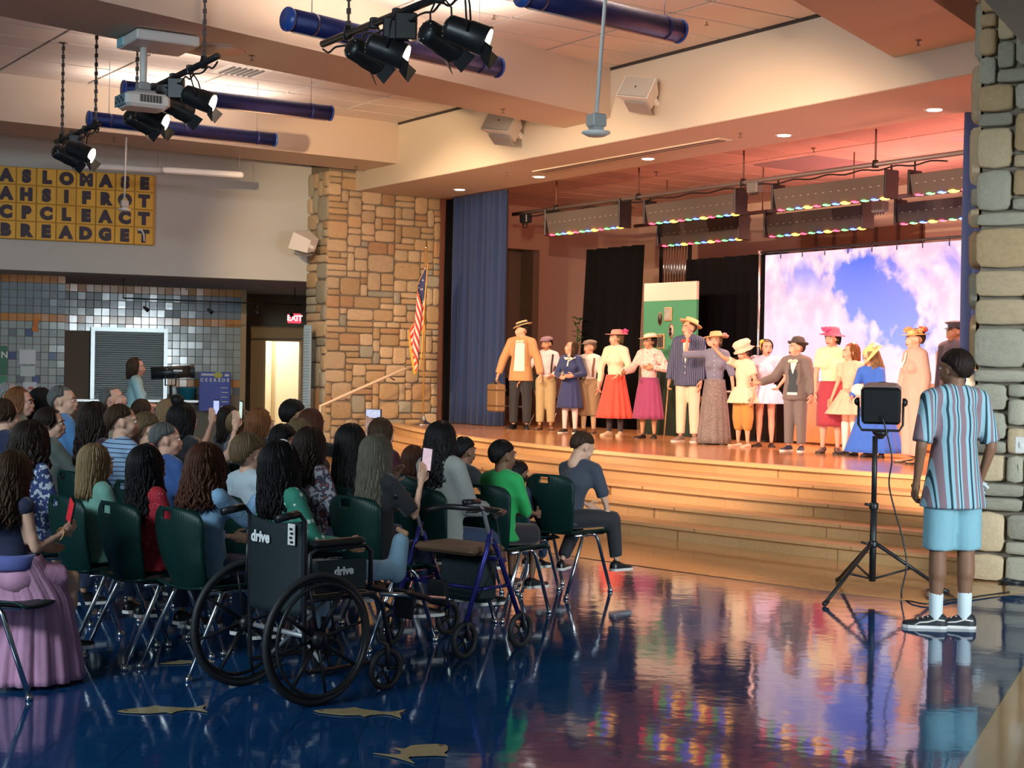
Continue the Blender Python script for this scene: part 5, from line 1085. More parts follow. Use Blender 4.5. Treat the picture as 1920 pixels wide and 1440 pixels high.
# ------------------------------------------------------------ the boy standing at the right
SM_=mat('stripe_shirt',(.3,.5,.6),.8,bump=.25,bscale=14); nt=SM_.node_tree; tc=[n for n in nt.nodes if n.type=='TEX_COORD'][0]
sx_=nt.nodes.new('ShaderNodeSeparateXYZ'); mm=nt.nodes.new('ShaderNodeMath'); mm.operation='MULTIPLY'; mm.inputs[1].default_value=1/.135; fr=nt.nodes.new('ShaderNodeMath'); fr.operation='FRACT'; ad=nt.nodes.new('ShaderNodeMath'); ad.operation='ADD'; ad.inputs[1].default_value=10.15
cr_=nt.nodes.new('ShaderNodeValToRGB'); cr_.color_ramp.interpolation='CONSTANT'; e=cr_.color_ramp.elements
stops=[(0,(.26,.17,.20)),(.26,(.30,.50,.58)),(.42,(.012,.05,.07)),(.52,(.30,.50,.58)),(.66,(.26,.17,.20)),(.78,(.30,.50,.58)),(.86,(.012,.05,.07)),(.92,(.30,.50,.58))]
e[0].color=(*stops[0][1],1); e[1].position=stops[1][0]; e[1].color=(*stops[1][1],1)
for p_,c_ in stops[2:]: x=e.new(p_); x.color=(*c_,1)
L_=nt.links.new; L_(tc.outputs['Object'],sx_.inputs[0]); L_(sx_.outputs['X'],mm.inputs[0]); L_(mm.outputs[0],ad.inputs[0]); L_(ad.outputs[0],fr.inputs[0]); L_(fr.outputs[0],cr_.inputs['Fac']); L_(cr_.outputs['Color'],nt.nodes['Principled BSDF'].inputs['Base Color'])
bl=onz(1782,1178,0); Hb=at(1788,650,bl.y).z
boy=person('teenager from behind in vertically striped tee, pale blue shorts and white socks',Hb,(bl.x,bl.y,0),D(-14),'brown','darkbrown',dict(len=0,n=300,wave=.09,vol=1.03,lw=.006),
  dict(ra=((.24,-.10,-1),(-.10,.40,-1)),la=((-.24,-.10,-1),(.10,.40,-1)),rl=((.03,0,-1),(0,0,-1)),ll=((-.01,.05,-1),(0,.02,-1)),fy=(D(-62),D(-66)),rh=dict(curl=1.0),lh=dict(curl=1.0)),top='tee',topm=SM_,sleeve=.46,vox=.014,
  bottom=('t',.50,.016),botm=cl('pale_blue_shorts',(.22,.44,.52)),shoes=(mat('skate_shoe_black',(.012,.014,.02),.6),WSOLE,0),headyaw=D(-18),collar=cl('neck_rib',(.3,.4,.42)))
for an in(boy['aR'],boy['aL']):
    b=MB(); b.cap(an-V((0,0,.03)),.040,an+V((0,0,.12)),.044,14); b.obj('sock',cl('sock_white',(.66,.76,.80)),boy['root'])
    b=MB(); R=Matrix.Rotation(D(62 if an is boy['aR'] else 66),3,'Z'); b.tube([an+R@V((x,y,z)) for x,y,z in((-.045,-.05,-.035),(-.048,0,-.030),(-.052,.05,-.045),(-.050,.10,-.050),(-.048,.13,-.068))],.005,6); b.obj('shoe_stripe',WSOLE,boy['root'])
    b=MB()
    for k in range(3): b.tube([an+R@V((-.03,.05+.03*k,-.015-.008*k)),an+R@V((.03,.05+.03*k,-.015-.008*k))],.004,5)
    b.obj('laces',WSOLE,boy['root'],kind='stuff')
# light stand in front of the stage
ts=thing('light_stand','black tripod stand in front of the steps carrying a lamp head','stand',(2.58,10.58,0)); O=V((2.58,10.58,0))
b=MB(); b.tube([(0,0,.10),(0,0,.62)],.024,12); b.tube([(0,0,.6),(0,0,1.13)],.019,12); b.obj('pole',M_DARK,ts)
for z in(.36,.63): MB().lathe([(.03,-.02),(.034,-.01),(.034,.02),(.025,.03)],12,(0,0,z)).obj('collar',M_BLK,ts)
MB().tube([(-.02,-.02,.64),(-.07,-.03,.65)],.010,8).obj('lock_knob',M_BLK,ts); MB().tube([(-.02,-.02,.36),(-.09,-.02,.38)],.008,8).obj('lock_knob',M_BLK,ts)
for px,py in((1546,1137),(1776,1114),(1570,1092)):
    f=onz(px,py,0)-O; b=MB(); b.tube([V((f.x*.06,f.y*.06,.36)),V((f.x*.96,f.y*.96,.03))],[.014,.013],10); lg=b.obj('leg',M_DARK,ts); MB().cap(V((f.x*.95,f.y*.95,.03)),.018,V((f.x,f.y,.018)),.018).obj('leg_foot',M_BLK,lg)
    MB().tube([V((0,0,.115)),V((f.x*.52,f.y*.52,.19))],.008,8).obj('brace',M_DARK,ts)
lh=thing('stage_lamp','square black film lamp head on the tripod, its back towards us','lamp',O+V((.03,0,1.36)),rot=(D(8),0,D(-18)))
b=MB(); b.box((0,.10,0),(.27,.24,.25),bev=.03); b.obj('housing',mat('lamp_grey',(.30,.28,.26),.45,.4),lh); b=MB(); b.box((.01,-.03,-.01),(.27,.04,.26),bev=.035); b.obj('rear_cover',M_BLK,lh)
b=MB(); b.lathe([(.11,.22),(.125,.235),(.11,.24)],24,(0,0,0),Matrix.Rotation(-PI/2,3,'X')); b.obj('lens_ring',M_BLK,lh); MB().lathe([(.108,.222),(.108,.228)],24,(0,0,0),Matrix.Rotation(-PI/2,3,'X')).obj('lens',mat('lamp_glass_warm',(1,.85,.6),.3,emit=(1,.8,.55),es=6),lh)
b=MB(); b.tube([(-.155,.08,.0),(-.155,.06,-.16),(-.13,.05,-.20),(.13,.05,-.20),(.155,.06,-.16),(.155,.08,.0)],.009,8); b.obj('yoke',M_DARK,lh)
for s in(-1,1): MB().lathe([(.03,0),(.03,.02),(.015,.035)],10,(s*.15,.08,0),Matrix.Rotation(s*PI/2,3,'Y')).obj('yoke_knob',M_BLK,lh)
b=MB(); b.lathe([(.02,-.26),(.055,-.22),(.06,-.205),(.02,-.2)],16,(0,.05,0)); b.obj('stand_adapter',M_BLK,lh)
cb=thing('power_cable','black power cable hanging from the lamp and running along the floor to the column','cable',(0,0,0)); pts=[O+V(v) for v in((.03,-.06,1.28),(.10,-.08,1.0),(.09,-.06,.8),(.14,-.05,.6),(.20,-.05,.4),(.22,-.08,.22))]
pts+=[onz(x,y,.012) for x,y in((1690,1118),(1712,1128),(1745,1132),(1790,1120),(1740,1105),(1742,1122),(1790,1124),(1850,1116),(1892,1110))]
def smooth(p,n=5):
    out=[]
    for i in range(len(p)-1):
        a,b_,c_,d_=p[max(i-1,0)],p[i],p[i+1],p[min(i+2,len(p)-1)]
        for k in range(n): t=k/n; out.append(.5*((2*b_)+(c_-a)*t+(2*a-5*b_+4*c_-d_)*t*t+(3*b_-a-3*c_+d_)*t**3))
    return out+[p[-1]]
MB().tube(smooth(pts),.006,6).obj('cable_run',M_BLK,cb)
coil=[onz(1900,1103,.02)+V((.09*math.cos(t*.9)+.02*math.sin(t*2.3),.07*math.sin(t*.9),.02+.008*math.sin(t*1.7)+.006*t*.2)) for t in range(0,34)]
MB().tube(smooth(coil,3),.006,6).obj('cable_coil',M_BLK,cb)
# ------------------------------------------------------------ lamps on hanging bars
LENS=mat('par_lens',(1,.9,.7),.3,emit=(1,.80,.50),es=14)
def parcan(P,dirv,label,sc=1.0,lit=True):
    d=V(dirv).normalized(); q=d.to_track_quat('Y','Z'); t=thing('par_can',label,'lamp',P,rot=q.to_euler(),group='black stage lamps on the hanging bars'); t.scale=(sc,sc,sc)
    b=MB(); b.lathe([(.05,-.20),(.095,-.17),(.10,-.15),(.105,-.02),(.112,.0),(.112,.13),(.118,.135),(.118,.145),(.10,.145)],24,(0,0,0),Matrix.Rotation(-PI/2,3,'X')); body=b.obj('housing',M_BLK,t)
    for k in range(9):
        a=2*PI*k/9; b=MB(); b.ell((.075*math.cos(a),-.185,.075*math.sin(a)),(.008,.006,.008),seg=6,rings=4); b.obj('vent_glint_dot',mat('vent_glint',(.5,.5,.5),.2,.8),body)  # bright metal beads paint the glint at the rear vents
    MB().lathe([(.097,.1455),(.097,.149)],20,(0,0,0),Matrix.Rotation(-PI/2,3,'X')).obj('lens',LENS if lit else M_BLK,t)
    for s in (1,2):
        a=PI/2*s+PI/4; R=Matrix.Rotation(a,3,'Y')@Matrix.Rotation(.42 if s%2 else .55,3,'X'); b=MB(); b.add([R@V(v)+V((0,0,0)) for v in ()],[]) if False else None
        R1=Matrix.Rotation(a,3,'Y'); b=MB(); c=R1@V((0,.145,.105)); o_=R1@V((0,.10*math.cos(.6),.10*math.sin(.6))); w=R1@V((1,0,0)); th=R1@V((0,-.004,.004))
        vs=[c-w*.075,c+w*.075,c+o_+w*.09,c+o_-w*.09]; b.add([v for v in vs]+[v+th for v in vs],[(0,1,2,3),(7,6,5,4),(0,4,5,1),(1,5,6,2),(2,6,7,3),(3,7,4,0)]); b.obj('barn_door',M_BLK,t)
    return t
def yoke(t,P,top):
    b=MB(); inv=t.matrix_basis.inverted(); u=V((1,0,0)); T=inv@V(top)
    b.tube([V((-.125,0,0)),V((-.125,T.y*.7,T.z*.7)),T+V((-.03,0,0)),T+V((.03,0,0)),V((.125,T.y*.7,T.z*.7)),V((.125,0,0))],.008,8); b.obj('yoke',M_DARK,t)
def barrig(pL,YL,pR,YR,cans,chains,label,pads=()):
    A=at(*pL,YL); Bp=at(*pR,YR); z=(A.z+Bp.z)/2; A.z=Bp.z=z; rg=thing('lighting_bar',label,'bar',(A+Bp)/2,group='hanging lighting bars'); L0=(A+Bp)/2
    MB().tube([A-L0,Bp-L0],.030,12).obj('pipe',M_DARK,rg)
    for f,zt,thick in chains:
        p=A+(Bp-A)*f-L0; top=zt-L0.z; n=int((top)/.05); b=MB()
        for i in range(n): b.box((p.x,p.y,.03+i*.05),(.016+.02*(i%2),.036-.02*(i%2),.045))
        ch=b.obj('hanger_chain',mat('chain_dark',(.05,.035,.03),.5,.5),rg,kind='stuff'); MB().lathe([(.05,0),(.05,.015)],12,(p.x,p.y,top-.02)).obj('hanger_plate',M_DARK,rg)
        MB().lathe([(.035,-.05),(.04,0),(.03,.06)],10,(p.x,p.y,0)).obj('clamp',M_DARK,rg)
    for k,(px,py,dy,dirv,lab,sc) in enumerate(cans):
        f=k/max(1,len(cans)-1) if False else None
        P=at(px,py,dy); t=parcan(P,dirv,lab,sc*.86); 
        # nearest point of the pipe
        u=(Bp-A); s=max(0.03,min(.97,(P-A).dot(u)/u.dot(u))); tp=A+u*s; yoke(t,P,tp); MB().box(tp-L0,(.07,.05,.09),bev=.01).obj('clamp',M_DARK,rg)
    wv_=[(A+(Bp-A)*(i/24)-L0)+V((0,0,-.04-.05*abs(math.sin(i*1.3)))) for i in range(25)]; MB().tube(smooth(wv_,3),.009,6).obj('bar_cable',M_BLK,rg)
    for f in pads: MB().box(A+(Bp-A)*f-L0+V((0,0,-.12)),(.16,.08,.20),bev=.01).obj('dimmer_box',M_BLK,rg)
    return rg
SD=V((.70,.68,-.28)); S2=V((.93,-.10,-.34))
barrig((105,268),18.0,(186,230),16.6,[(125,292,17.4,SD,'rear one of two black lamps on the leftmost bar',1.0),(152,285,17.0,S2,'front glowing one of two black lamps on the leftmost bar',1.05)],[(.15,ZC,1),(.92,ZC-.1,1)],'short leftmost lighting bar with two black lamps',pads=(.5,))
barrig((225,186),16.2,(408,116),13.6,[(262,228,15.6,SD,'first lamp from the left on the projector-side bar, under the projector',1.0),(288,222,15.2,S2,'glowing lamp just under the white projector',1.05),(334,203,14.7,SD,'third lamp from the left on the bar beside the projector',1.05),(375,186,14.3,S2,'rightmost glowing lamp on the bar beside the projector',1.05)],[(.20,ZC,1),(.88,ZC+.0,1)],'long lighting bar passing behind the white projector',pads=(.5,.62))
barrig((606,50),12.2,(940,-12),9.9,[(686,104,11.4,SD,'leftmost of four black lamps on the bar before the blue tube',1.0),(730,96,11.1,S2,'second of four lamps with glowing rim, before the blue tube',1.05),(828,76,10.6,SD,'third of four black lamps before the blue tube',1.05),(880,66,10.3,S2,'rightmost of four black lamps before the blue tube',1.08)],[(.17,ZC,1),(.93,ZC,1)],'nearest lighting bar with four black lamps at the top',pads=(.45,.52))
# ------------------------------------------------------------ blue tube fixtures
TUBE=mat('tube_blue',(.012,.022,.13),.30,.3,bump=.25,bscale=300); TUBEE=mat('tube_cap_blue',(.02,.08,.36),.35)
for (a,b_,rr,lab) in (((540,36),(932,126),.102,'blue perforated tube fixture behind the four-lamp bar'),((232,166),(619,212),.090,'blue tube fixture behind the projector'),((167,222),(514,262),.090,'lowest blue tube fixture at the left, above the letter board'),((980,-12),(1272,58),.105,'blue tube fixture at the top right of the hanging pole')):
    A=onz(*a,4.6); Bp=onz(*b_,4.6); c=(A+Bp)/2; t=thing('tube_light',lab,'light',c,group='blue ceiling tube fixtures'); d=(Bp-A).normalized()
    MB().tube([A-c,Bp-c],rr,24,caps=True).obj('tube_body',TUBE,t)
    for e,s in((A,-1),(Bp,1)): MB().tube([e-c-d*s*.01,e-c+d*s*.012],rr*1.06,24).obj('end_cap',TUBEE,t)
    for f in(.1,.9): p=A+(Bp-A)*f-c; MB().tube([p+V((0,0,rr)),p+V((0,0,ZC-4.6))],.004,6).obj('suspension_wire',M_GREYM,t); MB().lathe([(rr*1.03,-.02),(rr*1.03,.02)],24,p,d.to_track_quat('Z','Y').to_matrix()).obj('tube_band',TUBE,t)
    MB().tube([A-c+V((0,0,-rr*.98))+d*.05,Bp-c+V((0,0,-rr*.98))-d*.05],.012,6).obj('lower_reflector',mat('tube_reflector',(.5,.4,.35),.4),t)
# ------------------------------------------------------------ projector
PP=at(268,186,14.5); pj=thing('projector','white projector on a pole under the ceiling beam','projector',PP,-D(58)); 
MB().box((0,0,-.03),(.36,.44,.14),bev=.03).obj('body',M_WHT,pj); MB().lathe([(.055,0),(.06,.03),(.04,.035)],16,(.09,.21,-.03),Matrix.Rotation(-PI/2,3,'X')).obj('lens',M_BLK,pj)
b=MB(); b.box((-.02,-.222,-.03),(.30,.008,.11),bev=.003); b.obj('rear_panel',mat('projector_ports',(.16,.30,.36),.4),pj)
for i in range(5): MB().box((-.12+.055*i,-.228,-.045+.03*(i%2)),(.035,.006,.022)).obj('port',M_DARK,pj)
b=MB(); b.box((.181,.02,-.02),(.006,.22,.07)); b.obj('side_grille',mat('grille_grey',(.28,.26,.24),.6),pj)
for i in range(7): MB().box((.186,-.07+.03*i,-.02),(.004,.008,.07)).obj('grille_slat',M_DARK,pj)
MB().tube([(0,0,.04),(0,0,ZB-PP.z-.1)],.035,14).obj('mount_pole',M_WHT,pj); b=MB(); b.box((0,0,.06),(.20,.20,.03),bev=.008); b.box((0,0,.12),(.12,.12,.08),bev=.01); b.obj('mount_plate',M_GREYM,pj)
b=MB(); b.box((.08,.12,ZB-PP.z-.06),(.60,.62,.10),bev=.012); b.obj('ceiling_box',M_WHT,pj); b=MB(); b.box((-.12,-.195,ZB-PP.z-.06),(.18,.012,.08)); b.obj('box_label',mat('label_pale_blue',(.35,.70,.80),.5),pj)
# ------------------------------------------------------------ hanging pole cameras
for (x0,y0,x1,y1,dd,lab) in ((1135,0,1118,226,10.0,'white hanging pole with square grey speaker head, large one near the top centre'),(237,252,233,382,21.0,'white hanging pole with small square head in front of the letter board')):
    A=at(x0,y0,dd); Bp=at(x1,y1,dd); A=V((Bp.x+(A.x-Bp.x),A.y,A.z)); A=A+(A-Bp).normalized()*((ZC-A.z)/max((A-Bp).normalized().z,.1)) ; t=thing('pole_fixture',lab,'fixture',Bp); 
    MB().tube([V((0,0,.03)),A-Bp],.013,10).obj('pole',M_WHT,t); MB().box((0,0,.0),(.105,.105,.085),bev=.008,R=Matrix.Rotation(.5,3,'Z')).obj('housing',mat('fixture_grey',(.40,.39,.38),.5),t)
    MB().box((0,0,-.06),(.075,.075,.05),R=Matrix.Rotation(.5,3,'Z')).obj('neck',M_GREYM,t); MB().lathe([(.095,-.075),(.098,-.085),(.06,-.105),(.003,-.108)],28).obj('dome',M_WHT,t)
# ------------------------------------------------------------ white wall speakers
def speaker(px,py,Pt,yaw,label,sc=1.0):
    t=thing('wall_speaker',label,'speaker',Pt,rot=Euler((D(-26),D(10),yaw),'XYZ'),group='white loudspeakers on the walls'); t.scale=(sc,sc,sc)
    b=MB(); f=[(-.24,-.20,-.14),(.24,-.20,-.14),(.24,-.20,.16),(-.24,-.20,.16),(-.13,.10,-.10),(.13,.10,-.10),(.13,.10,.13),(-.13,.10,.13)]; b.add(f,[(3,2,1,0),(4,5,6,7),(0,1,5,4),(1,2,6,5),(2,3,7,6),(3,0,4,7)]); b.obj('cabinet',M_WHT,t)
    b=MB(); b.box((0,-.206,.01),(.44,.014,.27),bev=.006); g=b.obj('grille',mat('speaker_grille',(.52,.52,.46),.7,bump=.3,bscale=400),t); MB().ell((0,-.215,.01),(.012,.006,.014),seg=10,rings=6).obj('badge',M_DARK,g)
    b=MB(); b.box((.10,.14,.03),(.10,.12,.06),bev=.01); b.obj('wall_bracket',M_WHT,t); b=MB(); b.box((.02,-.02,-.17),(.34,.18,.018),R=Matrix.Rotation(-.15,3,'X')); b.obj('lower_bracket',M_GREYM,t); return t
fy=math.atan2(-N_.y,-N_.x)+PI/2
P=onf(1205,182,-.22); speaker(0,0,P,fy+.30,'white wedge loudspeaker on the fascia right of the hanging pole',.95)
P=onf(950,244,-.22); speaker(0,0,P,fy+.30,'white wedge loudspeaker on the fascia left of the hanging pole, partly under the beam',1.05)
P=at(577,458,23.9); speaker(0,0,P,fy-1.0,'white loudspeaker on the side of the left stone column',.95)
# ceiling bits
P=onz(412,93,ZB); t=tag(MB().lathe([(.26,-.004),(.28,-.012),(.285,0)],32).obj('ceiling_speaker',M_SOF,loc=P),'large round flush ceiling speaker in the beam above the projector bar','speaker'); MB().lathe([(.25,-.006),(.25,-.009)],32).obj('grille',mat('spk_grille',(.60,.46,.36),.8),t)
P=onz(452,131,ZC); vt=thing('ceiling_vent','square air vent in the ceiling tiles right of the projector bar','vent',P,Rz); MB().box((0,0,-.01),(.60,.60,.02),bev=.006).obj('vent_frame',M_WHT,vt)
for i in range(6): MB().box((-.2+.08*i,0,-.022),(.05,.50,.008),R=Matrix.Rotation(.5,3,'Y')).obj('vent_slat',mat('vent_dark',(.10,.08,.07),.6),vt)
# ------------------------------------------------------------ letter board
YEL=mat('board_yellow',(.78,.45,.05),.55,vary=.05,noise=.06,nscale=9); LET=mat('letter_black',(.03,.012,.03),.5)
A=aw(287,330,0); A2=aw(286,461,0); ztop=A.z; zbot=A2.z; a_r=wa(A); ts_=(ztop-zbot)/4.12; lb=thing('letter_board','yellow board of square tiles with black capital letters high on the far wall','sign',WP(a_r,-.05,(ztop+zbot)/2),math.atan2(wv.y,wv.x)+PI)
wd0=abs(wa(aw(286,400,0))-wa(aw(-9,400,0))); tw=wd0/8
MB().box((-wd0/2,.0,0),(wd0+.06,.05,ztop-zbot),bev=.01).obj('board_back',mat('board_edge',(.55,.30,.04),.6),lb)
tmb=MB(); tmb.box((0,0,0),(tw-.012,.03,ts_*1.02-.012),bev=.006); tm0=None
for r_,row in enumerate(('ASLOMASE','AHSIFROT','CPCLEACT','BREADGET')):
    for c_,chh in enumerate(row):
        x=-wd0+tw*(c_+.5); z=(ztop-zbot)/2-ts_*1.03*(r_+.5)
        if tm0 is None: tm0=tmb.obj('letter_tile',YEL,lb); o=tm0
        else: o=inst(tm0,'letter_tile',lb)
        o.location=(x,-.035,z)
        text(chh,ts_*.90,LET,o,frame((1,0,0),(0,0,1),(0,-1,0),(0,-.018,-.01)),'letter',.006,.021)
        if r_==3 and c_==7:
            MB().tube([(-.09,-.03,.10),(-.03,-.03,.09),(.0,-.03,.03),(.01,-.03,-.08)],[.018,.016,.014,.012],8).obj('white_curl',M_WHT,o)
# linear lights on the far wall
P0=onz(300,320,ZC)
for (x0,x1,y0,y1,lab) in ((150,303,308,322,'left segment of white linear light hanging before the letter board'),(303,456,318,330,'right segment of white linear light hanging before the far wall')):
    A=at(x0,y0,21.5); Bp=at(x1,y1,21.9); A.z=Bp.z=(A.z+Bp.z)/2; c=(A+Bp)/2; t=thing('linear_light',lab,'light',c,group='white linear lights'); d=(Bp-A); an=math.atan2(d.y,d.x); MB().box((0,0,0),(d.length,.12,.09),R=Matrix.Rotation(an,3,'Z'),bev=.02).obj('housing',M_WHT,t)
    for f in(-.45,.45): MB().tube([d*f+V((0,0,.04)),d*f+V((0,0,ZC-c.z))],.004,6).obj('suspension_wire',M_GREYM,t)
# ------------------------------------------------------------ track light rail
A=at(231,559,24.5); Bp=at(566,573,26.0); Bp.z=A.z; tr=thing('track_light','thin black track rail with four small spots before the tiled wall','light',A); MB().tube([V((0,0,0)),Bp-A],.012,8).obj('rail',M_DARK,tr)
MB().tube([V((0,0,0)),V((0,0,2.95-A.z))],.008,6).obj('drop_rod',M_DARK,tr)
for f in(.12,.47,.74,.93):
    p=(Bp-A)*f; h=MB(); h.tube([p,p+V((0,0,-.14))],.007,6); s_=h.obj('spot_stem',M_DARK,tr); MB().tube([p+V((-.03,-.03,-.13)),p+V((.04,.02,-.19))],[.018,.038],10).obj('spot_head',M_DARK,s_)
# exit sign
P=at(552,597,26.5); ex=thing('exit_sign','lit red exit sign hanging above the doorway by the stone column','sign',P,math.atan2(wv.y,wv.x)+PI); b=MB(); b.box((0,0,0),(.24,.05,.17),bev=.01); b.obj('housing',mat('exit_red',(.75,.03,.05),.5,emit=(1,.05,.08),es=1.3),ex)
text('EXIT',.135,mat('exit_letters',(1,.6,.6),.5,emit=(1,.55,.55),es=2.0),ex,frame((1,0,0),(0,0,1),(0,-1,0),(0,-.027,0)),'lettering',.002,.003); MB().tube([(0,0,.08),(0,0,2.95-P.z)],.008,6).obj('hanger',M_DARK,ex)
# louvre on the grey side of the column
P1_=at(579,612,24.0);P2_=at(575,770,24.0); lv=thing('louvre','tall pale blue louvred panel on the side of the left stone column','vent',(P1_.x,23.9,0),rz=fy+PI/2-1.2); zt,zb_=P1_.z,.7
MB().box((0,0,(zt+zb_)/2),(.15,.03,zt-zb_+.04),bev=.004).obj('louvre_frame',mat('louvre_blue',(.30,.45,.55),.5),lv)
sm=MB(); sm.box((0,0,0),(.13,.03,.018),R=Matrix.Rotation(.5,3,'X')); s0=None
for i in range(int((zt-zb_)/.045)):
    o=sm.obj('louvre_slat',mat('slat_blue',(.42,.58,.68),.5),lv) if s0 is None else inst(s0,'louvre_slat',lv); s0=s0 or o; o.location=(0,-.022,zt-.03-i*.045)
# posters and papers on the tiled walls
def paper(x0,y0,x1,y1,d,label,m,name='poster',cat='poster',z0=None):
    a=aw(x0,y0,d); b_=aw(x1,y1,d); t=thing(name,label,cat,((a.x+b_.x)/2,(a.y+b_.y)/2,(a.z+b_.z)/2),math.atan2(wv.y,wv.x)+PI); w=abs(wa(a)-wa(b_)); h=abs(a.z-b_.z); MB().box((0,0,0),(w,.012,h),bev=.003).obj('sheet',m,t); return t,w,h
t,w,h=paper(374,697,431,771,DB-.35,'tall blue poster with white lettering and a yellow picture on top, before the tiled wall',mat('poster_blue',(.015,.05,.42),.4,noise=.3,nscale=12))
for i,chh in enumerate('CEEREDE'): text(chh,.085,M_WHT,t,frame((1,0,0),(0,0,1),(0,-1,0),(-w*.42+i*w*.14,-.009,h*.29)),'lettering',.001,.003)
MB().box((-w*.22,-.009,h*.43),(w*.45,.004,h*.05)).obj('white_bar',M_WHT,t); MB().ell((w*.10,-.01,h*.42),(w*.15,.01,h*.08)).obj('yellow_picture',mat('poster_yellow',(.55,.55,.12),.6),t); MB().box((w*.38,-.009,h*.42),(w*.14,.004,h*.06)).obj('white_block',M_WHT,t)
for i in range(5): MB().box((w*(.30+.03*(i%2)),-.009,h*(.1-.12*i)),(w*.22,.003,h*.018)).obj('white_line',M_WHT,t)
t,w,h=paper(-4,648,13,702,DP-.03,'dark green sheet with white lettering on the tiled wall at the left edge',mat('poster_green',(.03,.16,.08),.5)); text('N',.14,M_WHT,t,frame((1,0,0),(0,0,1),(0,-1,0),(.03,-.008,.08)),'lettering',.001,.004)
t,w,h=paper(-4,704,12,740,DP-.03,'mid green sheet below the dark green one at the left edge',mat('poster_green2',(.05,.26,.14),.5)); MB().box((.03,-.009,-.02),(.07,.004,.07)).obj('white_note',M_WHT,t)
t,w,h=paper(36,655,67,683,DP-.03,'white paper sheet on the left tiled wall under a blue tile',mat('paper_white',(.62,.68,.70),.7),'paper_sheet','paper')
MB().box((0,-.008,-h*.48),(w*1.0,.012,.012)).obj('sheet_rail',M_GREYM,t)
t,w,h=paper(38,686,66,706,DP-.03,'second pale paper sheet hung below the white one on the tiled wall',mat('paper_pale',(.52,.62,.60),.7),'paper_sheet','paper')
t,w,h=paper(43,716,68,740,DP-.03,'white notice with red print low on the left tiled wall',MATS['paper_white'],'paper_sheet','paper'); MB().box((.02,-.008,0),(.08,.003,.05)).obj('red_print',mat('print_red',(.5,.12,.1),.6),t)
P=aw(66,611,DP-.05); hg=thing('orange_cutout','orange hourglass-shaped paper figure on the left tiled wall','decoration',P,math.atan2(wv.y,wv.x)+PI,rot=Euler((0,.12,math.atan2(wv.y,wv.x)+PI),'XYZ')); b=MB(); pl=[(-.055,.11),(-.03,.03),(-.05,-.09),(.06,-.09),(.03,.03),(.055,.12)]; vs=[(x,0,z) for x,z in pl]+[(x,-.02,z) for x,z in pl]; b.add(vs,[tuple(range(6)),tuple(range(11,5,-1))]+[(i,(i+1)%6,6+(i+1)%6,6+i) for i in range(6)]); b.obj('figure',mat('orange_paper',(.62,.18,.02),.6),hg)
P=aw(350,740,DB-.16); P.z=1.02; t=thing('teal_bin','teal plastic tub on the serving counter','tub',(P.x,P.y,P.z-.12)); MB().lathe([(.13,0),(.15,.2),(.16,.21)],20).obj('tub',mat('teal_plastic',(.02,.20,.26),.4),t); MB().lathe([(.165,.21),(.165,.225),(.1,.235)],20).obj('lid',mat('teal_lid',(.03,.25,.32),.4),t)
# ------------------------------------------------------------ follow spot
P=at(323,698,17.2); fs=thing('follow_spot','long black follow spotlight on a stand before the serving wall','lamp',(P.x,P.y,0)); z=P.z; d=V((.95,.22,.07)).normalized()
b=MB(); b.tube([V((0,0,z))-d*.24,V((0,0,z))+d*.24],.072,20); hb=b.obj('barrel',M_BLK,fs); MB().tube([V((0,0,z))+d*.235,V((0,0,z))+d*.25],.060,20).obj('lens',LENS,fs); MB().tube([V((0,0,z))+d*.20,V((0,0,z))+d*.252],.082,20,caps=False).obj('lens_ring',M_BLK,fs)
MB().box(V((-.14,-.085,z-.015)),(.09,.004,.035)).obj('white_label',M_WHT,hb); MB().box(V((.08,-.066,z+.02)),(.10,.004,.018)).obj('white_label',M_WHT,hb); MB().box(V((-.10,-.07,z+.03)),(.13,.004,.015)).obj('white_label',M_WHT,hb)
b=MB(); b.tube([(-.06,-.08,z-.02),(-.06,-.08,z-.15),(.06,-.08,z-.15),(.06,-.08,z-.02)],.010,8); b.obj('yoke',M_DARK,fs); MB().tube([(0,-.06,z-.15),(0,-.04,.5),(0,0,.45)],.018,10).obj('stand_pole',M_DARK,fs)
for k in range(3): a=k*2.1; MB().tube([(0,0,.5),(.4*math.cos(a),.4*math.sin(a),.01)],.012,8).obj('leg',M_DARK,fs)
# ------------------------------------------------------------ stage curtains
CB=mat('velvet_blue',(.018,.040,.125),.9,sheen=.15,bump=.15,bscale=80); CK=mat('velvet_black',(.004,.004,.005),.95,spec=.1)
def curtain(q0,q1,s,z0,z1,folds,m,label,depth=.07,skew=0,sag=0,grp=None):
    c=FP((q0+q1)/2,s,0); t=tag(MB().grid(lambda u,v: FP(q0+(q1-q0)*u+skew*v+.02*math.sin(u*folds*PI*1.3+3*v),s+depth*math.sin(u*folds*2*PI+.8*math.sin(u*5))*(.55+.45*(1-v))+.015*math.sin(u*31),z0+(z1-z0)*v)-c,folds*12,10,0,True).obj('stage_curtain',m,loc=c),label,'curtain',grp); k=t.modifiers.new('t','SOLIDIFY'); k.thickness=.012; return t
qa,sa_=qs(onf(930,500,1.55)); qb=qs(onf(838,500,1.55))[0]; curtain(qa,qb-.02,1.72,HS+.01,ZF,9,CB,'tall pleated blue curtain at the left side of the stage opening',.085)
curtain(qb-.05,12.54,1.78,HS,ZF,3,CK,'narrow black curtain between the left stone column and the blue curtain',.04)
qa=qs(onf(1796,500,1.55))[0]; qb=qs(onf(1870,500,1.55))[0]; curtain(qb-.3,qa,1.68,HS+.01,ZF,6,CB,'blue curtain at the right edge of the stage beside the stone column',.07)
def leg(pxa,pxb,s,ztop,label,skew=0,folds=5,z0=HS):
    q1=qs(onf(pxa,600,s))[0]; q0=qs(onf(pxb,600,s))[0]; return curtain(q0,q1,s,z0,ztop,folds,CK,label,.06,skew)
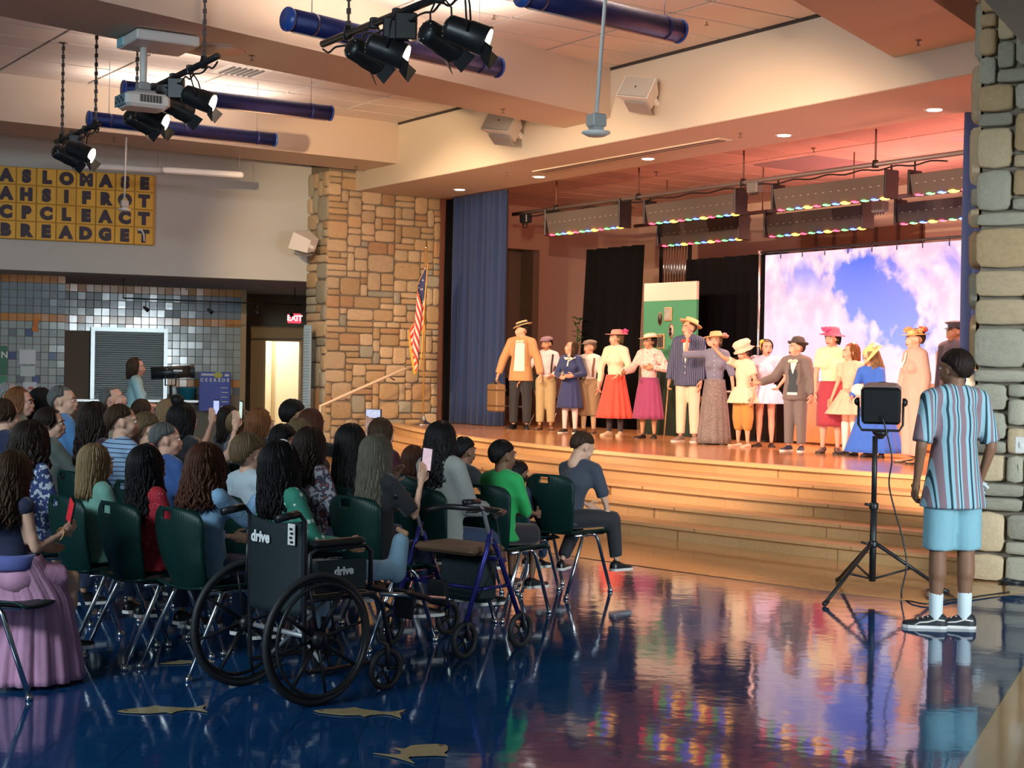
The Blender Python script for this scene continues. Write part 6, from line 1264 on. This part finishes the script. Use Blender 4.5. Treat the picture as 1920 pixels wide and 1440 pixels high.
leg(1092,1196,3.3,3.55,'black pleated side curtain left of the brown panelled wall',-.12,5)
leg(1288,1475,3.5,3.28,'wide black curtain left of the bright sky backdrop',0,8)
# ------------------------------------------------------------ stage electrics
def pipe(px0,py0,px1,py1,s,label):
    A=onf(px0,py0,s); Bp=onf(px1,py1,s); z=(A.z+Bp.z)/2; A.z=Bp.z=z; return A,Bp
EGR=mat('pipe_grey',(.18,.14,.13),.45,.3)
A,Bp=pipe(962,401,1830,284,2.2,''); zp=A.z; c=(A+Bp)/2; ep=thing('lighting_batten','long grey pipe across the stage carrying the strip lights','bar',c); MB().tube([A-c,Bp-c],.030,12).obj('pipe',EGR,ep)
for px in(1043,1197,1393,1640): p=onf(px,380,2.2); p.z=zp; p-=c; MB().tube([p,p+V((0,0,ZF+.11-zp))],.012,8).obj('hanger_rod',mat('rod_rust',(.14,.06,.04),.6),ep); MB().lathe([(.04,-.04),(.045,0),(.035,.05)],10,p).obj('clamp',M_DARK,ep)
MB().tube(smooth([onf(x,0,2.17)*0+V((0,0,0))+(lambda p:(setattr(p,'z',zp-.05-.03*(i%2)),p-c)[1])(onf(x,380,2.17)) for i,x in enumerate(range(975,1800,32))],3),.010,6).obj('pipe_cable',M_BLK,ep)
A2,B2=pipe(1190,428,1830,372,3.4,''); zp2=A2.z+.08; A2.z=B2.z=zp2; c2_=(A2+B2)/2; ep2=thing('lighting_batten','second pipe behind carrying the lower strip lights','bar',c2_); MB().tube([A2-c2_,B2-c2_],.028,10).obj('pipe',EGR,ep2)
for px in(1250,1430,1600): p=onf(px,380,3.4); p.z=zp2; p-=c2_; MB().tube([p,p+V((0,0,ZF+.11-zp2))],.010,8).obj('hanger_rod',MATS['rod_rust'],ep2)
LEDM=[mat('led_'+n,c,.3,emit=c,es=e) for n,c,e in (('red',(1,.03,.06),7),('green',(.1,.9,.15),3.5),('blue',(.05,.12,1),7),('amber',(1,.42,.03),9))]
HOUS=mat('strip_housing',(.13,.11,.10),.55,.3); HOUSD=mat('strip_housing_dark',(.05,.04,.035),.6)
def strip_light(x0,y0,x1,y1,hpx,s,label,m,zpipe):
    A=onf(x0,y0,s); Bp=onf(x1,y1,s); z=(A.z+Bp.z)/2; L=(Bp-A); L.z=0; ln=L.length; c=(A+Bp)/2; d=c.y; h=hpx*d/FPX; t=thing('strip_light',label,'light',V((c.x,c.y,z)),math.atan2(L.y,L.x),'striplights with coloured lamps over the stage')
    R=Matrix.Rotation(.25,3,'X'); b=MB(); b.box((0,.0,h/2),(ln,.03,h),R=R,bev=.004); b.box((0,.16,h*.55),(ln,.03,h*.8),R=Matrix.Rotation(-.25,3,'X')); b.box((0,.08,h*.95),(ln,.20,.02)); b.obj('housing',m,t)
    for sx in(-1,1): b=MB(); b.box((sx*ln/2,.06,h*.6),(.03,.24,h*1.25),bev=.01); e=b.obj('end_bracket',M_DARK,t); MB().tube([(sx*ln/2,.06,h*1.2),(sx*ln/2,.06,zpipe-z)],.012,8).obj('hook_clamp',M_DARK,e)
    n=max(6,int(ln/.15)); 
    for i in range(n):
        k=[0,1,2,3][i%4]; b=MB(); b.ell((-ln/2+ln*(i+.5)/n,.045,.004),(ln/n*(.45 if k==3 else .33),.05,.020 if k==3 else .013),seg=10,rings=6); b.obj('lamp',LEDM[k],t)
    for i in range(int(ln/.13)): MB().box((-ln/2+.1+i*.13,-.02-.0,h*.55),(.03,.006,.006),R=R).obj('slot',mat('slot_pale',(.55,.45,.40),.6),t)
    return t
strip_light(1026,440,1165,427,42,2.2,'leftmost striplight with coloured lamps, left of the black side curtain',HOUS,zp)
strip_light(1212,419,1382,403,38,2.2,'second striplight of the front row, above the framed green panel',HOUS,zp)
strip_light(1452,396,1664,370,42,2.2,'third and longest striplight of the front row, above the sky backdrop',HOUS,zp)
strip_light(1708,366,1840,352,40,2.2,'rightmost striplight of the front row, cut by the blue curtain',HOUS,zp)
strip_light(1237,461,1388,449,42,3.4,'left striplight of the back row, before the wide black curtain',HOUSD,zp2)
strip_light(1437,444,1620,428,42,3.4,'middle striplight of the back row, over the left part of the sky backdrop',HOUSD,zp2)
strip_light(1682,420,1830,408,40,3.4,'right striplight of the back row beside the blue curtain',HOUSD,zp2)
for (x,y,s,zz,lab) in ((1415,352,2.2,zp,'small grey dimmer box with plugs under the front pipe, centre'),(1650,388,3.0,zp2,'small grey dimmer box with plugs under the back pipe, right'),(986,410,2.2,zp,'black junction box with cable loop at the left end of the front pipe')):
    P=onf(x,y,s); t=thing('dimmer_box',lab,'box',P,Rz+PI/2); MB().box((0,0,0),(.20,.12,.14),bev=.012).obj('case',mat('box_grey',(.16,.16,.16),.5) if x>1000 else M_BLK,t); MB().tube([(0,0,.06),(0,0,zz-P.z)],.012,8).obj('hook',M_DARK,t)
    for k in range(4): MB().tube([(-.07+.045*k,0,-.07),(-.06+.045*k,.0,-.10),(-.045+.045*k,0,-.07)],.006,6).obj('plug',M_BLK,t)
    if x<1000: MB().tube([(.02,-.05,-.05),(.06,-.06,-.13),(.13,-.05,-.14),(.18,-.04,-.02),(.15,0,.06)],.008,6).obj('cable_loop',M_BLK,t)
# ------------------------------------------------------------ sky backdrop (a lit screen)
SCR=bpy.data.materials.new('backdrop_image'); SCR.use_nodes=True; nt=SCR.node_tree; b=nt.nodes['Principled BSDF']; N=nt.nodes.new; L_=nt.links.new
tc=N('ShaderNodeTexCoord'); sp=N('ShaderNodeSeparateXYZ'); L_(tc.outputs['Generated'],sp.inputs[0])
def mth(op,a,b_=None,c_=None,cl=False):
    m=N('ShaderNodeMath'); m.operation=op; m.use_clamp=cl
    for i,v in enumerate((a,b_,c_)):
        if v is None: continue
        if isinstance(v,(int,float)): m.inputs[i].default_value=v
        else: L_(v,m.inputs[i])
    return m.outputs[0]
def mix(f,a,b_):
    m=N('ShaderNodeMix'); m.data_type='RGBA'
    if isinstance(f,(int,float)): m.inputs['Factor'].default_value=f
    else: L_(f,m.inputs['Factor'])
    for nm,v in(('A',a),('B',b_)):
        if isinstance(v,tuple): m.inputs[nm].default_value=(*v,1)
        else: L_(v,m.inputs[nm])
    return m.outputs['Result']
X,Z=sp.outputs['X'],sp.outputs['Z']
cmb=N('ShaderNodeCombineXYZ'); L_(mth('MULTIPLY',X,1.6),cmb.inputs[0]); L_(Z,cmb.inputs[2])
n1_=N('ShaderNodeTexNoise'); n1_.inputs['Scale'].default_value=3.2; n1_.inputs['Detail'].default_value=7; n1_.inputs['Distortion'].default_value=.6; L_(cmb.outputs[0],n1_.inputs['Vector'])
n2_=N('ShaderNodeTexNoise'); n2_.inputs['Scale'].default_value=9; n2_.inputs['Detail'].default_value=5; L_(cmb.outputs[0],n2_.inputs['Vector'])
# blue hole in the clouds: a tilted ellipse centred at (.60,.72)
dx=mth('SUBTRACT',X,.60); dz=mth('SUBTRACT',Z,.72); rx_=mth('ADD',mth('MULTIPLY',dx,.9),mth('MULTIPLY',dz,.75)); rz_=mth('SUBTRACT',mth('MULTIPLY',dz,.75),mth('MULTIPLY',dx,.6))
el=mth('SQRT',mth('ADD',mth('POWER',mth('MULTIPLY',rx_,6.6),2),mth('POWER',mth('MULTIPLY',rz_,3.6),2)))
hole=mth('SUBTRACT',1.25,mth('ADD',el,mth('MULTIPLY',mth('SUBTRACT',n2_.outputs['Fac'],.5),2.2)),None,True)
band_=mth('MULTIPLY',mth('SUBTRACT',1.0,mth('MULTIPLY',mth('ABSOLUTE',mth('SUBTRACT',Z,.90)),6.0),None,True),mth('MULTIPLY',mth('SUBTRACT',n1_.outputs['Fac'],.52),9,None,True))
blue=mth('ADD',mth('MULTIPLY',hole,2.6,None,True),mth('MULTIPLY',band_,.8),None,True)
cloud=mix(mth('MULTIPLY',mth('SUBTRACT',n2_.outputs['Fac'],.38),3,None,True),(.72,.48,.68),(1.0,.80,.82))
low=mix(mth('MULTIPLY',mth('SUBTRACT',.75,Z),2.2,None,True),cloud,mix(n1_.outputs['Fac'],(.62,.62,.95),(1,.88,.90)))
sky=mix(blue,low,mix(Z,(.40,.58,1.0),(.0,.10,.80)))
# desert: horizon with buttes
tri=N('ShaderNodeTexNoise'); tri.inputs['Scale'].default_value=3.5; tri.inputs['Detail'].default_value=3; cm2=N('ShaderNodeCombineXYZ'); L_(X,cm2.inputs[0]); L_(cm2.outputs[0],tri.inputs['Vector'])
hor=mth('ADD',.31,mth('MULTIPLY',mth('SUBTRACT',tri.outputs['Fac'],.45),.18)); butte=mth('MULTIPLY',mth('LESS_THAN',mth('ABSOLUTE',mth('SUBTRACT',X,.90)),.045),.16); hor2=mth('ADD',hor,butte)
land=mth('LESS_THAN',Z,hor2); rockc=mix(mth('MULTIPLY',mth('SUBTRACT',n2_.outputs['Fac'],.4),4,None,True),(.55,.20,.12),(.95,.42,.24)); ground=mix(mth('MULTIPLY',Z,3.2,None,True),(.85,.19,.03),rockc)
train=mth('MULTIPLY',mth('LESS_THAN',mth('ABSOLUTE',mth('SUBTRACT',Z,.345)),.03),mth('LESS_THAN',mth('ABSOLUTE',mth('SUBTRACT',X,.16)),.14)); img=mix(land,sky,ground); img=mix(train,img,(.20,.07,.06))
L_(img,b.inputs['Emission Color']); b.inputs['Emission Strength'].default_value=.78; b.inputs['Base Color'].default_value=(.05,.05,.05,1); b.inputs['Roughness'].default_value=.6
SS=2.75; q1=qs(onf(1435,600,SS))[0]; q0=qs(onf(1822,600,SS))[0]; ztop=onf(1435,479,SS).z; ctr=FP((q0+q1)/2,SS,(HS+.03+ztop)/2)
bd=thing('sky_backdrop','large lit screen showing pink clouds, blue sky and orange desert','screen',ctr,math.atan2(-B_.y,-B_.x)); MB().box((0,0,0),(q1-q0,.04,ztop-HS-.03)).obj('screen_panel',SCR,bd)
ft=thing('backdrop_frame','metal pole frame with black top rail around the sky backdrop','frame',FP(q1+.1,SS-.03,HS)); o=FP(q1+.1,SS-.03,HS); pz=onf(1421,474,SS-.03).z-HS
MB().tube([(0,0,0),(0,0,pz)],.018,10).obj('upright',M_CHR,ft); MB().box((0,0,.01),(.3,.3,.02)).obj('foot_plate',M_DARK,ft); MB().lathe([(.03,-.03),(.03,.03)],10,(0,0,pz)).obj('corner_joint',M_CHR,ft); MB().lathe([(.028,-.02),(.028,.02)],10,(0,0,pz*.5)).obj('joint',M_CHR,ft)
e=-B_*(q1-q0+.3); MB().tube([V((0,0,pz)),e+V((0,0,pz))],.016,8).obj('top_rail',M_DARK,ft)
for i in range(1,9): p=e*(i/9.3)+V((0,0,pz)); MB().tube([p+V((0,0,.02)),p+V((0,0,-.10))],.007,6).obj('rail_clip',M_BLK,ft)
# ------------------------------------------------------------ framed green panel and things behind the cast
PA=onf(1222,690,2.55); PB=onf(1300,700,2.55); qa,qb=qs(PA)[0],qs(PB)[0]; Yp=PA.y; ztp=onf(1262,530,2.55).z; w=abs(qa-qb)+.18; gp=thing('set_panel','painted flat with white top, green wall with four picture frames and brown rail','scenery',FP((qa+qb)/2,2.5,HS),math.atan2(-B_.y,-B_.x)+.05); hT=ztp-HS
for n_,z0,z1,m in (('lower_panel',.0,hT-1.28,mat('dado_green',(.015,.045,.035),.6)),('chair_rail',hT-1.28,hT-1.12,mat('rail_brown',(.20,.09,.04),.6)),('green_wall',hT-1.12,hT-.26,mat('wall_green',(.06,.28,.16),.7)),('white_top',hT-.26,hT,mat('top_white',(.75,.62,.55),.7))): MB().box((0,0,(z0+z1)/2),(w,.05,z1-z0),bev=.003).obj(n_,m,gp)
GOLD=mat('frame_gold',(.42,.30,.14),.45,.3)
for (fx,fz,fw,fh,ov,scn) in ((-.19,hT-.52,.10,.20,1,0),(-.01,hT-.46,.16,.20,0,1),(-.15,hT-.85,.15,.22,0,0),(.05,hT-.70,.12,.22,1,2)):
    pic=(mat('pic_dark',(.05,.045,.04),.6,noise=.5,nscale=30),mat('pic_grey',(.35,.35,.33),.6,noise=.6,nscale=14),mat('pic_white',(.8,.78,.7),.6))[scn]
    if ov: b=MB(); b.lathe([(.5,-.03),(.5,0),(.4,0),(.4,-.02)],28,(0,0,0)); fo=b.obj('picture_frame',GOLD,gp,loc=(fx,-.03,fz),rot=(PI/2,0,0)); fo.scale=(fw,fh,1); MB().lathe([(.41,0),(.41,.004)],28).obj('picture',pic,fo)
    else: b=MB(); b.box((0,0,0),(fw,.03,fh),bev=.008); fo=b.obj('picture_frame',GOLD,gp,loc=(fx,-.035,fz)); MB().box((0,-.017,0),(fw*.76,.004,fh*.78)).obj('picture',pic,fo)
    if scn==2: b=MB(); b.ell((0,0,0),(.025,.004,.032)); b.ell((0,0,-.06),(.03,.004,.035)); so=b.obj('silhouette',M_BLK,gp,loc=(fx,-.045,fz+.02))
MB().box((.15,.35,.45),(.05,.7,.05),R=Matrix.Rotation(.5,3,'X')).obj('rear_brace',mat('brace_wood',(.4,.25,.12),.6),gp)
# upright piano / dark cabinet behind the cast
P=onf(1372,790,2.3); pn=thing('upright_piano','black upright piano standing behind the cast, half hidden','piano',FP(qs(P)[0]-.05,2.75,HS),math.atan2(-B_.y,-B_.x)); PB_=mat('piano_black',(.010,.009,.010),.25)
MB().box((0,.12,.55),(1.15,.30,1.10),bev=.01).obj('case',PB_,pn); MB().box((0,-.14,.62),(1.15,.28,.08),bev=.01).obj('key_bed',PB_,pn); MB().box((0,-.17,.665),(1.05,.15,.015)).obj('keys',M_WHT,pn)
for s in(-1,1): MB().box((s*.52,-.22,.3),(.06,.06,.58),bev=.01).obj('leg',PB_,pn)
MB().box((0,.12,1.12),(1.2,.36,.03),bev=.01).obj('lid',PB_,pn)
# chimes
P=onf(1266,500,4.6); cm=thing('chimes','rack of silver tubular chimes behind the green panel','chimes',V((P.x,P.y,0)),math.atan2(-B_.y,-B_.x)); zt=onf(1266,456,4.6).z; zb_=onf(1266,540,4.6).z
for i in range(9): MB().tube([(-.30+.07*i,0,zb_-.02*i*.5),(-.30+.07*i,0,zt)],.018,8).obj('chime_tube',M_CHR,cm)
b=MB(); b.box((0,0,zt+.03),(.72,.08,.06)); b.box((-.36,0,zt/2+.3),(.04,.06,zt-.6)); b.box((.36,0,zt/2+.3),(.04,.06,zt-.6)); b.obj('rack_frame',M_DARK,cm)
# folding chair and black case at the left of the stage
P=onf(1006,780,2.4); q,s_=qs(V((P.x,P.y,0))); fc=thing('folding_chair','dark folding chair with thin chrome legs behind the tan-blazered person','chair',FP(q,2.6,HS),D(150)); MB().box((0,0,.44),(.40,.38,.03),bev=.01).obj('seat',M_BLK,fc); MB().box((0,.2,.72),(.40,.03,.24),bev=.01).obj('backrest',M_BLK,fc)
for sx in(-1,1): MB().tube([(sx*.2,-.22,0),(sx*.2,.2,.84)],.011,8).obj('leg',M_CHR,fc); MB().tube([(sx*.2,.24,0),(sx*.2,-.17,.44)],.011,8).obj('leg',M_CHR,fc)
P=onf(944,790,2.3); q=qs(V((P.x,P.y,0)))[0]; kb=thing('keyboard_stand','black keyboard case on a low stand beside the left blue curtain','stand',FP(q,2.5,HS),math.atan2(-B_.y,-B_.x)); MB().box((0,0,.62),(.5,.32,.30),bev=.02).obj('case',M_BLK,kb); MB().box((0,0,.30),(.5,.3,.02)).obj('shelf',M_GREYM,kb)
for sx in(-1,1):
    for sy in(-1,1): MB().tube([(sx*.22,sy*.13,0),(sx*.22,sy*.13,.48)],.012,8).obj('leg',M_DARK,kb)
# plant sprig beside the black leg
P=onf(1083,612,3.05); pl_=thing('potted_plant','leafy green plant showing beside the black side curtain','plant',V((P.x,P.y,HS))); MB().lathe([(.09,0),(.13,.25),(.14,.26),(.11,.26)],16).obj('pot',mat('pot_brown',(.12,.05,.03),.6),pl_); MB().tube([(0,0,.2),(0,0,P.z-HS)],.012,6).obj('stem',mat('stem_green',(.06,.08,.03),.7),pl_)
random.seed(3); lm=MB(); lm.add([(0,0,0),(.025,.05,.01),(0,.12,-.01),(-.025,.05,.01)],[(0,1,2,3)]); l0=None
for i in range(26):
    a=random.random()*6.28; zz=P.z-HS-.35+.5*random.random(); o=lm.obj('leaf',mat('leaf_green',(.02,.08,.02),.5),pl_) if l0 is None else inst(l0,'leaf',pl_); l0=l0 or o; o.location=(.03*math.cos(a),.03*math.sin(a),zz); o.rotation_euler=(random.uniform(-.5,.8),0,a)
# ------------------------------------------------------------ flag
FPz=onz(793,797,HS); fg=thing('flag','striped red and white flag with gold fringe on a brass pole beside the stone column','flag',FPz); tp=at(794,468,FPz.y).z-HS
MB().tube([(0,0,.1),(0,0,tp)],.014,10).obj('pole',mat('pole_gold',(.62,.34,.08),.35,.4),fg); MB().lathe([(.012,0),(.03,.03),(.012,.06),(.006,.11),(.001,.16)],12,(0,0,tp)).obj('finial',mat('brass_bright',(.8,.6,.25),.2,1),fg); MB().lathe([(.17,0),(.16,.02),(.08,.05),(.04,.09),(.03,.16),(.02,.17)],24).obj('pole_base',M_CHR,fg)
FM=bpy.data.materials.new('flag_cloth'); FM.use_nodes=True; nt=FM.node_tree; b=nt.nodes['Principled BSDF']; N=nt.nodes.new; L_=nt.links.new; uv=N('ShaderNodeUVMap'); sp=N('ShaderNodeSeparateXYZ'); L_(uv.outputs[0],sp.inputs[0])
def mth(op,a,b_=None,c_=None,cl=False):
    m=N('ShaderNodeMath'); m.operation=op; m.use_clamp=cl
    for i,v in enumerate((a,b_,c_)):
        if v is None: continue
        if isinstance(v,(int,float)): m.inputs[i].default_value=v
        else: L_(v,m.inputs[i])
    return m.outputs[0]
U,W_=sp.outputs['X'],sp.outputs['Y']   # U along the fly, W across (1 = top of hoist)
red=mth('LESS_THAN',mth('FRACT',mth('MULTIPLY',W_,6.5)),.5); stripe=mix(red,(.80,.70,.62),(.62,.03,.04)); can=mth('MULTIPLY',mth('LESS_THAN',U,.40),mth('GREATER_THAN',W_,.46))
vo=N('ShaderNodeTexVoronoi'); vo.inputs['Scale'].default_value=16; L_(uv.outputs[0],vo.inputs['Vector']); star=mth('LESS_THAN',vo.outputs['Distance'],.22); canc=mix(star,(.02,.03,.12),(.7,.68,.65)); fin=mix(can,stripe,canc); fr=mth('GREATER_THAN',mth('MAXIMUM',U,mth('ABSOLUTE',mth('MULTIPLY',mth('SUBTRACT',W_,.5),2))),.965); fin=mix(fr,fin,(.80,.42,.05)); L_(fin,b.inputs['Base Color']); b.inputs['Roughness'].default_value=.7
# draped: the top edge is at the pole, the cloth falls in folds
b=MB(); nu,nv=40,44
def flp(u,v):   # u: fly 0..1, v: 0 bottom of hoist .. 1 top of hoist
    ztop_=tp-.22-(1-v)*.80; ang=u*1.0; drop=u*1.10*(.9+.1*v); out=.16*u*(1-.4*u)+.10*(1-v)*u
    fx=-.02-.10*u+.09*math.sin(u*9+v*2.0)*(.4+u*.6)-.05*(1-v); fy_=-.03-.07*math.cos(u*9+v*2)*(.3+u*.7)
    return V((fx+.05*(1-v)-out*.4,fy_,ztop_-drop))
b.grid(lambda u,v: flp(u,v),nu,nv,0,True); fo=b.obj('cloth',FM,fg); uvl=fo.data.uv_layers.new(name='UVMap')
for p in fo.data.polygons:
    for li in p.loop_indices: vi=fo.data.loops[li].vertex_index; uvl.data[li].uv=((vi%(nu+1))/nu,(vi//(nu+1))/nv)
k=fo.modifiers.new('t','SOLIDIFY'); k.thickness=.005
MB().tube([flp(0,1)+V((.02,-.02,.0)),flp(0,.6)+V((-.01,-.03,-.2)),V((-.03,-.12,tp-1.6)),V((-.05,-.1,tp-1.9))],.010,6).obj('gold_cord',mat('gold_cord',(.75,.42,.08),.5),fg)
# ------------------------------------------------------------ hand rails, switch plate
H0=FP(12.46,-1.2,1.02); A=at(600,762,22.9); Bp=at(757,692,24.2); hr=thing('handrail','cream handrail rising along the left stone column','handrail',A); b=MB(); b.tube([V((0,0,-.25)),V((0,0,0)),Bp-A,Bp-A+V((.12,.1,0))],.024,10); b.obj('rail',mat('rail_cream',(.72,.58,.42),.4),hr)
for f in(.25,.8): p=(Bp-A)*f; MB().tube([p,p+V((.10,.10,-.06))],.012,8).obj('rail_bracket',M_CHR,hr)
P=at(1826,908,11.42); rb=thing('handrail','white handrail end with round bracket on the right stone column','handrail',P); MB().tube([(-.14,.0,.02),(.06,-.05,.015)],.022,10).obj('rail',mat('rail_white',(.7,.75,.75),.35),rb); b=MB(); b.lathe([(.045,0),(.05,.02),(.02,.035)],20,(.07,.0,-.03),Matrix.Rotation(PI/2,3,'X')); b.tube([(.05,-.05,.015),(.09,-.06,-.02),(.07,-.03,-.04)],.012,8); b.obj('rail_bracket',MATS['rail_white'],rb)
P=at(1917,834,11.0); sw_=thing('switch_plate','white switch plate on the right stone column at the frame edge','switch',P,math.atan2(c1.y,c1.x)); MB().box((0,-.03,0),(.09,.02,.12),bev=.004).obj('plate',M_WHT,sw_); MB().box((0,-.042,0),(.02,.012,.04)).obj('toggle',M_WHT,sw_)
# small cables lying on the column side
